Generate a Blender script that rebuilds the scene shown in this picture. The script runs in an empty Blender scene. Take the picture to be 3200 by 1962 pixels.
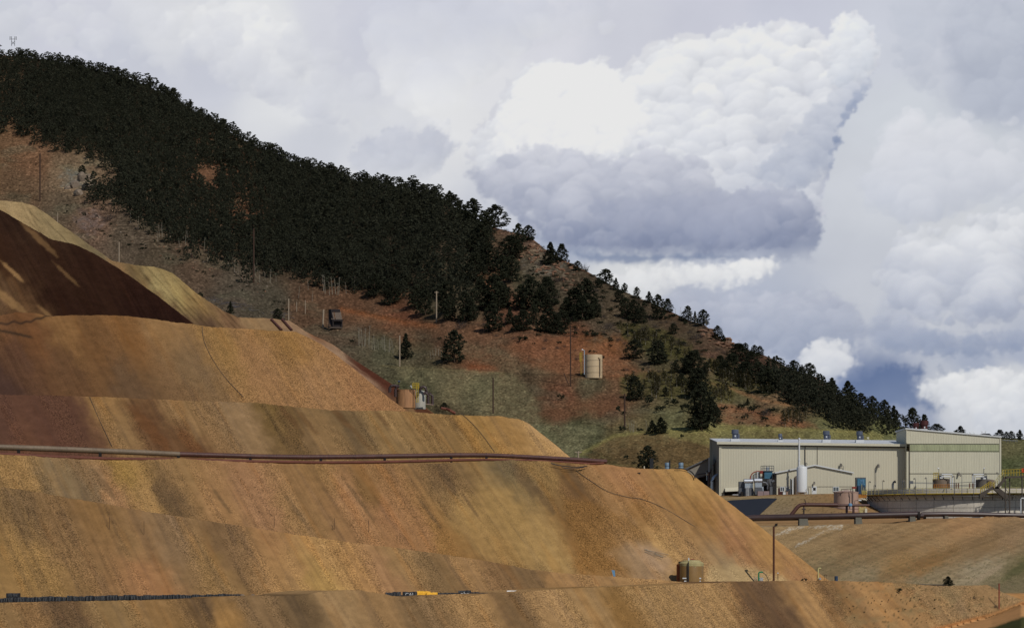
import bpy, math, random
import numpy as np
from mathutils import Vector
random.seed(7)
RNG = np.random.default_rng(7)
sc = bpy.context.scene
col = sc.collection
F = 9074.0      # focal length in photograph pixels
UC, VH = 1600.0, 1700.0   # optical axis column, horizon row

def lin(c):
    c = np.asarray(c, float) / 255.0
    return np.where(c <= 0.04045, c / 12.92, ((c + 0.055) / 1.055) ** 2.4)

def P(u, v, Y):
    return Vector(((u - UC) / F * Y, Y, (VH - v) / F * Y))

def PX(u, v, Y):
    u, v, Y = np.broadcast_arrays(np.asarray(u, float), v, Y)
    return np.stack([(u - UC) / F * Y, Y, (VH - v) / F * Y], -1)

# ---------------------------------------------------------------- camera
cd = bpy.data.cameras.new('camera')
cam = bpy.data.objects.new('camera', cd)
col.objects.link(cam)
cam.rotation_euler = (math.radians(90), 0, 0)
cd.sensor_width = 36.0
cd.lens = 36.0 * F / 3200.0
cd.shift_y = (VH - 981.0) / 3200.0
cd.clip_start = 1.0
cd.clip_end = 60000.0
sc.camera = cam

# ---------------------------------------------------------------- light
w = bpy.data.worlds.new('World')
sc.world = w
w.use_nodes = True
nt = w.node_tree
bg = nt.nodes['Background']
st = nt.nodes.new('ShaderNodeTexSky')
st.sky_type = 'NISHITA'
st.sun_disc = False
SUN_DIR = Vector((0.40, -0.62, 0.70)).normalized()      # towards the sun
elev = math.asin(SUN_DIR.z)
st.sun_elevation = elev
st.sun_rotation = math.atan2(SUN_DIR.x, SUN_DIR.y)
st.altitude = 2800
nt.links.new(st.outputs[0], bg.inputs[0])
bg.inputs[1].default_value = 0.07
sd = bpy.data.lights.new('sun', 'SUN')
so = bpy.data.objects.new('sun', sd)
col.objects.link(so)
sd.energy = 3.0
sd.angle = math.radians(0.6)
sd.color = (1.0, 0.955, 0.88)
so.rotation_euler = (-SUN_DIR).to_track_quat('-Z', 'Y').to_euler()
so.location = (0, 0, 300)
sc.view_settings.view_transform = 'Standard'
sc.view_settings.look = 'None'
sc.view_settings.exposure = 0
sc.view_settings.gamma = 1

# ---------------------------------------------------------------- noise
def _h(ix, iy, seed):
    n = (ix.astype(np.int64) * 374761393 + iy.astype(np.int64) * 668265263 + seed * 974634777) & 0xFFFFFFFF
    n = ((n ^ (n >> 13)) * 1274126177) & 0xFFFFFFFF
    n = (n ^ (n >> 16)) & 0xFFFFFFFF
    n = (n * 2246822519) & 0xFFFFFFFF
    n = n ^ (n >> 15)
    return n / 4294967295.0

def noise(x, y, seed=0):
    x = np.asarray(x, float); y = np.asarray(y, float)
    ix = np.floor(x); iy = np.floor(y)
    fx = x - ix; fy = y - iy
    sx = fx * fx * fx * (fx * (fx * 6 - 15) + 10); sy = fy * fy * fy * (fy * (fy * 6 - 15) + 10)
    def g(ax, ay, dx, dy):
        a = _h(ax, ay, seed) * 2 * np.pi
        return np.cos(a) * dx + np.sin(a) * dy
    n00 = g(ix, iy, fx, fy); n10 = g(ix + 1, iy, fx - 1, fy)
    n01 = g(ix, iy + 1, fx, fy - 1); n11 = g(ix + 1, iy + 1, fx - 1, fy - 1)
    return ((n00 + sx * (n10 - n00)) * (1 - sy) + (n01 + sx * (n11 - n01)) * sy) * 1.5

def fbm(x, y, seed=0, octv=4, gain=0.5):
    s = 0; a = 1; t = 0
    for i in range(octv):
        s = s + a * noise(x * 2 ** i + i * 17.3, y * 2 ** i - i * 9.1, seed + i); t += a; a *= gain
    return s / t

def billow(x, y, seed=0, octv=4, gain=0.5):
    s = 0; a = 1; t = 0
    for i in range(octv):
        s = s + a * (1 - np.abs(noise(x * 2 ** i + i * 7.7, y * 2 ** i + i * 3.1, seed + i)) * 2.2); t += a; a *= gain
    return s / t

def sstep(a, b, x):
    t = np.clip((x - a) / (b - a), 0, 1)
    return t * t * (3 - 2 * t)

def idw(u, v, S, p=3.0, skew=None):
    """blend of colour samples (u, v, r, g, b); skew stretches their reach along the downhill direction"""
    S = np.asarray(S, float)
    out = np.zeros(u.shape + (3,)); W = np.zeros(u.shape)
    for a, b, r, g, bl in S:
        du, dv = u - a, v - b
        if skew:
            al = (du * skew[0] + dv * skew[1]); ac = (-du * skew[1] + dv * skew[0])
            d2 = (al * skew[2]) ** 2 + ac ** 2
        else:
            d2 = du ** 2 + dv ** 2
        wt = 1.0 / (d2 + 300.0) ** (p / 2)
        out += wt[..., None] * lin((r, g, bl)); W += wt
    return out / W[..., None]

def pip(u, v, poly):
    poly = np.asarray(poly, float)
    ins = np.zeros(np.shape(u), bool)
    n = len(poly); j = n - 1
    for i in range(n):
        xi, yi = poly[i]; xj, yj = poly[j]
        c = ((yi > v) != (yj > v)) & (u < (xj - xi) * (v - yi) / (yj - yi + 1e-12) + xi)
        ins ^= c; j = i
    return ins

def sdf(u, v, poly):
    poly = np.asarray(poly, float)
    d = np.full(np.shape(u), 1e18)
    n = len(poly)
    for i in range(n):
        a = poly[i]; b = poly[(i + 1) % n]
        ex, ey = b - a
        t = np.clip(((u - a[0]) * ex + (v - a[1]) * ey) / (ex * ex + ey * ey + 1e-9), 0, 1)
        d = np.minimum(d, (u - a[0] - t * ex) ** 2 + (v - a[1] - t * ey) ** 2)
    d = np.sqrt(d)
    return np.where(pip(u, v, poly), -d, d)

# ---------------------------------------------------------------- materials
def new_mat(name):
    m = bpy.data.materials.new(name); m.use_nodes = True
    n = m.node_tree.nodes; l = m.node_tree.links
    return m, n, l, n['Principled BSDF']

def mat(name, rgb, rough=0.6, metal=0.0, var=0.18, scale=1.5, streak=False, bump=0.0, srgb=True, k=1.0, spec=0.3):
    """painted / worn surface: base colour broken up by two noises"""
    m, n, l, b = new_mat(name)
    c = (lin(rgb) / 1.0 if srgb else np.array(rgb)) * k
    tc = n.new('ShaderNodeTexCoord'); mp = n.new('ShaderNodeMapping')
    l.new(tc.outputs['Object'], mp.inputs[0])
    if streak: mp.inputs['Scale'].default_value = (1, 1, 0.12)
    n1 = n.new('ShaderNodeTexNoise'); n1.inputs['Scale'].default_value = scale; n1.inputs['Detail'].default_value = 6
    n2 = n.new('ShaderNodeTexNoise'); n2.inputs['Scale'].default_value = scale * 7; n2.inputs['Detail'].default_value = 3
    l.new(mp.outputs[0], n1.inputs[0]); l.new(mp.outputs[0], n2.inputs[0])
    add = n.new('ShaderNodeMath'); add.operation = 'ADD'; l.new(n1.outputs[0], add.inputs[0]); l.new(n2.outputs[0], add.inputs[1])
    mr = n.new('ShaderNodeMapRange'); mr.inputs[1].default_value = 0.7; mr.inputs[2].default_value = 1.3
    mr.inputs[3].default_value = 1 - var; mr.inputs[4].default_value = 1 + var
    l.new(add.outputs[0], mr.inputs[0])
    mx = n.new('ShaderNodeVectorMath'); mx.operation = 'SCALE'
    mx.inputs[0].default_value = tuple(c); l.new(mr.outputs[0], mx.inputs['Scale'])
    l.new(mx.outputs[0], b.inputs['Base Color'])
    b.inputs['Roughness'].default_value = rough; b.inputs['Metallic'].default_value = metal
    b.inputs['Specular IOR Level'].default_value = spec
    if bump:
        bp = n.new('ShaderNodeBump'); bp.inputs['Strength'].default_value = bump; bp.inputs['Distance'].default_value = 0.05
        l.new(n2.outputs[0], bp.inputs['Height']); l.new(bp.outputs[0], b.inputs['Normal'])
    return m

def foliage(name, rgb, var=0.5, hue=None):
    m, n, l, b = new_mat(name)
    g = n.new('ShaderNodeNewGeometry'); oi = n.new('ShaderNodeObjectInfo')
    ad = n.new('ShaderNodeMath'); ad.operation = 'MULTIPLY_ADD'; ad.inputs[1].default_value = 0.7
    l.new(g.outputs['Random Per Island'], ad.inputs[0])
    s = n.new('ShaderNodeMath'); s.operation = 'MULTIPLY'; s.inputs[1].default_value = 0.3
    l.new(oi.outputs['Random'], s.inputs[0]); l.new(s.outputs[0], ad.inputs[2])
    rp = n.new('ShaderNodeValToRGB')
    c = np.array(rgb, float)
    h = np.array(hue if hue is not None else c * 1.25, float)
    rp.color_ramp.elements[0].color = tuple(c * (1 - var)) + (1,)
    rp.color_ramp.elements[1].color = tuple(h * (1 + var)) + (1,)
    l.new(ad.outputs[0], rp.inputs[0]); l.new(rp.outputs[0], b.inputs['Base Color'])
    b.inputs['Roughness'].default_value = 0.95; b.inputs['Specular IOR Level'].default_value = 0.05
    tr = n.new('ShaderNodeBsdfTranslucent'); l.new(rp.outputs[0], tr.inputs[0])      # light filters through the leaves
    mx = n.new('ShaderNodeMixShader'); mx.inputs[0].default_value = 0.42
    l.new(b.outputs[0], mx.inputs[1]); l.new(tr.outputs[0], mx.inputs[2]); l.new(mx.outputs[0], n['Material Output'].inputs[0])
    return m

def ground_mat(name, grain=0.30, s1=3.2, s2=0.9, bump=0.35, dist=0.12, rock=0.0):
    """soil: the vertex colour is the soil tone, on the hill darkened for cloud shade, noises add gravel grain (alpha = how stony)"""
    m, n, l, b = new_mat(name)
    at = n.new('ShaderNodeVertexColor'); at.layer_name = 'soil'
    tc = n.new('ShaderNodeTexCoord')
    def nz(s, d, r=0.6):
        t = n.new('ShaderNodeTexNoise'); t.inputs['Scale'].default_value = s; t.inputs['Detail'].default_value = d
        t.inputs['Roughness'].default_value = r; l.new(tc.outputs['Object'], t.inputs[0]); return t
    a = nz(s1, 3, 0.75); c = nz(s2, 5)
    def mr(src, lo, hi):
        r = n.new('ShaderNodeMapRange'); r.inputs[1].default_value = 0.32; r.inputs[2].default_value = 0.68
        r.inputs[3].default_value = lo; r.inputs[4].default_value = hi; l.new(src.outputs[0], r.inputs[0]); return r
    ra = mr(a, -grain * 2.0, grain * 2.0); rc = mr(c, -0.14, 0.14)
    mu = n.new('ShaderNodeMath'); mu.operation = 'MULTIPLY'; l.new(ra.outputs[0], mu.inputs[0]); l.new(at.outputs['Alpha'], mu.inputs[1])
    ad = n.new('ShaderNodeMath'); ad.operation = 'ADD'; l.new(mu.outputs[0], ad.inputs[0]); l.new(rc.outputs[0], ad.inputs[1])
    on = n.new('ShaderNodeMath'); on.operation = 'ADD'; on.inputs[1].default_value = 1.0; l.new(ad.outputs[0], on.inputs[0])
    sp = n.new('ShaderNodeVectorMath'); sp.operation = 'SCALE'; l.new(at.outputs[0], sp.inputs[0]); l.new(on.outputs[0], sp.inputs['Scale'])
    l.new(sp.outputs[0], b.inputs['Base Color'])
    b.inputs['Roughness'].default_value = 1.0; b.inputs['Specular IOR Level'].default_value = 0.0
    bp = n.new('ShaderNodeBump'); bp.inputs['Strength'].default_value = bump; bp.inputs['Distance'].default_value = dist
    hh = n.new('ShaderNodeMath'); hh.operation = 'MULTIPLY_ADD'; hh.inputs[1].default_value = 2.0
    l.new(c.outputs[0], hh.inputs[0]); l.new(a.outputs[0], hh.inputs[2])
    l.new(hh.outputs[0], bp.inputs['Height']); l.new(bp.outputs[0], b.inputs['Normal'])
    return m

# ---------------------------------------------------------------- object helpers
ORG = {}
def tag(o, label=None, cat=None, group=None, kind=None):
    if label: o['label'] = label
    if cat: o['category'] = cat
    if group: o['group'] = group
    if kind: o['kind'] = kind
    return o

def thing(name, loc, label, cat, group=None):
    o = bpy.data.objects.new(name, None); col.objects.link(o)
    o.location = loc; o.empty_display_size = 0.5
    ORG[o.name] = Vector(loc)
    return tag(o, label, cat, group)

class MB:
    def __init__(s): s.v = []; s.f = []
    def add(s, vs, fs):
        k = len(s.v); s.v += [tuple(x) for x in vs]; s.f += [tuple(i + k for i in f) for f in fs]; return s
    def box(s, p0, p1):
        x0, y0, z0 = p0; x1, y1, z1 = p1
        return s.add([(x0, y0, z0), (x1, y0, z0), (x1, y1, z0), (x0, y1, z0), (x0, y0, z1), (x1, y0, z1), (x1, y1, z1), (x0, y1, z1)],
                     [(0, 3, 2, 1), (4, 5, 6, 7), (0, 1, 5, 4), (1, 2, 6, 5), (2, 3, 7, 6), (3, 0, 4, 7)])
    def bx(s, u0, v0, u1, v1, Y, d):      # box whose front fills a given rectangle at distance Y
        a = P(u0, v1, Y); b = P(u1, v0, Y)
        return s.box((a.x, Y, a.z), (b.x, Y + d, b.z))
    def prism(s, pts, dvec):              # polygon (3-D points) swept along a vector
        n = len(pts); d = Vector(dvec)
        vs = [Vector(p) for p in pts] + [Vector(p) + d for p in pts]
        return s.add(vs, [tuple(range(n))] + [tuple(range(2 * n - 1, n - 1, -1))] + [(i, i + n, (i + 1) % n + n, (i + 1) % n) for i in range(n)])
    def tube(s, pts, r, n=8, caps=True):
        pts = [Vector(p) for p in pts]
        rs = r if isinstance(r, (list, tuple)) else [r] * len(pts)
        vs = []; fs = []
        for i, p in enumerate(pts):
            t = (pts[min(i + 1, len(pts) - 1)] - pts[max(i - 1, 0)]).normalized()
            a = Vector((0, 0, 1)) if abs(t.z) < 0.9 else Vector((0, 1, 0))
            x = t.cross(a).normalized(); y = x.cross(t)
            for k in range(n):
                th = 2 * math.pi * k / n
                vs.append(p + (x * math.cos(th) + y * math.sin(th)) * rs[i])
        for i in range(len(pts) - 1):
            for k in range(n):
                fs.append((i * n + k, i * n + (k + 1) % n, (i + 1) * n + (k + 1) % n, (i + 1) * n + k))
        if caps:
            fs.append(tuple(range(n))[::-1]); fs.append(tuple((len(pts) - 1) * n + k for k in range(n)))
        return s.add(vs, fs)
    def cyl(s, c, r, z0, z1, n=24, r1=None):
        r1 = r if r1 is None else r1
        vs = [(c[0] + q * math.cos(2 * math.pi * k / n), c[1] + q * math.sin(2 * math.pi * k / n), z) for q, z in ((r, z0), (r1, z1)) for k in range(n)]
        return s.add(vs, [tuple(range(n))[::-1], tuple(range(n, 2 * n))] + [(k, (k + 1) % n, n + (k + 1) % n, n + k) for k in range(n)])
    def lathe(s, c, prof, n=28):
        vs = [(c[0] + q * math.cos(2 * math.pi * k / n), c[1] + q * math.sin(2 * math.pi * k / n), z) for q, z in prof for k in range(n)]
        fs = [(i * n + k, i * n + (k + 1) % n, (i + 1) * n + (k + 1) % n, (i + 1) * n + k) for i in range(len(prof) - 1) for k in range(n)]
        fs.append(tuple(range(n))[::-1]); fs.append(tuple((len(prof) - 1) * n + k for k in range(n)))
        return s.add(vs, fs)
    def px(s, pts, rpx, n=8):             # tube through (u, v, Y) points
        return s.tube([P(*p) for p in pts], [rpx * p[2] / F for p in pts], n)
    def build(s, name, m, parent=None, smooth=False, origin=None, mats=None):
        if parent is not None: org = ORG[parent.name]
        elif origin is not None: org = Vector(origin)
        else:
            a = np.array(s.v); org = Vector((a[:, 0].mean(), a[:, 1].mean(), a[:, 2].min()))
        me = bpy.data.meshes.new(name)
        a = np.array(s.v, float) - np.array(org)
        me.from_pydata(a.tolist(), [], s.f)
        me.materials.append(m)
        if smooth:
            me.polygons.foreach_set('use_smooth', [True] * len(me.polygons))
            try: me.set_sharp_from_angle(angle=math.radians(40))
            except Exception: pass
        o = bpy.data.objects.new(name, me); col.objects.link(o)
        if parent is None: o.location = org
        else: o.parent = parent
        ORG[o.name] = org
        return o

def copy_tree(o, parent=None):
    c = o.copy(); col.objects.link(c)
    if parent: c.parent = parent
    for ch in list(o.children): copy_tree(ch, c)
    return c

def grid_obj(name, pos, colr, m, alpha=None, smooth=True):
    """pos (R,C,3), colr (R,C,3) -> one mesh with a corner-free point colour layer"""
    R, C, _ = pos.shape
    me = bpy.data.meshes.new(name)
    idx = np.arange(R * C).reshape(R, C)
    q = np.stack([idx[1:, :-1], idx[1:, 1:], idx[:-1, 1:], idx[:-1, :-1]], -1).reshape(-1, 4)
    me.vertices.add(R * C); me.vertices.foreach_set('co', pos.reshape(-1).astype(np.float32))
    me.loops.add(q.size); me.loops.foreach_set('vertex_index', q.reshape(-1).astype(np.int32))
    me.polygons.add(len(q)); me.polygons.foreach_set('loop_start', (np.arange(len(q)) * 4).astype(np.int32))
    me.polygons.foreach_set('loop_total', np.full(len(q), 4, np.int32))
    me.update(calc_edges=True)
    ca = me.color_attributes.new('soil', 'FLOAT_COLOR', 'POINT')
    al = np.ones((R, C)) if alpha is None else alpha
    cc = np.concatenate([colr, al[..., None]], -1).astype(np.float32)
    ca.data.foreach_set('color', cc.reshape(-1))
    me.materials.append(m)
    if smooth: me.polygons.foreach_set('use_smooth', np.ones(len(q), bool))
    o = bpy.data.objects.new(name, me); col.objects.link(o)
    o['kind'] = 'structure'
    return o
# ================================================================ SKY: a far dome sector of cloud
def make_sky():
    s = 1.0 / 0.32
    us = np.arange(-900, 4101, 4.2); vs = np.concatenate([np.arange(-900, -60, 14), np.arange(-60, 1420, 3.6), np.arange(1420, 1800, 16)])
    U, V = np.meshgrid(us, vs)
    k = 1.2987
    # domain warp gives the torn, rolling edges
    wu = U + 38 * fbm(U / 230, V / 200, 11, 5) + 12 * fbm(U / 45, V / 45, 12, 3)
    wv = V + 34 * fbm(U / 210, V / 190, 13, 5) + 12 * fbm(U / 45, V / 45, 14, 3)
    base = [(0, 60, 206, 209, 219), (150, 100, 206, 208, 220), (300, 200, 196, 200, 213), (420, 60, 216, 218, 224), (520, 150, 202, 205, 217), (620, 80, 222, 224, 227), (700, 250, 220, 222, 226), (800, 60, 210, 212, 222),
            (900, 100, 203, 206, 219), (1000, 150, 214, 216, 224), (1050, 60, 206, 208, 220), (1100, 300, 224, 225, 228), (950, 350, 216, 218, 223), (750, 340, 205, 208, 217), (850, 480, 212, 214, 220), (1150, 180, 222, 223, 228),
            (1300, 60, 214, 215, 224), (1500, 60, 207, 209, 220), (1700, 10, 204, 206, 219), (1900, 10, 201, 204, 218), (2200, 100, 203, 207, 218), (2180, 30, 202, 206, 218), (2170, 300, 206, 211, 219), (2100, 450, 205, 209, 217), (2350, 400, 205, 210, 217), (2300, 560, 207, 210, 216),
            (2450, 460, 206, 210, 218), (2420, 180, 181, 187, 203), (2300, 30, 200, 204, 216), (2100, 700, 200, 204, 213), (2250, 720, 204, 207, 213), (2450, 640, 196, 199, 208), (2350, 800, 196, 200, 210), (2150, 760, 190, 195, 208),
            (1300, 520, 196, 200, 212), (1250, 470, 204, 207, 216), (1350, 560, 172, 180, 197), (1500, 680, 212, 214, 217), (1650, 780, 182, 188, 204), (1850, 840, 180, 187, 204), (1950, 950, 150, 162, 190), (2100, 950, 136, 148, 176),
            (2300, 960, 205, 208, 214), (2450, 900, 205, 208, 214), (2200, 1020, 165, 173, 192), (2400, 1030, 208, 211, 216), (2350, 870, 176, 184, 202), (2460, 860, 178, 185, 202)]
    B = [(a * k, b * k, r, g, bb) for a, b, r, g, bb in base]
    C = idw(wu, wv, B, 4.0)
    def cloud(poly, top, bot, soft=16, rough=26, seed=1, gdir=(0.0, 1.0), span=300, scale=80, strength=1.0, lo=None, mask=None):
        poly = [(a * k, b * k) for a, b in poly]
        xs = [p[0] for p in poly]; ys = [p[1] for p in poly]; mg = soft + rough * 2.5 + 60
        c0, c1 = np.searchsorted(us, min(xs) - mg), np.searchsorted(us, max(xs) + mg)
        r0, r1 = np.searchsorted(vs, min(ys) - mg), np.searchsorted(vs, max(ys) + mg)
        sl = (slice(r0, r1), slice(c0, c1))
        u_, v_, wu_, wv_ = U[sl], V[sl], wu[sl], wv[sl]
        nu = 0.5 * (wu_ + u_); nv = 0.5 * (wv_ + v_)
        d = sdf(nu, nv, poly) - rough * (billow(u_ / scale, v_ / scale, seed, 5, 0.6) - 0.62) * 2.0
        a = (1 - sstep(-soft, soft * 0.4, d)) * strength
        if lo is not None:    # the lower edge melts into what is below
            a = a * (1 - sstep(lo[0] * k, lo[1] * k, v_ + 30 * fbm(u_ / 120, v_ / 120, seed + 3, 4)))
        if mask is not None: a = a * mask[sl]
        pu = min(xs); pv = min(ys)
        t = np.clip(((u_ - pu) * gdir[0] + (v_ - pv) * gdir[1]) / span + 0.30 * fbm(u_ / 150, v_ / 120, seed + 9, 4), 0, 1)
        cc = lin(top) * (1 - t[..., None]) + lin(bot) * t[..., None]
        C[sl] = C[sl] * (1 - a[..., None]) + cc * a[..., None]
        full = np.zeros(U.shape); full[sl] = a
        return full
    MAIN = [(1190, 250), (1215, 190), (1270, 150), (1340, 125), (1400, 142), (1450, 130), (1500, 165), (1560, 100), (1640, 84), (1720, 62), (1800, 58), (1870, 46), (1930, 52), (1985, 84), (2008, 34), (2060, 24), (2110, 66), (2136, 130), (2100, 185),
            (2062, 260), (2035, 330), (2005, 400), (1990, 460), (1975, 540), (1900, 590), (1600, 570), (1300, 560), (1150, 420), (1100, 350), (1160, 290)]
    m0 = cloud(MAIN, (222, 223, 228), (203, 205, 216), 7, 15, 21, (0.15, 1), 760, 75, 1.0, lo=(470, 640))
    cloud([(1560, 150), (1700, 110), (1850, 95), (1960, 130), (1970, 250), (1880, 330), (1760, 330), (1650, 280)], (222, 223, 228), (214, 216, 223), 50, 34, 29, (0, 1), 300, 120, 0.8, mask=m0)
    cloud([(1205, 255), (1240, 200), (1300, 160), (1350, 140), (1400, 152), (1450, 146), (1500, 180), (1550, 240), (1570, 330), (1460, 370), (1300, 370), (1160, 380)], (228, 229, 231), (222, 223, 228), 14, 14, 24, (0, 1), 340, 55, 0.9, mask=m0)
    cloud([(1280, 300), (1340, 260), (1400, 255), (1450, 300), (1480, 370), (1380, 400), (1280, 390)], (231, 231, 232), (226, 226, 229), 22, 16, 25, (0, 1), 200, 55, 0.8, mask=m0)
    cloud([(2000, 330), (2060, 200), (2160, 100), (2160, 300), (2060, 420), (1900, 500), (1860, 470), (1960, 400)], (186, 191, 207), (168, 175, 195), 75, 26, 27, (0, 1), 380, 90, 0.8, mask=m0)
    cloud([(2040, 200), (2100, 140), (2170, 100), (2150, 240), (2100, 320), (2070, 400), (1995, 440), (1950, 400), (1985, 320), (1990, 260)], (186, 192, 208), (160, 170, 192), 90, 18, 28, (0, 1), 380, 60, 0.6, mask=m0)
    cloud([(1100, 425), (1180, 385), (1230, 355), (1300, 338), (1380, 350), (1460, 372), (1520, 365), (1545, 330), (1590, 350), (1640, 372), (1690, 355), (1720, 420), (1760, 450), (1860, 430), (1960, 470), (1990, 560), (1960, 640), (1800, 640), (1560, 635), (1360, 612), (1270, 560), (1200, 500)],
          (202, 204, 215), (156, 163, 183), 22, 22, 31, (0.0, 1), 330, 75, 0.92, lo=(585, 650))
    cloud([(1380, 480), (1450, 455), (1560, 470), (1740, 440), (1880, 440), (1900, 540), (1800, 600), (1600, 600), (1420, 560)], (178, 182, 198), (158, 165, 185), 40, 30, 35, (0, 1), 230, 80, 0.75)
    cloud([(1480, 470), (1560, 455), (1660, 470), (1700, 500), (1600, 520), (1500, 510)], (168, 172, 192), (176, 180, 198), 24, 18, 36, (0, 1), 90, 50, 0.7)
    cloud([(828, 390), (850, 345), (885, 318), (930, 305), (970, 300), (1000, 318), (1040, 298), (1080, 330), (1112, 350), (1090, 380), (1060, 420), (980, 470), (880, 440)], (196, 199, 212), (206, 209, 218), 12, 13, 41, (0, 1), 200, 45, 0.9, lo=(390, 470))
    cloud([(100, 90), (150, 80), (210, 70), (260, 90), (330, 120), (430, 170), (420, 240), (300, 200), (180, 130)], (199, 202, 214), (203, 206, 217), 16, 16, 42, (0, 1), 200, 50, 0.8)
    cloud([(380, 40), (450, 0), (640, -20), (720, 60), (700, 130), (800, 200), (860, 330), (700, 280), (560, 210), (480, 140)], (224, 225, 227), (218, 220, 225), 44, 34, 44, (0, 1), 400, 110, 0.6)
    cloud([(820, -30), (950, -40), (1060, 20), (1090, 90), (1020, 190), (920, 260), (800, 200), (760, 120)], (203, 205, 219), (208, 210, 220), 44, 34, 46, (0, 1), 300, 110, 0.6)
    cloud([(1350, 603), (1500, 600), (1700, 612), (1860, 612), (1840, 626), (1600, 634), (1420, 634)], (140, 151, 175), (148, 158, 180), 16, 7, 43, (0, 1), 50, 60, 0.85)
    cloud([(1440, 668), (1500, 640), (1600, 632), (1720, 628), (1860, 612), (1880, 640), (1860, 660), (1800, 690), (1720, 700), (1640, 690), (1560, 712), (1500, 700)], (223, 224, 226), (212, 214, 219), 30, 20, 45, (0, 1), 130, 60, 0.85)
    cloud([(1560, 712), (1650, 690), (1700, 715), (1800, 690), (1900, 700), (1990, 690), (2060, 720), (2100, 800), (2060, 860), (1900, 880), (1780, 830), (1640, 780)], (184, 188, 203), (164, 172, 192), 34, 26, 47, (0, 1), 230, 80, 0.75)
    cloud([(1905, 900), (1915, 850), (1950, 812), (1990, 800), (2050, 815), (2070, 860), (2050, 910), (1990, 930), (1930, 950)], (215, 217, 221), (196, 200, 210), 44, 24, 51, (0, 1), 180, 60, 0.85)
    cloud([(2010, 910), (2070, 890), (2150, 868), (2240, 880), (2290, 888), (2215, 915), (2225, 950), (2275, 975), (2250, 1000), (2120, 985), (2030, 950)], (124, 137, 167), (140, 152, 178), 36, 20, 53, (0, 1), 150, 60, 0.9)
    cloud([(2195, 930), (2235, 905), (2290, 888), (2380, 878), (2480, 885), (2500, 1060), (2380, 1060), (2300, 1010), (2260, 970), (2215, 955)], (215, 217, 221), (204, 208, 216), 12, 17, 55, (0, 1), 220, 45, 0.92)
    cloud([(2380, 990), (2470, 970), (2480, 1010), (2400, 1030)], (176, 184, 202), (186, 192, 208), 22, 16, 57, (0, 1), 100, 40, 0.6)
    cloud([(2090, 640), (2180, 600), (2300, 580), (2480, 560), (2480, 620), (2300, 640), (2150, 660)], (186, 191, 206), (190, 195, 208), 34, 26, 59, (0, 1), 120, 70, 0.5)
    cloud([(2040, 790), (2120, 740), (2200, 760), (2260, 800), (2480, 780), (2480, 850), (2300, 868), (2100, 850)], (176, 182, 199), (158, 167, 189), 40, 30, 61, (0, 1), 130, 80, 0.6)
    cloud([(2270, -30), (2480, -30), (2480, 250), (2400, 280), (2310, 240), (2260, 130)], (174, 180, 197), (182, 188, 202), 60, 30, 63, (0, 1), 300, 110, 0.75)
    # light rolling over the billows: difference of a billow height field along the light
    def puffs(poly, n, rmin, rmax, top, bot, seed, light=0.055, alpha=0.85, span=None, gdir=(0.0, 1.0), soft=0.30, mask=None, lo=None):
        """cumulus relief: many small shaded swells, the upper ones behind, the lower ones in front"""
        rg = np.random.default_rng(seed); poly = np.array(poly, float) * k
        mn_, mx_ = poly.min(0), poly.max(0); span = span or (mx_[1] - mn_[1])
        pu = rg.uniform(mn_[0], mx_[0], n * 3); pv = rg.uniform(mn_[1], mx_[1], n * 3)
        d = sdf(pu, pv, poly); ok = d < -rmin * 0.5; pu, pv, d = pu[ok][:n], pv[ok][:n], d[ok][:n]
        r = np.clip(-d * 0.95, rmin, rmax) * rg.uniform(0.55, 1.0, len(d))
        top, bot = lin(top), lin(bot)
        for i in np.argsort(pv + 0.6 * r):
            cx, cy, rr = pu[i], pv[i], r[i]
            c0, c1 = np.searchsorted(us, [cx - rr * 1.45, cx + rr * 1.45]); r0, r1 = np.searchsorted(vs, [cy - rr * 1.45, cy + rr * 1.45])
            if c1 - c0 < 2 or r1 - r0 < 2: continue
            sl = (slice(r0, r1), slice(c0, c1))
            dx = (px_[sl] - cx) / rr; dy = (py_[sl] - cy) / rr * 1.12
            q = dx * dx + dy * dy
            a_ = (1 - sstep(1 - soft, 1.0, q)) * alpha * rg.uniform(0.35, 1.0)
            if mask is not None: a_ = a_ * mask[sl]
            if lo is not None: a_ = a_ * (1 - sstep(lo[0] * k, lo[1] * k, V[sl]))
            nz = np.sqrt(np.clip(1 - q, 0, 1))
            L = (-dx * 0.45 - dy * 0.80 + nz * 0.35)
            t = np.clip(((cx - mn_[0]) * gdir[0] + (cy - mn_[1]) * gdir[1]) / span + rg.uniform(-.22, .22) + 0.3 * dy * rr / 60, 0, 1)
            t = np.clip(t, 0, 1)[..., None]
            cc = (top * (1 - t) + bot * t) * (1 + light * L)[..., None]
            C[sl] = C[sl] * (1 - a_[..., None]) + cc * a_[..., None]
    px_ = U + 16 * fbm(U / 60, V / 60, 91, 4) + 5 * fbm(U / 16, V / 16, 92, 2); py_ = V + 14 * fbm(U / 60, V / 60, 93, 4) + 5 * fbm(U / 16, V / 16, 94, 2)
    puffs([(380, 40), (560, -20), (720, 40), (760, 140), (860, 330), (700, 290), (560, 220), (440, 120)], 120, 20, 90, (228, 229, 231), (200, 203, 214), 201, 0.06, 0.5)
    puffs([(860, -20), (1500, -20), (1480, 100), (1300, 110), (1180, 200), (1080, 330), (940, 260), (860, 120)], 160, 26, 110, (204, 207, 219), (228, 229, 231), 202, 0.06, 0.5)
    puffs(MAIN, 900, 11, 62, (230, 231, 233), (186, 191, 205), 203, 0.10, 0.75, 900, (0.22, 0.9), 0.22, m0, (470, 640))
    puffs([(1195, 260), (1240, 196), (1300, 155), (1350, 135), (1400, 148), (1450, 140), (1500, 172), (1560, 240), (1580, 330), (1460, 380), (1300, 390), (1160, 380)], 260, 9, 44, (234, 234, 235), (224, 225, 229), 204, 0.06, 0.7, 420, mask=m0)
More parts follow.
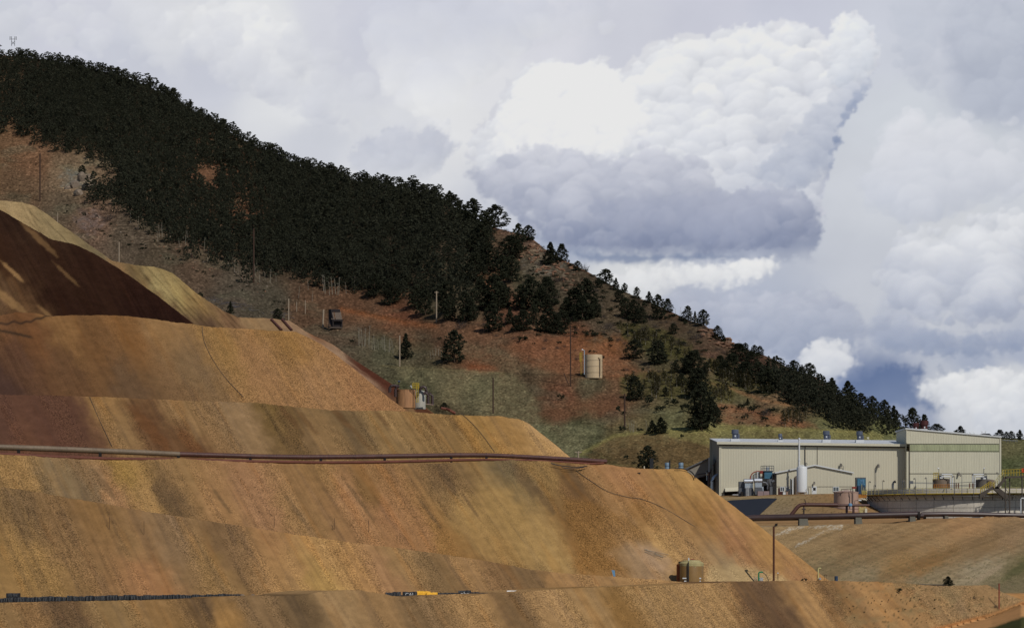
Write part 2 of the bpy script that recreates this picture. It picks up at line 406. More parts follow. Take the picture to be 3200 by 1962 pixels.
    puffs([(1990, 60), (2010, 34), (2060, 24), (2110, 66), (2134, 130), (2100, 185), (2050, 230), (1990, 200)], 90, 9, 34, (226, 228, 232), (196, 202, 214), 205, 0.08, 0.8, 260, (0.5, 0.8))
    puffs([(1900, 300), (1990, 220), (2060, 190), (2130, 150), (2105, 230), (2066, 300), (2040, 370), (1995, 430), (1900, 480), (1800, 480), (1820, 400)], 200, 14, 46, (214, 217, 225), (176, 183, 200), 217, 0.07, 0.5, 420, (0.5, 0.8), mask=m0)
    puffs([(2070, 200), (2138, 135), (2112, 225), (2072, 300), (2046, 370), (1998, 420), (1978, 390), (2005, 320), (2030, 250)], 110, 8, 24, (186, 193, 209), (144, 156, 182), 206, 0.07, 0.5, 300, mask=m0)
    puffs([(1100, 425), (1180, 385), (1230, 355), (1300, 338), (1380, 350), (1460, 372), (1520, 365), (1545, 330), (1590, 350), (1640, 372), (1690, 355), (1720, 420), (1760, 450), (1860, 430), (1960, 470), (1990, 560), (1900, 610), (1560, 610), (1360, 596), (1270, 560), (1200, 500)],
          520, 10, 62, (206, 208, 218), (150, 157, 178), 207, 0.075, 0.65, 330)
    puffs([(1400, 480), (1560, 462), (1740, 445), (1880, 450), (1880, 540), (1800, 596), (1600, 600), (1440, 560)], 150, 14, 54, (180, 184, 200), (156, 163, 184), 208, 0.06, 0.5, 200)
    puffs([(828, 400), (850, 345), (885, 318), (930, 305), (970, 300), (1000, 318), (1040, 298), (1080, 330), (1112, 350), (1090, 380), (1060, 420), (980, 460), (880, 440)], 150, 9, 34, (188, 192, 206), (206, 209, 217), 209, 0.07, 0.6, 200, lo=(370, 470))
    puffs([(1440, 668), (1500, 640), (1600, 632), (1720, 628), (1860, 612), (1880, 640), (1860, 660), (1800, 690), (1720, 700), (1640, 690), (1560, 712), (1500, 700)], 130, 9, 30, (232, 232, 232), (216, 218, 222), 210, 0.05, 0.6, 110)
    puffs([(1560, 720), (1650, 690), (1700, 720), (1800, 690), (1900, 700), (1990, 690), (2060, 730), (2100, 800), (2040, 860), (1900, 870), (1780, 830), (1640, 780)], 220, 12, 56, (192, 196, 209), (160, 169, 189), 211, 0.06, 0.55, 230)
    puffs([(1910, 890), (1920, 850), (1950, 815), (1990, 803), (2050, 818), (2068, 860), (2040, 905), (1985, 920)], 80, 10, 34, (222, 223, 226), (196, 201, 212), 212, 0.05, 0.6, 170)
    puffs([(2150, 560), (2480, 480), (2480, 780), (2300, 800), (2150, 760), (2080, 680)], 170, 20, 80, (218, 220, 225), (172, 179, 197), 213, 0.09, 0.65, 420)
    puffs([(2060, 780), (2130, 740), (2220, 770), (2300, 800), (2480, 780), (2480, 850), (2300, 866), (2100, 856)], 120, 12, 50, (188, 193, 207), (158, 168, 190), 214, 0.06, 0.5, 140)
    puffs([(2200, 930), (2240, 908), (2290, 892), (2380, 882), (2480, 888), (2500, 1060), (2380, 1060), (2300, 1010), (2260, 970), (2218, 955)], 170, 8, 36, (226, 227, 229), (198, 203, 213), 215, 0.065, 0.65, 240)
    puffs([(2130, 250), (2480, 280), (2480, 480), (2200, 560), (2040, 500)], 120, 24, 90, (216, 218, 225), (196, 201, 213), 216, 0.06, 0.5, 400)
    puffs([(-200, 40), (300, -40), (700, 40), (1100, 300), (1150, 430), (900, 380), (500, 200), (0, 100)], 130, 14, 60, (214, 216, 223), (204, 207, 217), 218, 0.06, 0.4, 600)
    puffs([(2150, -40), (2500, -40), (2500, 300), (2350, 300), (2160, 200), (2120, 60)], 110, 18, 70, (196, 201, 213), (184, 190, 204), 219, 0.05, 0.4, 600)
    L = fbm(wu / 90, wv / 70, 75, 3) * 0.016 + fbm(wu / 420, wv / 260, 77, 3) * 0.05
    C *= (1 + L)[..., None]
    mn = C.mean(-1, keepdims=True)
    C = C * 0.74 + mn * 0.26 * np.array([1.0, 1.0, 1.01])
    C = 0.675 + (C - 0.69) * np.array([1.22, 1.20, 1.13])
    C = np.clip(C, 0, 0.80)
    for _ in range(1):
        C[1:-1, 1:-1] = 0.5 * C[1:-1, 1:-1] + 0.125 * (C[:-2, 1:-1] + C[2:, 1:-1] + C[1:-1, :-2] + C[1:-1, 2:])
    D = 14000.0
    th = np.arctan((U - UC) / F) ; ph = np.arctan((VH - V) / F * np.cos(th))
    pos = np.stack([D * np.sin(th) * np.cos(ph), D * np.cos(th) * np.cos(ph), D * np.sin(ph)], -1)
    m = bpy.data.materials.new('cloud_sky'); m.use_nodes = True
    n = m.node_tree.nodes; l = m.node_tree.links; n.clear()
    at = n.new('ShaderNodeVertexColor'); at.layer_name = 'soil'
    em = n.new('ShaderNodeEmission'); out = n.new('ShaderNodeOutputMaterial')
    l.new(at.outputs[0], em.inputs[0]); em.inputs[1].default_value = 1.0; l.new(em.outputs[0], out.inputs[0])
    m.cycles.emission_sampling = 'NONE'
    o = grid_obj('sky', pos, C, m); return o
make_sky()

# ================================================================ GROUND
M_HEAP = ground_mat('crushed_ore', 0.33, 6.5, 0.8, 0.5, 0.10)
M_HILL = ground_mat('hill_soil', 0.24, 1.6, 0.35, 0.16, 0.3)
EXP = 1.06      # light on a sunlit slope: soil tone = seen tone / EXP
M_FAR = mat('far_soil', (112, 98, 70), 0.95, 0, 0.25, 0.01)
g = MB(); g.add([(-9000, -2000, -14), (9000, -2000, -14), (9000, 13500, -14), (-9000, 13500, -14)], [(0, 1, 2, 3)])
tag(g.build('ground', M_FAR, origin=(0, 0, -14)), kind='structure')

TAN = 0.7265
NX, NY = -0.485, 0.875       # inward direction of the terraces
def Yplane(u, v, s):
    a = (u - UC) / F; b = (VH - v) / F
    return s * TAN / (TAN * (NY + NX * a) - b)
def Ys(u, s):
    return s / (NY + NX * (u - UC) / F)
def crest(pts):
    x = [p[0] for p in pts]; y = [p[1] for p in pts]
    return lambda u: np.interp(u, x, y)

def face(name, s, top, vbot, u0, u1, samples, seed, du=4.5, rows=70, back=40, amp=0.30, skew=(0.56, 0.83, 0.42), paint=None, drop=0.02,
         streak=0.16, dark=0.5, Yfun=None, rough=1.0, backfall=0.3):
    us = np.arange(u0, u1 + 1, du)
    vt = top(us) + rough * (3.4 * fbm(us / 60, us * 0 + seed, seed, 5, 0.6) + 1.6 * np.abs(noise(us / 16, us * 0 + 3, seed)) + 0.9 * noise(us / 6, us * 0 + 3, seed))
    vb = vbot(us) if callable(vbot) else np.full(us.shape, float(vbot))
    vb = np.maximum(vb, vt + 6)
    t = np.linspace(0, 1, rows)[:, None] ** 1.05
    V = vt[None, :] + (vb - vt)[None, :] * t
    U = np.broadcast_to(us[None, :], V.shape)
    Y = (Yfun or (lambda a, b: Yplane(a, b, s)))(U, V)
    X = (U - UC) / F * Y; Z = (VH - V) / F * Y
    cc = (0.875 * X + 0.485 * Y); dd = (-NX * X - NY * Y) + Z      # across / down the slope, metres
    wc = cc + 1.3 * fbm(cc / 9, dd / 16, seed + 5, 3)
    gull = fbm(wc / 1.6, dd / 20, seed + 6, 4) + 0.45 * fbm(wc / 0.7, dd / 12, seed + 16, 3)
    big = fbm(wc / 7.0, dd / 30, seed + 7, 3)
    edge = np.minimum(1, t * 5)
    dY = (gull * amp * .6 + big * amp * .7) * edge + 0.10 * fbm(cc / 0.9, dd / 1.2, seed + 8, 2)
    Y2 = Y + dY
    pos = PX(U, V, Y2)
    C = idw(U + 34 * fbm(U / 50, V / 50, seed, 4), V + 20 * fbm(U / 45, V / 45, seed + 2, 3), samples, 3.3, skew) / EXP * 0.95
    C = (C * 0.87 + 0.13 * C.mean(-1, keepdims=True)) * np.array([1.01, 0.995, 0.91])
    C = C * (1 + 0.16 * np.exp(-(V - vt[None, :]) / 5.0) * sstep(-.3, .2, noise(U / 25, V / 25, seed + 50)))[..., None]
    # dump streaks and coarse patches
    ln = fbm(cc / 16, dd / 9, seed + 20, 3)
    on = 0.35 + 1.1 * sstep(-0.15, 0.3, fbm(cc / 13, dd / 8, seed + 19, 3))
    s1 = fbm(wc / 0.45, dd / 7, seed + 21, 4); s2 = fbm(wc / 2.4, dd / 10, seed + 22, 4)
    C = C * (1 + on * streak * 1.4 * s1 + streak * 0.8 * s2)[..., None]
    ragged = 0.17 * fbm(cc / 0.6, dd / 0.8, seed + 24, 3)
    dk = sstep(0.17, 0.27, fbm(wc / 1.1 + 9, dd / 5.5, seed + 23, 4) + ragged + 0.40 * ln) * dark
    dk2 = sstep(0.20, 0.30, fbm(wc / 0.5 + 29, dd / 4.5, seed + 33, 4) + ragged * .7 + 0.15 * ln) * dark
    C = C * (1 - dk[..., None] * np.array([0.22, 0.20, 0.12])) * (1 - dk2[..., None] * np.array([0.20, 0.19, 0.14]))
    lt = sstep(0.17, 0.27, fbm(wc / 0.8 - 30, dd / 6, seed + 25, 4) + ragged * 0.9 - 0.35 * ln) * dark
    C = C * (1 + lt[..., None] * np.array([0.13, 0.14, 0.17]))
    ru = sstep(0.15, 0.4, fbm(wc / 2.0 + 70, dd / 5, seed + 35, 4) + ragged) * dark
    C = C * (1 + ru[..., None] * np.array([0.04, -0.05, -0.16]))
    stony = 0.12 + 1.0 * sstep(-0.12, 0.12, fbm(wc / 4, dd / 9, seed + 26, 4) + ragged) - 0.5 * lt
    stony = np.clip(stony, 0.05, 1.15)
    if paint is not None: C, stony = paint(U, V, C, stony)
    # the bench (or flank) that runs back from the edge
    bk = [0.25, 1.0, 3.0, 7.0, 14.0, 25.0, float(back)]
    e = pos[0]
    rowsb = []
    for i, b in enumerate(bk[::-1]):
        rr = e.copy(); rr[:, 0] += NX * b; rr[:, 1] += NY * b; rr[:, 2] -= drop * b + min(b, 1.0) * backfall * 0.25
        rowsb.append(rr)
    pos = np.concatenate([np.stack(rowsb), pos]); 
    C = np.concatenate([np.repeat(C[:1], len(bk), 0), C]); stony = np.concatenate([np.repeat(stony[:1], len(bk), 0), stony])
    return grid_obj(name, pos, np.clip(C, 0.004, 0.9), M_HEAP, stony)

C1 = crest([(-300, 1892), (0, 1882), (100, 1879), (300, 1876), (480, 1873), (620, 1868), (700, 1862), (790, 1858), (860, 1860), (940, 1858), (1000, 1848), (1060, 1842), (1120, 1842), (1180, 1852), (1240, 1862), (1300, 1863), (1345, 1858),
            (1420, 1854), (1480, 1860), (1530, 1851), (1600, 1852), (1700, 1842), (1800, 1836), (2000, 1829), (2150, 1824), (2300, 1816), (2450, 1813), (2600, 1813), (2700, 1816), (2790, 1818), (2870, 1825), (2960, 1830), (3020, 1828), (3085, 1827),
            (3115, 1840), (3150, 1858), (3200, 1874), (3300, 1900), (3500, 1950)])
C2 = crest([(-300, 1500), (0, 1520), (80, 1531), (200, 1552), (350, 1577), (480, 1601), (580, 1616), (700, 1634), (900, 1665), (1100, 1694), (1250, 1712), (1400, 1733), (1550, 1757), (1640, 1775), (1720, 1786), (1800, 1792), (1900, 1800), (2000, 1806), (2120, 1815), (2250, 1826)])
C3 = crest([(-300, 1404), (0, 1419), (100, 1424), (200, 1431), (330, 1437), (440, 1437), (560, 1431), (700, 1440), (900, 1449), (1100, 1449), (1300, 1447), (1400, 1447), (1500, 1440), (1600, 1437), (1700, 1440), (1790, 1447), (1860, 1452),
            (1895, 1450), (1950, 1458), (2000, 1463), (2060, 1465), (2110, 1464), (2140, 1466), (2165, 1484), (2200, 1510), (2300, 1586), (2400, 1664), (2500, 1742), (2590, 1812), (2660, 1862)])
C4 = crest([(-300, 1222), (0, 1232), (270, 1238), (400, 1243), (600, 1252), (800, 1258), (930, 1271), (1030, 1281), (1100, 1283), (1200, 1282), (1290, 1287), (1400, 1295), (1500, 1299), (1570, 1300), (1620, 1309), (1650, 1322), (1700, 1360), (1790, 1434), (1850, 1486)])
C5 = crest([(-300, 996), (0, 986), (50, 975), (110, 978), (160, 988), (230, 984), (350, 985), (450, 992), (540, 1006), (600, 1012), (660, 1022), (760, 1026), (850, 1033), (925, 1036), (1000, 1072), (1060, 1116), (1120, 1164), (1200, 1230), (1290, 1296), (1340, 1335)])
C6 = crest([(-300, 480), (0, 655), (60, 690), (160, 748), (230, 762), (300, 795), (345, 822), (420, 872), (500, 930), (590, 1000), (660, 1050)])
C7 = crest([(-300, 600), (0, 627), (60, 631), (110, 644), (200, 708), (330, 800), (350, 815), (420, 828), (480, 832), (540, 853), (600, 905), (650, 940), (700, 972), (745, 992), (850, 994), (905, 1002), (960, 1038), (1030, 1070), (1100, 1118), (1165, 1162), (1235, 1206), (1330, 1272), (1400, 1322)])

S1 = [(0, 1900, 138, 106, 66), (100, 1930, 132, 98, 60), (200, 1920, 108, 82, 56), (350, 1900, 142, 110, 68), (500, 1940, 142, 106, 62), (650, 1900, 96, 74, 52), (700, 1945, 158, 116, 62), (800, 1890, 132, 102, 68), (950, 1900, 112, 88, 60),
      (1050, 1870, 158, 124, 82), (1200, 1900, 150, 114, 72), (1300, 1940, 126, 98, 66), (1500, 1870, 158, 120, 74), (1600, 1900, 120, 92, 60), (1700, 1860, 164, 126, 80), (1850, 1880, 160, 124, 78), (1950, 1930, 142, 104, 54), (2050, 1900, 158, 122, 76),
      (2200, 1850, 164, 126, 78), (2400, 1900, 112, 84, 58), (2440, 1950, 104, 78, 56), (2550, 1900, 172, 130, 80), (2600, 1880, 124, 92, 58), (2650, 1940, 152, 114, 70), (2750, 1870, 172, 128, 78), (2850, 1920, 158, 120, 76), (2900, 1880, 158, 122, 78), (3000, 1880, 146, 116, 80), (3050, 1900, 150, 116, 76)]
S2 = [(50, 1560, 122, 94, 60), (200, 1650, 130, 98, 62), (100, 1780, 150, 114, 64), (300, 1600, 136, 100, 58), (400, 1700, 140, 106, 66), (550, 1700, 134, 104, 72), (450, 1800, 160, 112, 70), (650, 1780, 142, 108, 64), (700, 1680, 124, 94, 62), (850, 1680, 156, 113, 70), (900, 1750, 168, 126, 76), (1000, 1700, 172, 130, 76), (1100, 1760, 166, 122, 70), (1000, 1820, 172, 134, 72), (1200, 1800, 158, 116, 76), (1250, 1740, 152, 116, 72), (1350, 1780, 126, 98, 64), (1450, 1750, 154, 116, 72), (1550, 1800, 134, 100, 64), (1650, 1800, 122, 94, 62), (1750, 1810, 158, 118, 72), (2100, 1830, 165, 125, 78)]
S3 = [(50, 1450, 150, 114, 66), (200, 1500, 132, 108, 76), (280, 1520, 122, 98, 70), (400, 1480, 146, 112, 54), (450, 1540, 158, 120, 70), (350, 1550, 158, 116, 76), (530, 1560, 104, 80, 54), (600, 1500, 142, 108, 66), (650, 1540, 158, 116, 72), (800, 1550, 152, 110, 74), (950, 1650, 144, 108, 66), (1000, 1450, 142, 106, 62), (1100, 1550, 158, 114, 74), (1200, 1600, 158, 112, 72), (1150, 1540, 130, 96, 54), (1300, 1650, 154, 110, 68), (1400, 1700, 144, 104, 54), (1390, 1490, 112, 86, 58), (1450, 1600, 160, 124, 72), (1600, 1500, 112, 94, 66), (1600, 1600, 156, 122, 70), (1700, 1700, 162, 128, 76), (1700, 1480, 140, 108, 62), (1800, 1550, 118, 86, 52), (1800, 1650, 126, 92, 52), (1850, 1750, 146, 106, 57), (1950, 1500, 160, 114, 72), (2000, 1600, 142, 102, 55), (2050, 1700, 176, 136, 82), (2020, 1760, 158, 126, 92), (2150, 1500, 172, 130, 72), (2200, 1600, 150, 108, 57), (2300, 1700, 156, 110, 70), (2400, 1720, 170, 126, 72), (2300, 1790, 160, 132, 94), (2500, 1790, 158, 116, 78), (2300, 1620, 166, 120, 76)]
S4 = [(0, 1300, 82, 57, 47), (150, 1350, 88, 58, 45), (220, 1300, 86, 58, 43), (100, 1400, 104, 68, 46), (320, 1270, 146, 108, 62), (380, 1350, 142, 108, 68), (480, 1350, 100, 68, 44), (600, 1400, 108, 74, 46), (580, 1300, 142, 108, 68), (750, 1300, 142, 111, 76), (850, 1290, 114, 88, 48),
      (900, 1330, 106, 80, 48), (1000, 1380, 142, 109, 69), (1100, 1320, 112, 88, 58), (1200, 1350, 144, 112, 69), (1350, 1320, 136, 104, 62), (1500, 1350, 152, 114, 60), (1600, 1380, 156, 116, 63), (1700, 1400, 174, 134, 82)]
S5 = [(0, 1020, 112, 75, 46), (100, 1050, 108, 70, 40), (200, 1030, 130, 92, 52), (50, 1100, 88, 60, 44), (0, 1200, 76, 53, 45), (200, 1150, 98, 68, 44), (300, 1100, 112, 77, 44), (400, 1050, 126, 86, 46), (500, 1010, 144, 107, 65), (400, 1200, 102, 76, 53), (600, 1150, 124, 96, 65), (700, 1080, 146, 109, 60), (800, 1150, 154, 112, 70), (1000, 1200, 157, 115, 73), (900, 1060, 146, 106, 55), (1150, 1240, 152, 108, 68), (550, 1230, 117, 87, 57)]
S6 = [(50, 690, 54, 35, 26), (110, 725, 74, 52, 37), (150, 790, 60, 38, 27), (300, 850, 58, 36, 26), (450, 950, 52, 31, 24), (200, 950, 54, 33, 24), (0, 930, 124, 92, 60), (60, 990, 112, 80, 50), (300, 990, 57, 35, 25), (560, 990, 54, 32, 25), (0, 780, 66, 42, 29)]
S7 = [(50, 650, 158, 132, 92), (200, 740, 142, 121, 84), (300, 790, 112, 98, 72), (370, 840, 142, 107, 70), (410, 850, 106, 86, 55), (500, 900, 158, 138, 90), (560, 930, 168, 144, 88), (620, 960, 142, 110, 64), (450, 930, 122, 95, 60), (560, 990, 90, 64, 50), (640, 1005, 80, 58, 48), (720, 1010, 122, 90, 63),
      (800, 1020, 142, 112, 77), (950, 1050, 142, 112, 86), (1050, 1110, 150, 121, 96), (1130, 1130, 82, 50, 36), (1180, 1180, 78, 45, 33), (1000, 1045, 118, 76, 49), (1260, 1230, 80, 48, 35), (1320, 1290, 142, 110, 72)]

def mixc(C, a, rgb):
    return C * (1 - a[..., None]) + (lin(rgb) / EXP) * a[..., None]
def blob(U, V, cu, cv, ru, rv, ang=0.0, wob=0.35, seed=5):
    c, s = math.cos(ang), math.sin(ang)
    x = ((U - cu) * c + (V - cv) * s) / ru; y = (-(U - cu) * s + (V - cv) * c) / rv
    return 1 - sstep(0.55, 1.15, np.sqrt(x * x + y * y) + wob * fbm(U / 22, V / 22, seed, 4))

ROADL = crest([(2700, 2040), (2900, 1966), (3000, 1940), (3100, 1915), (3140, 1900), (3200, 1876), (3500, 1780)])
def paint1(U, V, C, st_):
    # scrub-dotted bank and the dirt road in the right-hand corner
    m = sstep(2550, 2680, U)
    dots = sstep(0.33, 0.5, fbm(U / 9, V / 7, 77, 2) * 1.3) * m * sstep(-0.15, 0.15, fbm(U / 90, V / 50, 78, 3))
    C = mixc(C, dots * 0.8, (92, 78, 52))
    gr = sstep(0.0, 0.4, fbm(U / 60, V / 40, 79, 3)) * m * 0.5
    C = mixc(C, gr, (132, 112, 78))
    r = sstep(-4, 5, V - ROADL(U)) * sstep(2850, 2900, U)
    C = mixc(C, r, (190, 142, 94))
    rim = np.exp(-((V - ROADL(U) - 12 - 8 * fbm(U / 60, V / 30, 4, 3)) / 5.0) ** 2) * sstep(2950, 3000, U) * 0.3
    C = mixc(C, rim, (112, 88, 60))
    gl = crest([(2900, 2050), (3080, 1966), (3140, 1945), (3200, 1926), (3400, 1860)])
    gg = sstep(-4, 4, V - gl(U) + 4 * fbm(U / 20, V / 20, 3, 3))
    C = mixc(C, gg, (72, 72, 46))
    return C, st_ * (1 - 0.6 * r)
def Y1(U, V):
    Yp = Yplane(U, V, 269.0)
    L = np.maximum(ROADL(U), C1(U) + 8) + 0 * V
    YL = Yplane(U, L, 269.0); zL = (VH - L) / F * YL
    flat = zL * 1.06 / np.minimum((VH - V) / F, -1e-3)
    m = sstep(-16, 34, V - L) * sstep(2700, 2760, U)
    return Yp + (np.minimum(np.maximum(flat, 150), YL + 2) - Yp) * m
face('mine_slope', 269, C1, 2250, -500, 3700, S1, 101, rows=80, back=75, amp=0.35, paint=paint1, drop=0.014, dark=0.65, Yfun=Y1)

face('mine_slope', 281, C2, lambda u: C1(u) + 30, -500, 2240, S2, 201, rows=90, back=14, amp=0.28, dark=0.7)

def paint3(U, V, C, st_):
    # fresh slide of fine sand, dark gravel beside it, pale fan at the foot
    pl = [(1500, 1520), (1610, 1480), (1720, 1560), (1752, 1620), (1780, 1690), (1796, 1735), (1770, 1790), (1600, 1765), (1480, 1740), (1380, 1640)]
    a = 1 - sstep(-30, 12, sdf(U + 14 * fbm(U / 30, V / 30, 5, 3), V, pl))
    C = mixc(C, a * 0.20 * (0.5 + 0.9 * sstep(-.2, .3, fbm((U - .62 * V) / 9, V / 60, 55, 3))), (176, 140, 84)); st_ = st_ * (1 - 0.7 * a)
    pl = [(1752, 1550), (1850, 1560), (2000, 1640), (2060, 1690), (1960, 1700), (1900, 1730), (1985, 1790), (1840, 1790), (1785, 1770), (1800, 1720), (1770, 1640)]
    b = 1 - sstep(-20, 10, sdf(U + 10 * fbm(U / 30, V / 30, 6, 3), V, pl))
    C = mixc(C, b * 0.6, (126, 91, 50)); st_ = np.maximum(st_, b * 1.25)
    pl = [(2220, 1770), (2330, 1770), (2440, 1800), (2480, 1830), (2200, 1830)]
    c = 1 - sstep(-10, 14, sdf(U, V + 10 * fbm(U / 30, V / 30, 6, 3), pl))
    C = mixc(C, c * 0.7, (172, 146, 104))
    d = blob(U, V, 2050, 1745, 70, 34, 0.6)
    C = mixc(C, d * 0.6, (168, 138, 108)); st_ = st_ * (1 - 0.5 * d)
    for (cu, cv, ru, rv) in ((1395, 1500, 60, 14), (1640, 1500, 90, 20), (1700, 1560, 60, 14), (1120, 1560, 100, 7), (1340, 1600, 70, 6), (1470, 1580, 60, 6), (690, 1560, 60, 7), (510, 1560, 60, 14), (330, 1520, 60, 12), (930, 1600, 70, 8), (1800, 1500, 60, 12), (2240, 1560, 70, 9)):
        C = mixc(C, blob(U, V, cu, cv, ru, rv, 0.95, 0.5, cu) * 0.6, (96, 76, 54))
    # flank along the right-hand edge: smoother, lighter
    e = sstep(60, 10, V - C3(U)) * sstep(2140, 2180, U)
    C = mixc(C, e * 0.5, (172, 132, 80)); st_ = st_ * (1 - 0.6 * e)
    return C, st_
def vb3(u):
    return np.where(u < 1750, C2(u) + 26, 1870)
face('mine_slope', 289, C3, vb3, -500, 2640, S3, 301, rows=130, back=30, amp=0.30, paint=paint3, drop=0.0, dark=0.65)

def paint4(U, V, C, st_):
    lft = 1 - sstep(-22, 16, (U - 270) - (V - 1240) * 0.52 + 26 * fbm(U / 40, V / 40, 8, 3))
    C = mixc(C, lft * 0.5, (96, 66, 52))
    for (cu, cv, ru, rv, s_) in ((470, 1340, 110, 22, .8), (600, 1390, 70, 22, .7), (900, 1300, 70, 10, .7), (960, 1320, 60, 10, .6), (1060, 1300, 50, 12, .7), (1120, 1360, 90, 8, .5), (1190, 1305, 40, 10, .6), (1340, 1330, 60, 8, .5), (1420, 1320, 50, 8, .4)):
        C = mixc(C, blob(U, V, cu, cv, ru, rv, 0.85, 0.5, cu) * s_, (98, 72, 46) if cu > 700 else (104, 70, 44))
    e = sstep(26, 6, V - C4(U)) * sstep(1640, 1660, U)
    C = mixc(C, e * 0.6, (184, 146, 100)); st_ = st_ * (1 - 0.6 * e)
    return C, st_
face('mine_slope', 301, C4, lambda u: np.where(u < 1800, C3(u) + 22, C4(u) + 20), -500, 1840, S4, 401, rows=80, back=20, amp=0.26, paint=paint4, dark=0.75)

def paint5(U, V, C, st_):
    r = sstep(480, 760, U)
    st_ = st_ * 0.35 + r * 0.9
    k_ = np.exp(-((V - (1010 + 10 * noise(U / 30, U * 0, 4) - sstep(60, 170, U) * 26)) / 4.0) ** 2) * (1 - sstep(150, 175, U))
    C = mixc(C, k_ * 0.85, (48, 38, 32))
    k_ = np.exp(-((V - (1032 + (U) * 0.22 + 3 * noise(U / 14, U * 0, 5))) / 4.5) ** 2) * (1 - sstep(90, 112, U))
    C = mixc(C, k_ * 0.85, (48, 40, 32))
    return C, st_
face('mine_slope', 307, C5, lambda u: np.where(u < 1290, C4(u) + 20, C5(u) + 16), -500, 1335, S5, 501, rows=90, back=28, amp=0.22, paint=paint5, dark=0.4)

def paint6(U, V, C, st_):
    for (cu, cv, ru, rv, s_) in ((40, 850, 60, 7, .9), (15, 930, 60, 14, .8), (120, 745, 90, 10, .4), (210, 860, 60, 6, .35), (60, 960, 60, 10, .6), (150, 985, 40, 8, .5)):
        C = mixc(C, blob(U, V, cu, cv, ru, rv, 0.75, 0.5, cu + 3) * s_, (136, 104, 68))
    return C, st_ * 0.4
S6 = [(a, b, r * .84, g * .82, bb * .82) for a, b, r, g, bb in S6]
face('mine_slope', 317, C6, lambda u: C5(np.minimum(u, 700)) + 24, -500, 655, S6, 601, rows=80, back=18, amp=0.16, paint=paint6, dark=0.6, streak=0.32, skew=(0.7, 0.7, 0.5), drop=0.4)

def paint7(U, V, C, st_):
    x = fbm((U - 0.95 * V) / 9, (U + V) / 160, 91, 3)
    m = (U > 90) & (U < 760)
    C = C * (1 - 0.35 * (sstep(0.0, 0.4, x) * m))[..., None]
    # pale stripe, then the dark red flank on the right
    dl = (V - C7(U))
    a = sstep(930, 990, U) * sstep(-4, 6, dl)
    red = a * sstep(1060, 1120, U + 20 * fbm(U / 20, V / 20, 9, 3)) * (1 - sstep(30, 40, dl + 6 * fbm(U / 30, V / 12, 10, 3)))
    C = mixc(C, red * 0.9, (76, 44, 33))
    pale = a * np.exp(-((dl - 36 - 8 * fbm(U / 60, V / 60, 12, 2)) / 10.0) ** 2) * (1 - sstep(1150, 1230, U))
    C = mixc(C, pale * 0.75, (156, 124, 98))
    st2 = a * np.exp(-((dl - 20 - 5 * fbm(U / 40, V / 60, 14, 2)) / 3.0) ** 2) * (1 - sstep(1080, 1180, U))
    C = mixc(C, st2 * 0.6, (150, 120, 96))
    return C, st_ * 0.4
def vb7(u):
    return np.where(u < 590, C6(u) + 26, C5(np.clip(u, 590, 1295)) + 24 + np.maximum(0, u - 1295))
face('mine_slope', 340, C7, vb7, -500, 1390, S7, 701, rows=70, back=50, amp=0.2, paint=paint7, dark=0.35, skew=(0.7, 0.7, 0.45), drop=0.45)

# ---- slope below the plant, and the plant's own level ground
C8 = crest([(2000, 1648), (2400, 1645), (2480, 1643), (2560, 1640), (2700, 1636), (2800, 1634), (2900, 1632), (2950, 1628), (2985, 1615), (3030, 1616), (3070, 1617), (3085, 1613), (3130, 1615), (3170, 1613), (3200, 1619), (3300, 1620), (3700, 1625)])
S8 = [(2450, 1660, 146, 117, 78), (2600, 1720, 144, 117, 79), (2700, 1650, 144, 113, 75), (2650, 1700, 120, 91, 58), (2900, 1700, 144, 113, 75), (3020, 1640, 158, 118, 76), (3100, 1700, 124, 96, 62), (2900, 1760, 136, 100, 58), (2800, 1760, 142, 107, 63), (3150, 1680, 142, 112, 79),
      (2700, 1800, 134, 115, 85), (2900, 1810, 134, 115, 85), (3060, 1780, 146, 128, 99), (3190, 1770, 100, 90, 58), (3150, 1830, 114, 100, 72), (2550, 1660, 144, 116, 78), (2550, 1780, 126, 106, 74)]
S8 = [(a, b, min(255, r * 1.10), g_ * 1.12, bb * 1.16) for a, b, r, g_, bb in S8]
def Y8(U, V):
    t = np.clip((V - 1630) / 190.0, -0.1, 1.6)
    return 432 - 42 * t + (U - 2700) * 0.012
def paint8(U, V, C, st_):
    for cu, cv, ru, rv, an in ((2465, 1655, 28, 4, -0.5), (2590, 1640, 50, 4, -0.15), (2610, 1648, 26, 5, -0.3), (2500, 1645, 30, 4, -0.3), (2520, 1690, 60, 3, -0.5), (2440, 1664, 18, 3, -0.3)):
        bl = blob(U, V, cu, cv, ru * 1.3, rv * 1.8, an, 1.3, cu) * sstep(-0.25, 0.3, fbm((U + V * 1.4) / 9, (V - .3 * U) / 3.5, cu, 3))
        C = mixc(C, bl * 0.7, (196, 186, 168))
    x = fbm((U + 2.6 * V) / 210, (V * 1.0 + U * 0.38) / 14, 95, 4)
    C = C * (1 - 0.16 * sstep(0.05, 0.4, x))[..., None] * (1 + 0.07 * sstep(0.05, 0.4, -x))[..., None]
    dots = sstep(0.3, 0.5, fbm(U / 8, V / 5, 97, 2) * 1.3) * sstep(1690, 1760, V)
    C = mixc(C, dots * 0.6, (92, 88, 60))
    pale = blob(U, V, 3090, 1790, 70, 9, -0.55, 0.4, 3)
    C = mixc(C, pale * 0.6, (164, 144, 116))
    grn = blob(U, V, 3180, 1780, 60, 16, -0.55, 0.6, 4)
    C = mixc(C, grn * 0.6, (84, 84, 56))
    rd = sstep(-2, 2, V - 1853) * sstep(3090, 3130, U)
    C = mixc(C, rd, (176, 130, 82))
    return C, st_ * (0.8 - 0.5 * rd)
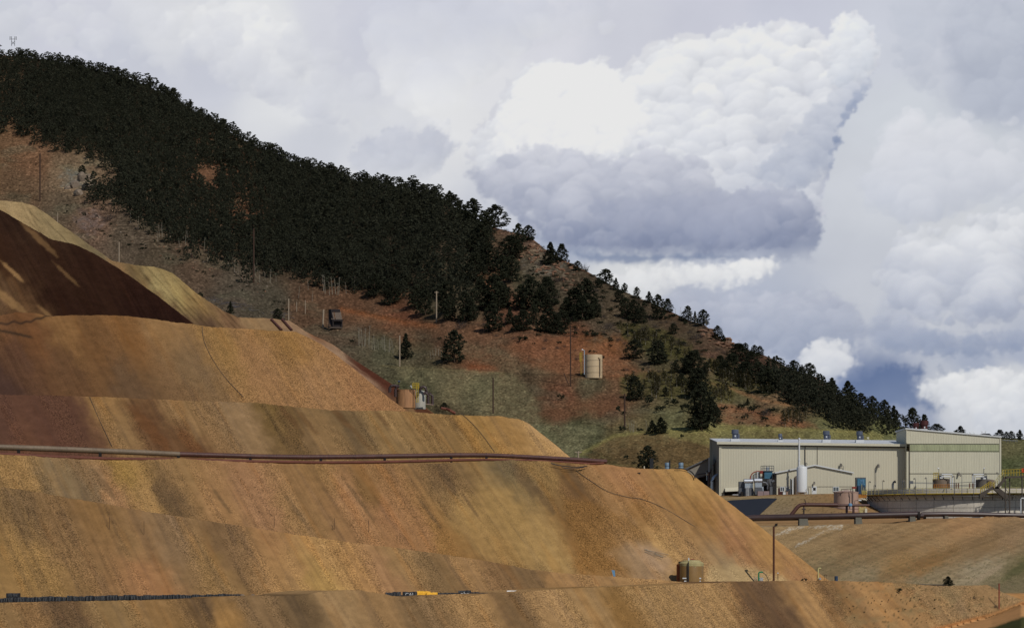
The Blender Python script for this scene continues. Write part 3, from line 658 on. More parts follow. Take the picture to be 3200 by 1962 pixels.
face('mine_slope', 0, C8, lambda u: np.full(u.shape, 1900.0), 2150, 3700, S8, 801, rows=90, back=60, amp=0.4, paint=paint8, Yfun=Y8, dark=0.3, streak=0.08, drop=-0.004, skew=(0.9, -0.4, 0.4), backfall=1.0)

# bank up to the building level, with the pad behind
CB = crest([(2000, 1570), (2250, 1568), (2330, 1560), (2380, 1555), (2430, 1552), (2480, 1549), (2540, 1547), (2580, 1543), (2610, 1542), (2640, 1546), (2700, 1560), (2800, 1590), (3000, 1600), (3700, 1600)])
SB = [(2300, 1570, 140, 118, 80), (2450, 1560, 146, 122, 84), (2500, 1600, 144, 115, 74), (2600, 1580, 142, 112, 73), (2620, 1548, 158, 114, 66), (2450, 1610, 138, 117, 87), (2900, 1610, 130, 105, 72)]
SB = [(a, b, r * 1.04, g_ * 1.06, bb * 1.12) for a, b, r, g_, bb in SB]
def YB(U, V):
    t = np.clip((V - CB(U)) / 85.0, 0, 1)
    return 532 - 50 * t
def paintB(U, V, C, st_):
    dots = sstep(0.36, 0.5, fbm(U / 5, V / 4, 197, 2) * 1.35)
    C = mixc(C, dots * 0.7, (92, 78, 50)); return C, st_ * 0.6
face('plant_ground', 0, CB, lambda u: np.full(u.shape, 1652.0), 2000, 3700, SB, 851, rows=40, back=190, amp=0.25, paint=paintB, Yfun=YB, dark=0.2, streak=0.06, drop=-0.004, skew=(0, 1, 1), backfall=0)

# ================================================================ HILL
RIDGE = crest([(-900, 60), (-300, 140), (0, 172), (150, 188), (300, 218), (450, 264), (550, 312), (650, 372), (750, 432), (850, 482), (950, 524), (1050, 548), (1150, 574), (1250, 592), (1330, 606), (1390, 622), (1450, 672), (1500, 694), (1550, 712), (1610, 728), (1660, 742), (1700, 776), (1760, 812), (1830, 845),
               (1893, 882), (1925, 899), (1950, 910), (1990, 929), (2028, 942), (2056, 955), (2100, 975), (2150, 1000), (2200, 1014), (2242, 1048), (2262, 1062), (2300, 1083), (2370, 1104), (2420, 1122), (2480, 1160), (2530, 1171), (2560, 1182), (2590, 1208), (2620, 1236), (2700, 1286), (2760, 1310), (2800, 1330), (2860, 1345), (2900, 1353), (3000, 1358), (3100, 1364), (3200, 1372), (3300, 1376), (4200, 1400)])
VB = crest([(-900, 860), (0, 900), (700, 1150), (1300, 1400), (1700, 1545), (2200, 1600), (4200, 1640)])
YBt = crest([(-900, 1250), (0, 1150), (700, 1000), (1300, 880), (1700, 760), (2200, 700), (4200, 700)])
YRt = crest([(-900, 1800), (0, 1700), (800, 1450), (1600, 1180), (2000, 1060), (2400, 960), (2700, 900), (2850, 950), (3200, 1250), (4200, 1400)])
def hill_Y(u, v, det=True):
    u = np.asarray(u, float); v = np.asarray(v, float)
    vr = RIDGE(u); vb = VB(u)
    t = np.clip((vb - v) / (vb - vr), 0, 1)
    Y = YBt(u) + (YRt(u) - YBt(u)) * t ** 1.15
    if det:
        k = np.minimum(1, t * 6) * np.minimum(1, (1 - t) * 6 + 0.15)
        Y = Y + k * (14 * fbm(u / 260, v / 190, 31, 3) + 4.5 * fbm(u / 70, v / 50, 33, 4))
    return Y
SH = [(0, 470, 108, 75, 47), (100, 500, 114, 77, 49), (220, 560, 122, 95, 68), (60, 590, 98, 71, 47), (200, 650, 90, 72, 54), (280, 690, 104, 75, 57), (400, 740, 85, 69, 54), (500, 800, 80, 65, 49), (600, 820, 88, 66, 49), (750, 900, 80, 67, 54), (850, 950, 75, 65, 51), (950, 960, 90, 62, 42), (1100, 980, 96, 62, 40),  # hill soil tones, with the cloud shade over the slope worked in
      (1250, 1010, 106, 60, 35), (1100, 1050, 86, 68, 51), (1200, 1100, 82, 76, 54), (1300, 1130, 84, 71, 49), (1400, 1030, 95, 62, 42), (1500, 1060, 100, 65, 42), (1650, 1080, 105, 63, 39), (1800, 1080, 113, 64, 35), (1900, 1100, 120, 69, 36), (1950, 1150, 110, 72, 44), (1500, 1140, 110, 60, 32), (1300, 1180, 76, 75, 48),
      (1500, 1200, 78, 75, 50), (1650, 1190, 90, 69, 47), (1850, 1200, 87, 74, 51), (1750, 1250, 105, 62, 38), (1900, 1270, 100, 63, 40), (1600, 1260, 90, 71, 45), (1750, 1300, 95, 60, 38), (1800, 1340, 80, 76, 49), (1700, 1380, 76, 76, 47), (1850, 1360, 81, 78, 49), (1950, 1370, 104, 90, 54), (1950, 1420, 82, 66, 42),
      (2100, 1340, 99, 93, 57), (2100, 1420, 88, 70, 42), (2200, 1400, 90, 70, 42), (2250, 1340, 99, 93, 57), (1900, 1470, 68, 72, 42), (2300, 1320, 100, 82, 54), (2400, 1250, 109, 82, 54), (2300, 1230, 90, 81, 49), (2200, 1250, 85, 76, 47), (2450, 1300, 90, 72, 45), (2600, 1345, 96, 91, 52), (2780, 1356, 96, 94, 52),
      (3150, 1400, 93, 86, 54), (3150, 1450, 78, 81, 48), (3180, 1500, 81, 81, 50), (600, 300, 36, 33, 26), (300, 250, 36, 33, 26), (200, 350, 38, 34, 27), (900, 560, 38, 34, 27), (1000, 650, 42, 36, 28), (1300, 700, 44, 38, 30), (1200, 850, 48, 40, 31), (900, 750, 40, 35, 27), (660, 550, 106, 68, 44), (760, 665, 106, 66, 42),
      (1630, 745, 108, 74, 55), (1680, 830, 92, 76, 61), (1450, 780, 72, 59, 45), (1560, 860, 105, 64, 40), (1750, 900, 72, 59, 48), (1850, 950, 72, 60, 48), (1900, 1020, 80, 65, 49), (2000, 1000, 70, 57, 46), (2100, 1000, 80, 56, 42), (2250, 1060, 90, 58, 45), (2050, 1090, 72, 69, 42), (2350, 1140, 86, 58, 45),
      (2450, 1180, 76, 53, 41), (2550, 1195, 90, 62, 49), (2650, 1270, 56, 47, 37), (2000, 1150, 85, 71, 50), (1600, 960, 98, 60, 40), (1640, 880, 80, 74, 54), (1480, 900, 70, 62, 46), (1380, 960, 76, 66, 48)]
def make_hill():
    us = np.concatenate([np.arange(-700, -20, 10.0), np.arange(-20, 3220, 4.0), np.arange(3220, 4001, 10.0)])
    vr = RIDGE(us) + 2.2 * fbm(us / 30, us * 0, 61, 4); vb = VB(us)
    rows = 290
    t = np.linspace(0, 1, rows)[:, None]
    V = vr[None] + (vb - vr)[None] * t; U = np.broadcast_to(us[None], V.shape)
    Y = hill_Y(U, V); pos = PX(U, V, Y)
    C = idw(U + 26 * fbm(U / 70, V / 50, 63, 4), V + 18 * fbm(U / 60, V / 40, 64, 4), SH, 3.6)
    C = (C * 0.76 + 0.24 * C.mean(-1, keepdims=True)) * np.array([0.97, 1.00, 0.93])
    x = fbm(U / 60, V / 26, 65, 5); y = fbm(U / 12, V / 9, 66, 3); z = fbm(U / 150, V / 60, 69, 4)
    C = C * (1 + 0.34 * x + 0.34 * y)[..., None]
    gre = sstep(0.05, 0.35, z)[..., None] * 0.30
    C = C * (1 - gre) + gre * C.mean(-1, keepdims=True) * np.array([1.28, 1.28, 0.80])
    rocks = sstep(0.34, 0.5, fbm(U / 7, V / 4.5, 67, 2) * 1.35) * (0.35 + 0.65 * sstep(-0.1, 0.3, fbm(U / 120, V / 60, 68, 3)))
    C = C * (1 + 0.75 * rocks)[..., None]
    dk = sstep(0.34, 0.5, fbm(U / 9 + 40, V / 6, 70, 2) * 1.35)
    C = C * (1 - 0.40 * dk)[..., None]
    def band(pts, wd, rgb, s_, C):      # a track or edge cut into the hillside
        f = crest(pts); lo, hi = pts[0][0], pts[-1][0]
        a = np.exp(-((V - f(U) - 2.5 * fbm(U / 25, V / 25, 7, 3)) / wd) ** 2) * sstep(lo, lo + 20, U) * (1 - sstep(hi - 20, hi, U)) * s_
        return mixc(C, a, rgb)
    C = band([(1030, 955), (1100, 968), (1250, 1000), (1400, 1000), (1520, 1020)], 3, (52, 44, 34), 0.6, C)
    C = band([(1050, 965), (1150, 985), (1280, 1012), (1380, 1020)], 9, (130, 72, 36), 0.6, C)
    C = band([(1540, 1036), (1700, 1042), (1800, 1052), (1870, 1070), (1930, 1108), (2000, 1132), (2080, 1140)], 3, (56, 46, 36), 0.7, C)
    C = band([(1180, 1142), (1300, 1152), (1450, 1158), (1600, 1168)], 2.5, (112, 100, 68), 0.5, C)
    C = band([(1600, 1168), (1750, 1172), (1900, 1176), (1990, 1192)], 3, (60, 50, 38), 0.5, C)
    C = band([(1800, 1425), (1860, 1395), (1920, 1362), (2000, 1352), (2100, 1348), (2230, 1345), (2400, 1340)], 7, (128, 120, 72), 0.7, C)
    C = band([(1800, 1408), (1900, 1452), (2060, 1456), (2200, 1450)], 3, (110, 104, 62), 0.5, C)
    C = band([(2160, 1190), (2260, 1205), (2380, 1250), (2480, 1268)], 6, (142, 104, 72), 0.6, C)
    C = band([(2260, 1330), (2400, 1338), (2600, 1346), (2740, 1352)], 4, (120, 112, 66), 0.6, C)
    C = band([(2230, 1268), (2330, 1282), (2420, 1312), (2520, 1330)], 12, (124, 84, 58), 0.5, C)
    for cu, cv, ru, rv, rgb, s_ in ((1640, 745, 80, 34, (118, 82, 60), .6), (1700, 830, 90, 44, (100, 84, 68), .6), (1890, 1085, 110, 42, (126, 70, 36), .6), (660, 550, 50, 30, (112, 70, 44), .8), (760, 668, 46, 30, (112, 68, 42), .8), (240, 560, 60, 34, (128, 110, 86), .6),
                                    (1530, 870, 60, 20, (112, 64, 38), .7), (1500, 1145, 50, 14, (120, 60, 30), .7), (280, 690, 50, 40, (118, 88, 72), .5), (1830, 1270, 90, 22, (108, 62, 36), .5), (1765, 1290, 60, 16, (104, 60, 36), .5), (1120, 705, 16, 12, (112, 60, 36), .7), (1240, 760, 20, 10, (110, 64, 42), .6), (1235, 840, 22, 14, (110, 62, 40), .6), (1720, 960, 40, 18, (108, 60, 36), .6), (2300, 1065, 70, 24, (96, 60, 46), .5)):
        C = mixc(C, blob(U, V, cu, cv, ru, rv, 0.1, 0.7, cu) * s_ * 0.75 * (0.6 + 0.8 * sstep(-.2, .3, fbm(U / 18, V / 10, cu, 3))), (rgb[0] * .88, rgb[1] * 1.04, rgb[2] * 1.22))
    def poly(pl, rgb, s_, soft, C, wob=12):
        a = 1 - sstep(-soft, soft, sdf(U + wob * fbm(U / 30, V / 20, 15, 3), V + wob * .7 * fbm(U / 26, V / 18, 16, 3), pl))
        a = a * s_ * (0.75 + 0.5 * sstep(-.3, .3, fbm(U / 22, V / 10, 17, 3)))
        g_ = C.mean(-1, keepdims=True) / (C.mean() + 1e-6)
        return C * (1 - a[..., None]) + (lin(rgb) / EXP) * np.clip(0.55 + 0.45 * g_ * 1.6, 0.5, 1.5) * a[..., None]
    C = poly([(1560, 1078), (1640, 1062), (1730, 1058), (1810, 1066), (1880, 1086), (1932, 1116), (1990, 1152), (2085, 1166), (2060, 1182), (1980, 1186), (1900, 1180), (1820, 1176), (1740, 1172), (1660, 1146), (1600, 1112)], (112, 74, 50), .45, 14, C)
    C = poly([(1020, 962), (1120, 972), (1260, 1004), (1400, 1006), (1530, 1040), (1700, 1046), (1640, 1062), (1540, 1070), (1400, 1060), (1260, 1040), (1100, 1002)], (98, 72, 52), .45, 14, C)
    C = poly([(1460, 1142), (1510, 1136), (1560, 1144), (1556, 1160), (1500, 1162), (1466, 1156)], (110, 68, 46), .5, 8, C)
    C = poly([(1700, 1262), (1790, 1246), (1900, 1250), (1950, 1276), (1860, 1288), (1760, 1312), (1690, 1300)], (98, 70, 50), .45, 14, C)
    C = poly([(1240, 1148), (1400, 1156), (1600, 1166), (1640, 1200), (1680, 1270), (1690, 1330), (1500, 1300), (1340, 1240), (1250, 1180)], (104, 96, 70), .6, 16, C)
    C = poly([(1400, 1060), (1540, 1082), (1650, 1140), (1740, 1170), (1600, 1166), (1480, 1130), (1400, 1100)], (98, 84, 62), .45, 14, C)
    C = poly([(1600, 1330), (1760, 1320), (1870, 1345), (1820, 1400), (1800, 1450), (1640, 1400)], (100, 96, 70), .65, 14, C)
    C = poly([(1830, 1420), (1900, 1372), (1990, 1356), (2120, 1352), (2240, 1350), (2240, 1500), (1900, 1500)], (92, 74, 48), .6, 8, C)
    C = poly([(2060, 1340), (2240, 1322), (2500, 1336), (2760, 1352), (2760, 1400), (2240, 1400), (2100, 1366)], (104, 98, 60), .6, 7, C)
    C = poly([(2210, 1262), (2300, 1268), (2420, 1290), (2540, 1322), (2560, 1338), (2400, 1330), (2240, 1322)], (110, 74, 52), .45, 9, C)
    C = poly([(1500, 720), (1600, 740), (1760, 830), (1950, 925), (2150, 1010), (2300, 1096), (2300, 1130), (2100, 1060), (1950, 1020), (1800, 1000), (1600, 900), (1500, 860)], (70, 60, 46), .55, 14, C)
    C = poly([(1925, 1010), (2000, 1010), (2090, 1040), (2160, 1076), (2170, 1122), (2100, 1124), (2040, 1106), (1950, 1060)], (66, 62, 36), .8, 8, C)
    C = poly([(1935, 1180), (2010, 1165), (2080, 1155), (2150, 1186), (2165, 1240), (2100, 1246), (2020, 1240), (1945, 1228)], (68, 64, 38), .75, 8, C)
    C = poly([(2200, 1120), (2265, 1126), (2330, 1164), (2385, 1196), (2410, 1232), (2330, 1220), (2240, 1180)], (68, 64, 38), .8, 8, C)
    C = poly([(2190, 1182), (2250, 1190), (2300, 1216), (2290, 1256), (2220, 1246)], (70, 65, 38), .75, 8, C)
    # outcrops: broken pale and dark ledges
    lg = fbm(U / 16 + V / 40, V / 5.0, 301, 3); om = np.clip(blob(U, V, 1650, 770, 110, 50, .75) + blob(U, V, 1750, 860, 120, 50, .7) + blob(U, V, 2280, 1065, 110, 34, .5) + .7 * blob(U, V, 1560, 800, 80, 60, .2) + .6 * blob(U, V, 1900, 980, 160, 60, .5) + .7 * blob(U, V, 260, 590, 60, 50, 0) + .7 * blob(U, V, 420, 720, 240, 36, .42), 0, 1)
    C = C * (1 + om * (0.75 * sstep(.08, .3, lg) - 0.55 * sstep(.08, .3, -lg)))[..., None]
    sp = sstep(.30, .46, noise(U / 3.6, V / 2.6, 302)); sd_ = sstep(.30, .46, noise(U / 4.2, V / 3.0, 303))
    C = C * (1 + .55 * sp - .35 * sd_)[..., None]
    # far side of the ridge
    back = []
    for b in (900.0, 300.0, 80.0, 20.0):
        rr = pos[0].copy(); rr[:, 1] += b; rr[:, 2] -= b * 0.32; back.append(rr)
    foot = []      # the slope runs on down to the valley floor
    for f in (0.33, 0.66, 1.0):
        rr = pos[-1].copy(); hz = rr[:, 2] + 15; rr[:, 1] -= hz * 1.25 * f; rr[:, 2] -= hz * f; foot.append(rr)
    pos = np.concatenate([np.stack(back), pos, np.stack(foot)]); C = np.concatenate([np.repeat(C[:1], 4, 0), C, np.repeat(C[-1:], 3, 0)])
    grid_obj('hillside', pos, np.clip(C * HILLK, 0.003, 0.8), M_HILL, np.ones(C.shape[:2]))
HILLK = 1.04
make_hill()
# ================================================================ VEGETATION
M_NEEDLE = foliage('pine_needles', (0.030, 0.032, 0.021), 0.42, (0.046, 0.049, 0.029))  # needle colours kept dark to carry the cloud shade on the hill
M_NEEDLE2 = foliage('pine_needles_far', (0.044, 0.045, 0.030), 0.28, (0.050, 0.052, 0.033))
M_SHRUB = foliage('shrub_leaves', (0.030, 0.034, 0.020), 0.5)
M_OLIVE = foliage('budding_leaves', (0.044, 0.038, 0.018), 0.3, (0.056, 0.048, 0.021))
M_TWIG = foliage('bare_twigs', (0.075, 0.060, 0.052), 0.4)
M_BARK = mat('bark', (74, 58, 46), 0.95, 0, 0.3, 3)
M_PALEBARK = mat('pale_bark', (140, 132, 116), 0.9, 0, 0.25, 4)
M_ROCK = mat('rock', (118, 88, 68), 0.95, 0, 0.35, 0.8, bump=0.6)
M_ROCKG = mat('grey_rock', (120, 106, 92), 0.95, 0, 0.3, 0.8, bump=0.6)

def leaf_cloud(rng, centres, sizes, per, leaf, flat=0.7):
    n = len(centres) * per
    c = np.repeat(centres, per, 0); s = np.repeat(sizes, per)[:, None]
    d = rng.normal(size=(n, 3)); d /= np.linalg.norm(d, axis=1)[:, None]
    p = c + d * s * rng.uniform(0.3, 1.0, (n, 1)) * np.array([1, 1, flat])
    a = rng.normal(size=(n, 3)); a /= np.linalg.norm(a, axis=1)[:, None]
    b = np.cross(a, rng.normal(size=(n, 3))); b /= np.linalg.norm(b, axis=1)[:, None]
    ls = leaf * rng.uniform(0.6, 1.35, (n, 1))
    return np.stack([p - a * ls - b * ls * .6, p + a * ls - b * ls * .6, p + a * ls + b * ls * .6, p - a * ls + b * ls * .6], 1)  # (n,4,3)

def quads_mesh(name, q, m):
    me = bpy.data.meshes.new(name); n = len(q)
    me.vertices.add(n * 4); me.vertices.foreach_set('co', q.reshape(-1).astype(np.float32))
    me.loops.add(n * 4); me.loops.foreach_set('vertex_index', np.arange(n * 4, dtype=np.int32))
    me.polygons.add(n); me.polygons.foreach_set('loop_start', np.arange(n, dtype=np.int32) * 4); me.polygons.foreach_set('loop_total', np.full(n, 4, np.int32))
    me.update(calc_edges=True); me.materials.append(m); return me

def pine_quads(seed, kind, nc, per, leaf):
    rng = np.random.default_rng(seed)
    C = []; S = []
    lob = [(rng.uniform(0, 6.28), rng.uniform(0.2, 0.9), rng.uniform(0.7, 1.25)) for _ in range(9)]
    for i in range(nc):
        t = (i + rng.uniform(0, 1)) / nc
        th = rng.uniform(0, 2 * math.pi)
        if kind == 'fir': h = 0.05 + 0.93 * t; R = 0.25 * (1 - t) ** 0.8 + 0.012; sz = 0.05 * (1 - t) + 0.020
        elif kind == 'round': h = 0.05 + 0.93 * t; R = 0.31 * math.sin(math.pi * min(1, (0.32 + t * 0.66))) ** 0.7 + 0.02; sz = 0.065
        else: h = 0.08 + 0.90 * t; R = 0.29 * (1 - t ** 2.2) ** 0.8 + 0.03; sz = 0.065 * (1 - 0.4 * t)
        wob = 1.0
        for a, z, g_ in lob:      # uneven outline: limbs that stick out or are missing
            d2 = (math.cos(th - a) - 1) ** 2 * 0.8 + ((t - z) / 0.16) ** 2
            wob *= 1 + (g_ - 1) * math.exp(-d2)
        r = R * wob * rng.uniform(0.0, 1.0) ** 0.45
        C.append((r * math.cos(th), r * math.sin(th), h + rng.uniform(-.015, .015))); S.append(sz * rng.uniform(0.6, 1.25))
    return leaf_cloud(rng, np.array(C), np.array(S), per, leaf)
def trunk_mb(seed, h=0.95, r=0.018, lean=0.02, limbs=7):
    rg = random.Random(seed); mb = MB()
    pts = [(lean * math.sin(k * 1.3 + seed) * (k / 5), lean * math.cos(k + seed) * (k / 5), h * k / 5) for k in range(6)]
    mb.tube(pts, [r * (1 - 0.8 * k / 5) for k in range(6)], 6)
    for i in range(limbs):
        z = rg.uniform(0.2, 0.85) * h; th = rg.uniform(0, 6.28); L = 0.22 * (1.05 - z)
        mb.tube([(0, 0, z), (L * .5 * math.cos(th), L * .5 * math.sin(th), z + .02), (L * math.cos(th), L * math.sin(th), z + .05)], [r * .35, r * .25, r * .1], 4)
    return mb
def mb_mesh(mb, name, m):
    me = bpy.data.meshes.new(name); me.from_pydata([tuple(v) for v in mb.v], [], mb.f); me.materials.append(m); return me

PINE_Q = [pine_quads(40 + i, k, 230, 20, 0.0155) for i, k in enumerate(['mix', 'round', 'fir', 'mix', 'round', 'fir'])]
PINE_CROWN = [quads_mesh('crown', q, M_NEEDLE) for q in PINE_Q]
PINE_TRUNK = [mb_mesh(trunk_mb(i), 'trunk', M_BARK) for i in range(6)]
FAR_Q = [pine_quads(80 + i, k, 46, 9, 0.032) for i, k in enumerate(['mix', 'round', 'round', 'mix', 'round', 'mix', 'round', 'round'])]
def _tq():
    q = []
    for dx, dy in ((0.012, 0), (0, 0.012)): q.append([(-dx, -dy, 0), (dx, dy, 0), (dx * .3, dy * .3, .92), (-dx * .3, -dy * .3, .92)])
    return np.array(q, float)
FAR_Q = [np.concatenate([q, _tq()]) for q in FAR_Q]
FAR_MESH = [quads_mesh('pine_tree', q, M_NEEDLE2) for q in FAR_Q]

def hill_pt(u, v):
    Y = float(hill_Y(u, v)); return P(u, v, Y)
def link_mesh(name, me, loc, scale, rz, parent=None, label=None, cat=None, group=None):
    o = bpy.data.objects.new(name, me); col.objects.link(o)
    if parent is not None: o.parent = parent
    else:
        o.location = loc; o.scale = scale; o.rotation_euler = (0, 0, rz)
    return tag(o, label, cat, group)

def pine(u, vtop, vbase, wpx, kind, label, group='pines standing on the open hillside', loc=None):
    if loc is None: vbase = max(vbase, float(RIDGE(u)) + 4)
    b = hill_pt(u, vbase) if loc is None else loc
    Y = b.y; h = (vbase - vtop) / F * Y * 1.03; wd = wpx / F * Y
    i = {'mix': (0, 3), 'round': (1, 4), 'fir': (2, 5)}[kind][int(u) % 2]
    q = PINE_Q[i]; natural = (np.percentile(q[..., 0], 98) - np.percentile(q[..., 0], 2))
    root = thing('pine_tree', (b.x, b.y, b.z - 0.1), label, 'tree', group)
    root.scale = (wd / natural, wd / natural, h); root.rotation_euler = (0, 0, random.uniform(0, 6.28))
    for nm, me in (('trunk', PINE_TRUNK[i]), ('crown', PINE_CROWN[i])):
        o = bpy.data.objects.new(nm, me); col.objects.link(o); o.parent = root
    return root

TREES = [  # u, top, base, width, kind, label
    (1420, 1032, 1133, 58, 'mix', 'large dark pine standing alone on the grass above the green slope'),
    (1268, 1042, 1121, 34, 'fir', 'narrow dark pine beside the grey pole and bare aspens'),
    (1478, 622, 724, 62, 'mix', 'broad pine at the skyline where the dense forest ends'),
    (1547, 641, 712, 66, 'round', 'wide ragged pine crown on the skyline above the rock outcrop'),
    (1520, 664, 735, 46, 'mix', 'pine on the skyline just below the wide ragged crown'),
    (1595, 738, 812, 72, 'round', 'wide dark pine just left of the rock outcrop'),
    (1572, 800, 872, 48, 'mix', 'dark pine below the rock outcrop beside grey boulders'),
    (1620, 700, 790, 38, 'mix', 'tall pine at the left edge of the rocky summit'),
    (1651, 704, 752, 34, 'mix', 'pine on top of the red rock summit'),
    (1720, 757, 826, 38, 'fir', 'slim pine on the rocky shoulder of the ridge'),
    (1756, 762, 818, 34, 'round', 'thin see-through pine on the ridge beyond the rocky shoulder'),
    (1805, 815, 846, 24, 'round', 'small round pine on the ridge beside a bare bush'),
    (1893, 840, 886, 40, 'mix', 'flat-topped pine standing clear on the bare part of the ridge'),
    (1925, 868, 906, 17, 'fir', 'slim young fir on the ridge beside the flat-topped pine'),
    (1952, 884, 912, 18, 'mix', 'short thin pine on the ridge among bare saplings'),
    (1990, 896, 932, 18, 'mix', 'small pine on the ridge above the mid slope'),
    (2028, 910, 946, 22, 'fir', 'pointed pine on the ridge left of two tall ones'),
    (2056, 921, 1000, 38, 'mix', 'tall double-storey pine on the ridge'),
    (2086, 933, 976, 28, 'round', 'round pine on the ridge right of the tall one'),
    (2149, 955, 1006, 25, 'mix', 'pine on the rocky ridge above the red ledges'),
    (2172, 972, 1000, 14, 'fir', 'small pointed fir between two ridge pines'),
    (2197, 967, 1012, 32, 'mix', 'leaning broad pine on the ridge above the red ledges'),
    (2242, 1017, 1062, 25, 'mix', 'dark pine at the lower end of the red ledges'),
    (2261, 1045, 1068, 13, 'fir', 'little fir at the ridge below the red ledges'),
    (2310, 1073, 1126, 60, 'round', 'broad dark pine on the ridge among bare aspens'),
    (2329, 1070, 1096, 18, 'mix', 'small pine crown above the broad ridge pine'),
    (2358, 1077, 1106, 20, 'mix', 'left one of a pair of small pines on the ridge'),
    (2375, 1080, 1108, 18, 'mix', 'right one of a pair of small pines on the ridge'),
    (2480, 1125, 1168, 34, 'mix', 'dark pine on the skyline left of the layered pine'),
    (2529, 1134, 1175, 40, 'round', 'layered umbrella-like pine alone on the skyline'),
    (2600, 1180, 1238, 40, 'fir', 'tall dark pine on the skyline above the blue sky gap'),
    (2649, 1190, 1246, 44, 'fir', 'tallest pointed pine of the right-hand forest skyline'),
    (2690, 1228, 1272, 40, 'mix', 'bushy pine on the right-hand forest skyline'),
    (2725, 1237, 1288, 36, 'mix', 'paired pine on the descending forest skyline'),
    (2763, 1249, 1296, 34, 'mix', 'rough pine on the descending forest skyline above the shed roof'),
    (2793, 1267, 1316, 28, 'fir', 'pointed pine just left of the tall cream shed roof'),
    (2850, 1275, 1345, 46, 'round', 'large open-crowned pine behind the red roof ventilators'),
    (2888, 1295, 1345, 28, 'round', 'pine right of the red roof ventilators'),
    (2927, 1324, 1360, 46, 'round', 'low broad dark pine behind the sloping shed roof'),
    (3001, 1330, 1366, 30, 'fir', 'pointed pine alone on the horizon behind the shed roof'),
    (3124, 1342, 1372, 28, 'round', 'round pine on the horizon right of the shed'),
    (3145, 1348, 1372, 16, 'round', 'small pine between two larger ones on the horizon'),
    (3160, 1346, 1374, 20, 'mix', 'pale pine on the horizon near the frame edge'),
    (3187, 1342, 1374, 20, 'fir', 'pointed pine on the horizon at the far right'),
    (1660, 868, 968, 66, 'mix', 'massive dark pine in the middle of the rocky slope, left half of a clump'),
    (1708, 866, 958, 62, 'round', 'massive dark pine, right half of the clump on the rocky slope'),
    (1628, 890, 965, 44, 'mix', 'dark pine at the left foot of the massive clump'),
    (1795, 900, 988, 52, 'mix', 'dark pine left of the tallest one on the right slope'),
    (1832, 872, 992, 62, 'mix', 'tallest dark pine on the right slope below the bare ridge'),
    (1858, 930, 992, 36, 'round', 'dark pine leaning on the tallest one of the right slope'),
    (1955, 930, 990, 40, 'round', 'dark rounded pine beneath the ridge saplings'),
    (1980, 936, 1002, 40, 'mix', 'dark pine with bare twigs on its right beneath the ridge'),
    (1720, 962, 1040, 46, 'mix', 'dark pine at the foot of the slope above the road cut'),
    (1757, 970, 1030, 42, 'mix', 'broad pine at the foot of the slope right of its twin'),
    (1636, 968, 1033, 46, 'round', 'bushy dark pine above the road cut'),
    (1668, 952, 1016, 30, 'mix', 'narrow pine behind the bushy one above the road cut'),
    (1594, 958, 1012, 23, 'fir', 'slim young pine on the grassy bank above the road cut'),
    (1540, 948, 1035, 54, 'mix', 'large pine on the orange bank above the road cut'),
    (1452, 912, 1008, 46, 'mix', 'tall pine at the forest foot beside the grey bush'),
    (1500, 876, 968, 62, 'round', 'big dark pine at the forest foot above orange soil'),
    (1545, 858, 968, 62, 'mix', 'tallest pine at the lower right corner of the forest'),
    (1576, 888, 960, 44, 'mix', 'pine leaning out of the forest corner to the right'),
    (1395, 878, 982, 48, 'mix', 'pine at the forest foot beside the leaning power pole'),
    (1405, 930, 1000, 36, 'mix', 'dark lower pine at the forest foot by the power pole'),
    (1983, 1060, 1120, 50, 'round', 'round dark pine above the tan water tank'),
    (2057, 1064, 1138, 48, 'mix', 'dark oval pine right of the round one above the tank'),
    (1983, 1174, 1252, 44, 'mix', 'dark pine on the slope right of the tan water tank'),
    (2170, 1096, 1164, 66, 'round', 'sprawling dark pine among the olive aspens'),
    (2110, 1130, 1164, 24, 'mix', 'small dark pine at the edge of the olive aspens'),
    (2138, 1144, 1168, 20, 'round', 'low dark pine beside the small one in the aspens'),
    (2202, 1142, 1180, 22, 'mix', 'small pine between two aspen groves'),
    (2182, 1150, 1240, 56, 'mix', 'upper dark pine of the tall clump between aspen groves'),
    (2168, 1170, 1236, 40, 'round', 'left bulge of the tall dark clump between aspen groves'),
    (2192, 1200, 1345, 70, 'mix', 'huge dark pine at the bottom of the slope left of the shed'),
    (2220, 1240, 1310, 44, 'round', 'dark bushy pine leaning against the huge one'),
    (2038, 1312, 1353, 28, 'fir', 'left pine of the pair on the grassy knoll'),
    (2065, 1303, 1354, 36, 'fir', 'right, taller pine of the pair on the grassy knoll'),
    (2080, 1208, 1238, 18, 'mix', 'young pine below the olive grove'),
    (2315, 1180, 1208, 22, 'round', 'small round pine in the long aspen thicket'),
    (2336, 1244, 1266, 11, 'fir', 'tiny pointed fir on the bare slope'),
    (2290, 1105, 1178, 62, 'round', 'wide dark pine under the ridge aspens'),
    (2330, 1130, 1190, 54, 'round', 'dark pine running down beside the long aspen thicket'),
    (2400, 1150, 1226, 56, 'mix', 'dark pine at the top of the right-hand forest'),
    (2250, 1110, 1150, 40, 'round', 'dark low pine left of the wide one under the ridge'),
    (1170, 855, 930, 44, 'mix', 'pine on the lower edge of the forest over pale trunks'),
    (257, 946 - 430, 546, 20, 'mix', 'small dark pine among the rocks at the upper left'),
    (100, 500 - 20, 497, 6, 'fir', 'tiny sapling on the bare slope at the upper left'),
]
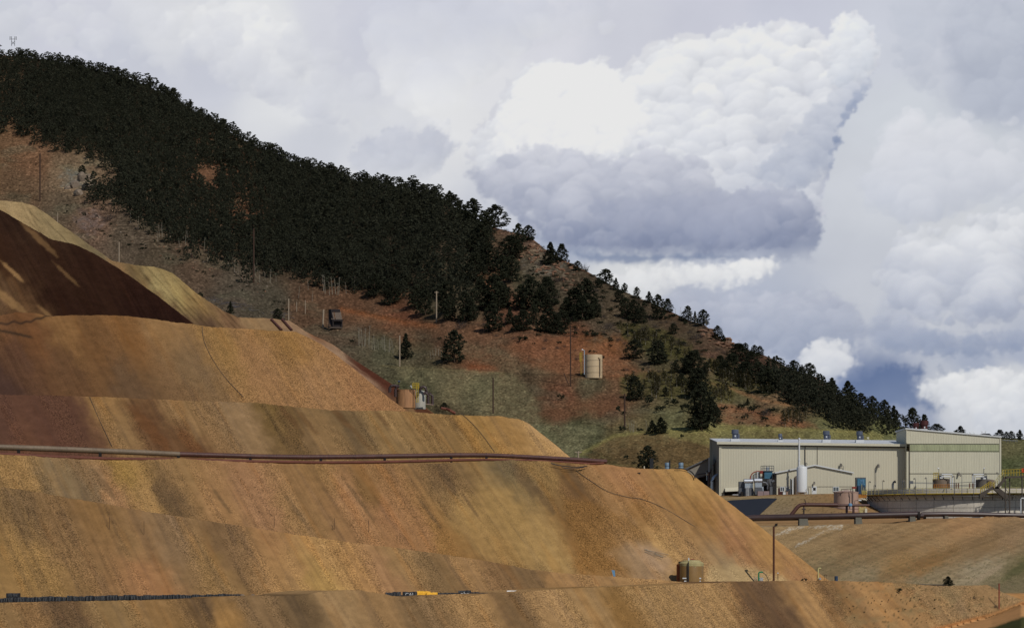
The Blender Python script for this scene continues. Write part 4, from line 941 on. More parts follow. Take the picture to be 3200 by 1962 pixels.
TREES += [
    (1500, 700, 790, 60, 'mix', 'dark pine at the top right corner of the forest edge'), (1524, 760, 850, 54, 'mix', 'dark pine under the skyline pines at the forest edge'),
    (1486, 790, 880, 60, 'round', 'broad dark pine inside the forest corner'), (1598, 800, 884, 50, 'mix', 'tall dark pine left of the outcrop scree'), (1560, 880, 968, 50, 'mix', 'pine in the clump above the orange bank'),
    (1612, 985, 1036, 30, 'mix', 'dark pine behind the slim young one above the road cut'), (1690, 905, 975, 52, 'mix', 'lower pine filling the gap of the massive clump'), (1820, 925, 1000, 56, 'round', 'spreading dark pine under the tallest one of the right slope'),
    (1772, 930, 992, 40, 'round', 'low dark pine at the left foot of the tallest one'), (1740, 985, 1044, 40, 'round', 'bushy pine between the two at the foot of the slope'), (1696, 985, 1036, 34, 'mix', 'dark pine left of the broad foot-of-slope pair'),
    (1932, 905, 945, 24, 'mix', 'small dark pine just under the ridge saplings'), (1870, 868, 900, 20, 'mix', 'small pine left of the flat-topped ridge pine'), (2005, 960, 1010, 30, 'round', 'dark round pine under the twin ridge pines'),
    (2104, 1010, 1044, 24, 'mix', 'small dark pine on the slope below the red ledges'), (2262, 1130, 1176, 44, 'round', 'dark spreading pine above the long thicket'), (2348, 1096, 1150, 40, 'round', 'dark pine beneath the pair of small ridge pines'),
    (2370, 1130, 1196, 48, 'mix', 'dark pine at the edge of the right-hand forest'), (2150, 1110, 1160, 40, 'mix', 'dark pine leaning left in the aspen grove'), (2130, 1165, 1205, 30, 'round', 'sparse dark pine below the upper grove'),
    (2185, 1260, 1340, 54, 'mix', 'dark pine merged with the left side of the huge one'), (2236, 1270, 1322, 36, 'round', 'dark bush-like pine right of the huge one'), (1330, 905, 985, 44, 'mix', 'pine at the forest foot above the white fence of trunks'),
    (1300, 890, 965, 44, 'mix', 'rounded pine bulging from the forest foot'), (1220, 880, 952, 46, 'mix', 'pine bulging from the forest foot left of centre'), (1470, 930, 1000, 40, 'round', 'low pine filling the forest foot by the grey bush'),
]
TREES = [t for t in TREES if t[3] > 8]
for t in TREES: pine(t[0], t[1], t[2], t[3] * 1.12, t[4], t[5], group=None)

near = []
def place_near(u, vt, vb, w, kind, label, Y, s=None):
    return pine(u, vt, vb, w, kind, label, None, P(u, vb, Y))
place_near(2024, 1392, 1472, 58, 'mix', 'dark bushy pine rising behind the crest of the ore heap', 520)
place_near(1388, 1256, 1276, 26, 'round', 'little pine bush beside the rusty pipe end', Ys(1388, 345))
place_near(720, 940, 979, 20, 'fir', 'young pine behind the yellow streaked slope', 470)
place_near(867, 962, 1000, 28, 'mix', 'bushy young pine behind the twin rusty pipes', 450)

# ---- the forest
FOR = [(-750, 80), (-350, 130), (0, 172), (150, 188), (300, 218), (450, 264), (550, 312), (650, 372), (750, 432), (850, 482), (950, 524), (1050, 548), (1150, 574), (1250, 592), (1330, 606), (1390, 622), (1450, 680), (1500, 712), (1545, 752), (1540, 830), (1500, 880), (1470, 930), (1400, 960), (1330, 946), (1240, 950), (1130, 940),
       (1060, 916), (980, 896), (900, 884), (830, 870), (760, 852), (690, 846), (620, 812), (560, 780), (500, 752), (430, 716), (370, 688), (330, 668), (300, 652), (270, 640), (275, 590), (330, 560), (310, 520), (240, 504), (150, 470), (80, 446), (0, 425), (-350, 380), (-750, 330)]
HOLES = [(640, 545, 44, 22), (680, 530, 30, 18), (655, 575, 16, 26), (745, 652, 22, 14), (790, 672, 26, 16), (770, 690, 16, 22), (1090, 545, 22, 26), (1110, 726, 14, 12), (1228, 752, 16, 10), (1170, 828, 16, 10), (1232, 838, 16, 16), (345, 560, 22, 24), (1370, 790, 22, 16), (1320, 850, 40, 12), (1480, 820, 18, 34)]
cand = []
_fa = np.array(FOR, float)
def FSD(a, b): return sdf(np.array([a]), np.array([b]), _fa)[0]
rng = np.random.default_rng(3)
v = 100.0
FP = [(-300, 1700), (0, 1700)]
yy = 82.0
while yy < 960:
    uu = -740.0 + rng.uniform(0, 14)
    while uu < 1560:
        u_, v_ = uu + rng.uniform(-6, 6), yy + rng.uniform(-6, 6)
        uu += rng.uniform(13, 22) * (1 + 0.25 * (yy > 600))
        if v_ < RIDGE(u_) - 2 or not bool(pip(np.array([u_]), np.array([v_]), FOR)[0]): continue
        if any(((u_ - a) / c) ** 2 + ((v_ - 14 - b) / d) ** 2 < 1 for a, b, c, d in HOLES): continue
        thin = float(fbm(np.array([u_ / 90.0]), np.array([v_ / 60.0]), 5, 3)[0])
        if u_ > 1180 and v_ > 720 and thin > 0.12 and rng.uniform() < 0.6: continue
        if u_ > 1380 and rng.uniform() < 0.25: continue
        ed = -float(FSD(u_, v_)); n_ = float(noise(np.array([u_ / 38.0]), np.array([v_ / 30.0]), 9)[0])
        if v_ > RIDGE(u_) + 70 and ed < 34 + 40 * n_ and rng.uniform() < 0.80 - ed / 60: continue
        cand.append((u_, v_))
    yy += 9.5
POLY2 = [(2400, 1168), (2440, 1166), (2500, 1178), (2560, 1200), (2600, 1226), (2640, 1250), (2720, 1292), (2790, 1322), (2830, 1350), (2790, 1362), (2700, 1356), (2600, 1340), (2540, 1300), (2490, 1280), (2430, 1240), (2380, 1222), (2370, 1190)]
yy = 1160.0
while yy < 1365:
    uu = 2360.0
    while uu < 2850:
        u_, v_ = uu + rng.uniform(-6, 6), yy + rng.uniform(-5, 5); uu += rng.uniform(16, 26)
        if pip(np.array([u_]), np.array([v_]), POLY2)[0] and v_ > RIDGE(u_) + 4 and not (((u_ - 2735) / 30) ** 2 + ((v_ - 1345) / 14) ** 2 < 1): cand.append((u_, v_))
    yy += 11
for _ in range(60):      # strays below the forest edge
    u_ = rng.uniform(150, 1500); v_ = rng.uniform(520, 1010); q_ = float(FSD(u_, v_))
    if 0 < q_ < 40 and v_ > RIDGE(u_) + 100: cand.append((u_, v_))
for _ in range(240):      # a denser fringe of trees at the skyline
    u_ = rng.uniform(-740, 1480); cand.append((u_, float(RIDGE(u_)) + rng.uniform(0, 5)))
CU = np.array([c[0] for c in cand]); CV = np.array([c[1] for c in cand]); CY = hill_Y(CU, CV)
HM = rng.uniform(4.2, 9.0, len(cand)) * np.where(CU > 2300, 0.82, 1.0) * (0.66 + 0.34 * np.clip((CV - RIDGE(CU)) / 60, 0, 1))
big = rng.uniform(size=len(cand)) < 0.06; HM = np.where(big, HM * 1.25, HM)
WPX = rng.uniform(0.85, 1.25, len(cand)) * np.where((CV - RIDGE(CU) < 30) & (CU < 1500), 1.5, 1.0); RZ = rng.uniform(0, 6.28, len(cand)); KD = rng.integers(0, len(FAR_Q), len(cand))
pxh = HM * F / CY
order = np.argsort(-pxh)
NIND = 180
merged = []
for rank, i in enumerate(order):
    b = PX(CU[i], CV[i], CY[i])
    if rank < NIND:
        inr = CU[i] > 2300
        link_mesh('pine_tree', FAR_MESH[KD[i]], (b[0], b[1], b[2] - 0.2), (HM[i] * WPX[i], HM[i] * WPX[i], HM[i]), RZ[i], None,
                  'dark pine packed in the forest behind the cream plant building' if inr else 'dark pine packed among others along the lower part of the shaded forest', 'tree',
                  'pines of the forest behind the plant' if inr else 'pines of the shaded hillside forest')
    else:
        q = FAR_Q[KD[i]]; c, s_ = math.cos(RZ[i]), math.sin(RZ[i])
        k = HM[i] * WPX[i]
        m = np.empty_like(q); m[..., 0] = (q[..., 0] * c - q[..., 1] * s_) * k; m[..., 1] = (q[..., 0] * s_ + q[..., 1] * c) * k; m[..., 2] = q[..., 2] * HM[i]
        merged.append(m + b)
allq = np.concatenate(merged)
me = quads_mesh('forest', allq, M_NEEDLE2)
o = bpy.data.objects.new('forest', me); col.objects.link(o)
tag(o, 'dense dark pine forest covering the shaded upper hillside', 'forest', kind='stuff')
print('forest', len(cand), len(allq))

# ---- aspens: bare pale trunks and olive budding groves
def aspen_mb(seed, twigs=9):
    rg = random.Random(seed); mb = MB(); lean = rg.uniform(-.10, .10)
    pts = [(lean * (k / 5) ** 1.4, rg.uniform(-.01, .01), k / 5) for k in range(6)]
    mb.tube(pts, [0.016 * (1 - 0.75 * k / 5) for k in range(6)], 5)
    for i in range(twigs):
        z = rg.uniform(0.4, 0.95); th = rg.uniform(0, 6.28); L = rg.uniform(.05, .13)
        x0 = lean * z ** 1.4
        mb.tube([(x0, 0, z), (x0 + L * math.cos(th), L * math.sin(th), z + L * 0.9)], [0.005, 0.002], 3)
    return mb
ASP_T = [mb_mesh(aspen_mb(i), 'trunk', M_PALEBARK) for i in range(5)]
def aspen_q(seed):
    rg = np.random.default_rng(seed)
    n = 44; t = rg.uniform(0.25, 1.0, n); th = rg.uniform(0, 6.28, n); R = 0.24 * np.sin(np.pi * (0.15 + 0.80 * t)) * rg.uniform(0.2, 1, n)
    return leaf_cloud(rg, np.stack([R * np.cos(th), R * np.sin(th), t], -1), np.full(n, 0.10), 16, 0.016)
ASP_C = [quads_mesh('crown', aspen_q(i), M_OLIVE) for i in range(4)]
def aspen(u, vb, hpx, label, group, leaves=True, wf=1.0, Y=None):
    b = hill_pt(u, vb) if Y is None else P(u, vb, Y); h = hpx / F * b.y
    root = thing('aspen_tree', b, label, 'tree', group)
    root.scale = (h * wf, h * wf, h); root.rotation_euler = (0, 0, random.uniform(-.5, .5))
    i = random.randrange(5)
    o = bpy.data.objects.new('trunk', ASP_T[i]); col.objects.link(o); o.parent = root
    if leaves:
        o = bpy.data.objects.new('crown', ASP_C[random.randrange(4)]); col.objects.link(o); o.parent = root
rg = random.Random(12)
for k in range(20):
    aspen(1122 + k * 5.6 + rg.uniform(-3, 3), 1076 + k * 1.2 + rg.uniform(-5, 8), rg.uniform(32, 62) * (1.1 if k < 6 else 0.85), 'bare white-barked aspen in the row beside the grey pole', 'bare aspens beside the grey pole', False)
for k in range(9):
    aspen(1349 + k * 4 + rg.uniform(-3, 3), 1112 + rg.uniform(-4, 12), rg.uniform(18, 34), 'small bare aspen left of the lone large pine', 'small bare aspens by the lone pine', False, 1.3)
for k in range(14):
    aspen(rg.uniform(1010, 1160), rg.uniform(905, 925), rg.uniform(30, 60), 'pale bare trunk at the lower edge of the forest', 'pale trunks along the forest foot', False)
for k in range(26):
    u_ = rg.uniform(350, 1000); aspen(u_, 640 + (u_ - 350) * 0.40 + rg.uniform(20, 62), rg.uniform(26, 46), 'pale dead trunk showing between the forest pines', 'dead trunks inside the forest', False)
for k in range(10):
    aspen(rg.uniform(1945, 2035), rg.uniform(1344, 1352), rg.uniform(22, 42), 'bare aspen on the grassy knoll beside the dark pole', 'bare aspens on the grassy knoll', False)
for k in range(26):
    u_ = rg.uniform(1900, 2330); aspen(u_, float(RIDGE(u_)) + rg.uniform(2, 10), rg.uniform(16, 34), 'thin leafless sapling standing on the bare ridge line', 'leafless saplings along the ridge', False, 1.5)
for k in range(12):
    u_ = rg.uniform(3020, 3080); aspen(u_, 1372, rg.uniform(16, 26), 'pale leafless tree on the horizon behind the shed roof', 'leafless trees on the horizon', False, 1.8)
GROVES = [([(1925, 1034), (2000, 1040), (2085, 1068), (2150, 1100), (2160, 1128), (2100, 1128), (2040, 1110), (1960, 1066)], 34, 34, 'in the upper grove above the dark pines'),
          ([(1940, 1200), (2010, 1190), (2080, 1178), (2150, 1210), (2165, 1246), (2100, 1250), (2020, 1246), (1950, 1235)], 36, 40, 'in the grove right of the tan tank'),
          ([(2205, 1148), (2265, 1152), (2330, 1190), (2385, 1216), (2410, 1238), (2330, 1226), (2240, 1190)], 40, 36, 'in the long thicket below the ridge'),
          ([(2190, 1205), (2250, 1212), (2296, 1236), (2286, 1262), (2220, 1250)], 18, 34, 'in the small grove beside the huge dark pine'),
          ([(2440, 1300), (2520, 1300), (2530, 1340), (2450, 1338)], 14, 34, 'in the grove behind the shed roof')]
for poly, n, hp, where in GROVES:
    a = np.array(poly, float); c = 0; pts_ = []
    while c < n:
        u_, v_ = rg.uniform(a[:, 0].min(), a[:, 0].max()), rg.uniform(a[:, 1].min(), a[:, 1].max())
        if pip(np.array([u_]), np.array([v_]), poly)[0]: pts_.append((u_, v_)); c += 1
    for u_, v_ in pts_: aspen(u_, v_, hp * rg.uniform(0.75, 1.15), 'olive budding aspen ' + where, 'olive aspens ' + where, True, 1.15)

# ---- shrubs
def shrub_q(seed, n=12, per=14, leaf=0.05):
    rg_ = np.random.default_rng(seed); th = rg_.uniform(0, 6.28, n); r = 0.42 * rg_.uniform(0, 1, n) ** .6
    return leaf_cloud(rg_, np.stack([r * np.cos(th), r * np.sin(th), 0.22 + 0.4 * rg_.uniform(0, 1, n) * (1 - r)], -1), np.full(n, 0.17), per, leaf)
SHR = [quads_mesh('shrub', shrub_q(i), M_SHRUB) for i in range(4)]
def twig_q(seed):
    rg_ = np.random.default_rng(seed); n = 170
    d = rg_.normal(size=(n, 3)); d[:, 2] = np.abs(d[:, 2]) * 1.3 + 0.25; d /= np.linalg.norm(d, axis=1)[:, None]
    s0 = rg_.uniform(0.1, 0.6, (n, 1)); L = rg_.uniform(0.15, 0.4, (n, 1)); w_ = np.cross(d, rg_.normal(size=(n, 3))); w_ /= np.linalg.norm(w_, axis=1)[:, None]
    a = d * s0 * 0.7; b = a + (d + rg_.normal(size=(n, 3)) * .35) * L * 0.7
    return np.stack([a - w_ * .008, a + w_ * .008, b + w_ * .004, b - w_ * .004], 1)
TWG = [quads_mesh('bare_shrub', twig_q(i), M_TWIG) for i in range(3)]
SHQ = [shrub_q(i) for i in range(4)]
PEND = []
def shrub(u, vb, wpx, hpx, label, group, bare=False, Y=None, flat=False):
    b = hill_pt(u, vb) if Y is None else P(u, vb, Y)
    k = b.y / F
    PEND.append((wpx * hpx + (1e6 if group is None else 0), bare, (b.x, b.y, b.z - 0.1), (wpx * k, wpx * k, hpx * k * 1.3), random.uniform(0, 6.28), label, group))
def place_shrubs():
    n = {True: 0, False: 0}; rest = []
    for _, bare, loc, sc_, rz, label, group in sorted(PEND, key=lambda p: -p[0]):
        n[bare] += 1
        if n[bare] <= 280: link_mesh('bare_shrub' if bare else 'shrub', (TWG if bare else SHR)[random.randrange(3)], loc, sc_, rz, None, label, 'shrub', group)
        else:
            q = SHQ[random.randrange(4)]; c, s_ = math.cos(rz), math.sin(rz); m = np.empty_like(q)
            m[..., 0] = (q[..., 0] * c - q[..., 1] * s_) * sc_[0]; m[..., 1] = (q[..., 0] * s_ + q[..., 1] * c) * sc_[1]; m[..., 2] = q[..., 2] * sc_[2]
            rest.append(m + np.array(loc))
    if rest:
        o = bpy.data.objects.new('scrub', quads_mesh('scrub', np.concatenate(rest), M_SHRUB)); col.objects.link(o)
        tag(o, 'fine low scrub and tufts dotted over the slopes', 'scrub', kind='stuff')
for (u, v_, w_, h_, lb) in [(630, 930, 30, 22, 'dark green bush at the left end of the brush heap'), (1637, 1064, 30, 20, 'round green bush on the orange slope above the tank'), (1372, 1064, 16, 16, 'small green bush left of the lone large pine'), (1755, 1250, 30, 26, 'olive bush on the slope left of the dark pole'),
                            (2030, 1265, 40, 38, 'green bush left of the three below the olive grove'), (2060, 1285, 46, 24, 'low green bush in the middle of the brush row'), (2100, 1270, 50, 34, 'wide dark bush in the brush row below the grove'), (2135, 1286, 46, 34, 'dark bush at the right end of the brush row'),
                            (2350, 1290, 36, 34, 'round dark bush on the red scree slope'), (2315, 1278, 40, 24, 'low dark bush on the red scree slope'), (2260, 1285, 30, 24, 'dark bush right of the huge pine'), (2330, 1310, 24, 24, 'pointed bush on the red scree slope'), (2388, 1316, 40, 20, 'low bush at the foot of the red scree'), (2420, 1290, 30, 24, 'bush beside the bare grey tree'),
                            (1932, 1290, 22, 30, 'dark bush left of the dark pole'), (1948, 1296, 26, 16, 'low bush at the foot of the brush row'), (1945, 1350, 30, 26, 'dark bush under the pole on the grassy knoll'), (2000, 1350, 26, 18, 'dark bush between aspens on the knoll'), (2133, 1326, 10, 14, 'small brown bush on the grass'),
                            (2128, 1370, 20, 20, 'brown round bush on the pale grass'), (1957, 1436, 22, 20, 'grey-green bush left of the bushy pine behind the heap'), (1980, 1450, 24, 12, 'flat bush at the foot of the bushy pine'), (2240, 1300, 30, 34, 'dark bush under the huge pine'), (1905, 1062, 20, 14, 'small bush on the bank above the tank'),
                            (2270, 1220, 20, 14, 'small bush at the left end of the grove'), (2336, 1230, 22, 16, 'bush below the long thicket'), (2390, 1240, 22, 12, 'dark bush at the right end of the thicket'), (1908, 1085, 16, 14, 'little bush beside the track above the tank'), (1100, 1070, 26, 14, 'green bush on the edge of the ore heap flank'),
                            (1860, 1050, 40, 18, 'bush row start on the bank above the road cut'), (1830, 1044, 36, 16, 'bush on the bank right of the road cut pines'), (1766, 1046, 30, 16, 'bush under the road cut pines'), (560, 790, 20, 14, 'green bush at the foot of the forest')]:
    shrub(u, v_, w_, h_, lb, None)
for (u, v_, w_, h_, lb) in [(1828, 848, 28, 34, 'bare purple-brown bush on the ridge'), (1440, 1030, 56, 38, 'bare grey-purple thicket at the foot of the forest'), (1590, 862, 40, 26, 'bare grey bush on the rocky slope'), (1900, 1030, 60, 34, 'bare grey thicket above the upper grove'), (1460, 780, 30, 24, 'bare grey bush between forest pines'),
                            (340, 690, 60, 34, 'bare grey thicket at the forest edge upper left'), (2120, 1080, 44, 30, 'bare grey-brown thicket under the ridge'), (2010, 1035, 50, 24, 'bare thicket at the top of the upper grove'), (2395, 1300, 40, 40, 'bare pale-branched tree on the scree slope'), (1680, 830, 34, 20, 'bare bush among the outcrop boulders'),
                            (1750, 880, 44, 22, 'bare brown bush below the outcrop'), (1620, 845, 40, 26, 'bare grey bush left of the outcrop boulders'), (2180, 1060, 60, 30, 'bare thicket under the red ledges')]:
    shrub(u, v_, w_, h_, lb, None, True)
rg = random.Random(5)
for k in range(46):
    u_ = rg.uniform(200, 900); v_ = 640 + (u_ - 200) * 0.42 + rg.uniform(-10, 44)
    shrub(u_, v_, rg.uniform(8, 20), rg.uniform(5, 11), 'small dark shrub on the stony strip below the forest', 'small shrubs on the strip below the forest')
for k in range(230):
    u_ = rg.uniform(1480, 2330); v_ = rg.uniform(800, 1040) + (u_ - 1500) * 0.28
    if v_ < float(RIDGE(u_)) + 20: continue
    shrub(u_, v_, rg.uniform(10, 34), rg.uniform(7, 17), 'low dark scrub scattered over the rocky slope', 'low scrub of the rocky slope', rg.random() < 0.45)
for k in range(34):
    u_ = rg.uniform(2200, 2560); v_ = rg.uniform(1250, 1335)
    shrub(u_, v_, rg.uniform(8, 20), rg.uniform(6, 13), 'low green scrub on the reddish slope behind the shed', 'low scrub behind the shed')
for k in range(110):
    u_ = rg.uniform(1490, 2800)
    shrub(u_, float(RIDGE(u_)) + rg.uniform(2, 14), rg.uniform(10, 30), rg.uniform(7, 17), 'low brush fringing the crest of the bare ridge', 'brush along the ridge crest', rg.random() < 0.4)
for k in range(110):
    u_ = rg.uniform(1480, 2500); v_ = float(RIDGE(u_)) + rg.uniform(16, 190)
    if v_ > 1330: continue
    shrub(u_, v_, rg.uniform(12, 40), rg.uniform(8, 18), 'dark brush patch on the slope under the ridge', 'brush patches under the ridge', rg.random() < 0.3)
for k in range(60):
    u_ = rg.uniform(2640, 3080); v_ = rg.uniform(1852, 1950)
    if v_ > ROADL(u_) - 14: continue
    shrub(u_, v_, rg.uniform(3, 9), rg.uniform(3, 6), 'tiny scrub tuft dotted on the sandy bank', 'scrub tufts on the sandy bank', False, float(Yplane(u_, v_, 269)) - 0.2)
shrub(2811, 1848, 26, 18, 'dark green bush on the face of the sandy bank', None, False, float(Yplane(2811, 1848, 269)) - 0.3)
shrub(2513, 1815, 22, 16, 'round yellow-green bush on the crest left of the cream standpipe', None, False, 324)
for j, (a, b) in enumerate(((2958, 20), (2970, 16), (2949, 14))):
    pass
place_near(2963, 1797, 1828, 30, 'fir', 'small conifer standing on the crest of the sandy bank', 334)
shrub(3045, 1868, 20, 12, 'grey bush on the sandy bank below the crest', None, True, float(Yplane(3045, 1868, 269)) - .2)
shrub(3112, 1896, 22, 14, 'dark bush at the foot of the rusty marker pole', None, True, float(Yplane(3112, 1896, 269)) - .2)

place_shrubs()
# ---- rocks
def rock_mesh(seed):
    import bmesh
    bm = bmesh.new(); bmesh.ops.create_icosphere(bm, subdivisions=2, radius=0.5); r_ = random.Random(seed)
    dirs = [Vector((r_.gauss(0, 1), r_.gauss(0, 1), r_.gauss(0, 1))).normalized() for _ in range(9)]
    for vv in bm.verts:
        for d in dirs:
            k = vv.co.dot(d)
            if k > 0.33: vv.co -= d * (k - 0.33)
    me = bpy.data.meshes.new('boulder'); bm.to_mesh(me); bm.free(); return me
RK = [rock_mesh(i) for i in range(5)]
RKR = [m.copy() for m in RK]
for m in RK: m.materials.append(M_ROCKG)
for m in RKR: m.materials.append(M_ROCK)
def rock(u, v_, w_, h_, label, group, red=True, Y=None):
    b = hill_pt(u, v_) if Y is None else P(u, v_, Y); k = b.y / F
    o = link_mesh('boulder', (RKR if red else RK)[random.randrange(5)], (b.x, b.y, b.z + 0.1 * h_ * k), (w_ * k * 1.2, w_ * k * 1.2, h_ * k * 1.3), random.uniform(0, 6.28), None, label, 'rock', group)
rg = random.Random(9)
for k in range(120):
    t = rg.random(); u_ = 1625 + 190 * t + rg.uniform(-40, 40); v_ = 745 + 110 * t + rg.uniform(-20, 60)
    if v_ < float(RIDGE(u_)) + 4: v_ = float(RIDGE(u_)) + 6
    rock(u_, v_, rg.uniform(6, 17), rg.uniform(4, 10), 'weathered reddish boulder on the rocky ridge outcrop', 'boulders of the ridge outcrop')
for k in range(26):
    t = rg.random(); u_ = 2190 + 130 * t; v_ = 1020 + 70 * t + rg.uniform(-4, 34)
    rock(u_, v_, rg.uniform(14, 34), rg.uniform(6, 11), 'red-brown slab on the ledges below the right ridge', 'slabs of the red ledges')
for (u, v_, w_, h_) in ((232, 585, 30, 34), (256, 566, 26, 40), (268, 592, 30, 34), (245, 610, 34, 26), (212, 590, 20, 16), (280, 560, 20, 22)):
    rock(u, v_, w_, h_, 'tall grey cliff block on the slope at the upper left', 'grey cliff blocks at the forest corner', False)
for k in range(44):
    u_ = rg.uniform(250, 860); v_ = 655 + (u_ - 250) * 0.38 + rg.uniform(0, 52)
    rock(u_, v_, rg.uniform(4, 10), rg.uniform(3, 6), 'small pinkish rock scattered on the strip below the forest', 'rocks strewn below the forest', rg.random() < .7)
for k in range(26):
    u_ = rg.uniform(2230, 2420); v_ = rg.uniform(1262, 1300)
    rock(u_, v_, rg.uniform(4, 9), rg.uniform(3, 5), 'small red rock of the scree left of the shed', 'red scree rocks')
# ================================================================ BUILT THINGS
M_CREAM = mat('cream_cladding', (200, 193, 170), 0.55, 0, 0.02, 0.35, streak=True, k=0.88)
M_CREAM2 = mat('cream_cladding_weathered', (202, 197, 174), 0.6, 0, 0.06, 0.6, streak=True, k=0.88)
M_GREENB = mat('green_stained_band', (168, 172, 136), 0.6, 0, 0.22, 0.8, streak=True, k=0.80)
M_CREAMT = mat('cream_trim', (206, 200, 178), 0.5, 0, 0.06, 0.5, k=0.85)
M_WHITE = mat('white_paint', (222, 224, 224), 0.4, 0, 0.02, 0.6, k=0.80)
M_ROOF = mat('pale_roof', (206, 208, 210), 0.45, 0.0, 0.08, 0.3, k=0.85)
M_DARKTRIM = mat('dark_trim', (74, 66, 58), 0.7, 0, 0.2, 1)
M_DARK = mat('dark_opening', (34, 30, 28), 0.9, 0, 0.3, 1)
M_FAN = mat('blue_grey_fan', (78, 84, 98), 0.45, 0.0, 0.15, 1.5)
M_RUST = mat('rusty_pipe', (76, 46, 38), 0.5, 0.0, 0.28, 0.8, bump=0.3, spec=0.5)
M_RUSTD = mat('dark_brown_pipe', (58, 41, 37), 0.42, 0.0, 0.25, 0.8, spec=0.6)
M_RUSTR = mat('red_brown_pipe', (98, 56, 42), 0.7, 0.0, 0.25, 0.8)
M_PIPEG = mat('grey_tan_pipe', (112, 96, 78), 0.5, 0.0, 0.22, 0.6, streak=False)
M_STEEL = mat('galvanised_steel', (176, 182, 188), 0.30, 0.55, 0.08, 0.8, spec=0.9)
M_HOOD = mat('polished_hood', (190, 194, 200), 0.38, 0.7, 0.04, 0.8, spec=1.0)
M_STEELD = mat('dull_grey_steel', (92, 94, 98), 0.55, 0.3, 0.2, 1.2)
M_YEL = mat('yellow_rail', (176, 152, 56), 0.5, 0, 0.12, 2)
M_YELP = mat('pale_yellow_paint', (188, 178, 122), 0.5, 0, 0.12, 2)
M_BLUE = mat('blue_machine', (62, 104, 126), 0.45, 0, 0.2, 1)
M_BLUED = mat('dark_blue_machine', (44, 62, 84), 0.45, 0, 0.35, 1.5)
M_VALVE = mat('blue_valve', (98, 138, 170), 0.45, 0, 0.1, 1)
M_RED = mat('red_paint', (130, 48, 36), 0.55, 0, 0.2, 1)
M_REDD = mat('dark_red_fan', (66, 30, 28), 0.6, 0, 0.25, 1.5)
M_ORANGE = mat('orange_paint', (160, 106, 42), 0.6, 0, 0.25, 1.5)
M_PINK = mat('pinkish_tank', (168, 140, 124), 0.55, 0, 0.08, 0.4, streak=True, k=0.9)
M_CONC = mat('stained_concrete', (196, 188, 174), 0.85, 0, 0.16, 0.5, k=1.0, bump=0.2)
M_CONCD = mat('dark_concrete', (104, 98, 90), 0.85, 0, 0.25, 0.6)
M_BLOCK = mat('concrete_block', (104, 102, 92), 0.85, 0, 0.15, 1)
M_TAN = mat('tan_tank', (204, 180, 144), 0.5, 0, 0.06, 0.4, streak=True, k=0.80)
M_BROWNT = mat('brown_tank', (112, 98, 84), 0.6, 0, 0.2, 0.8)
M_OLIVET = mat('olive_brown_tank', (128, 98, 52), 0.35, 0, 0.12, 0.8, spec=0.5)
M_WOOD = mat('weathered_wood', (96, 84, 74), 0.95, 0, 0.35, 2)
M_WOODD = mat('dark_wood', (46, 40, 40), 0.95, 0, 0.3, 2)
M_POLE = mat('brown_pole', (66, 48, 38), 0.9, 0, 0.2, 2)
M_POLEG = mat('grey_pole', (150, 134, 114), 0.9, 0, 0.15, 2)
M_POLER = mat('rust_pole', (84, 52, 36), 0.8, 0, 0.15, 2)
M_BLACK = mat('black_plastic', (34, 35, 38), 0.55, 0, 0.3, 2)
M_LINER = mat('black_liner', (26, 28, 36), 0.75, 0, 0.12, 0.4)
M_TIE = mat('pale_strap', (104, 103, 100), 0.8, 0, 0.2, 4)
M_TARP = mat('yellow_tarp', (226, 168, 44), 0.6, 0, 0.15, 1.5)
M_TARPW = mat('white_tarp', (222, 220, 214), 0.7, 0, 0.1, 2)
M_GREEN = mat('green_paint', (36, 122, 80), 0.5, 0, 0.1, 2)
M_GLASS = mat('window_glass', (70, 76, 82), 0.15, 0, 0.3, 2, spec=0.8)
M_SIGN = mat('orange_sign', (214, 84, 38), 0.5, 0, 0.05, 2)
M_LAMP = mat('lamp_head', (86, 82, 76), 0.5, 0.2, 0.2, 3)

def ribbed(mb, a, b, z0a, z1a, z0b, z1b, pitch=0.52, depth=0.018, nrm=(0, -1)):
    """profiled metal sheet between plan points a and b, with sloping top and bottom"""
    a = Vector(a); b = Vector(b); L = (b - a).length; n = max(1, int(L / pitch)); vs = []; k = 0
    prof = ((0, 0), (0.60, 0), (0.70, 1), (0.90, 1))
    st_ = []
    for i in range(n):
        for f, d in prof: st_.append(((i + f) / n, d))
    st_.append((1.0, 0))
    for t, d in st_:
        p = a.lerp(b, t); x = p.x + nrm[0] * d * depth; y = p.y + nrm[1] * d * depth
        vs += [(x, y, z0a + (z0b - z0a) * t), (x, y, z1a + (z1b - z1a) * t)]
    mb.add(vs, [(2 * i, 2 * i + 2, 2 * i + 3, 2 * i + 1) for i in range(len(st_) - 1)])
def zz(v, Y): return (VH - v) / F * Y
def xx(u, Y): return (u - UC) / F * Y

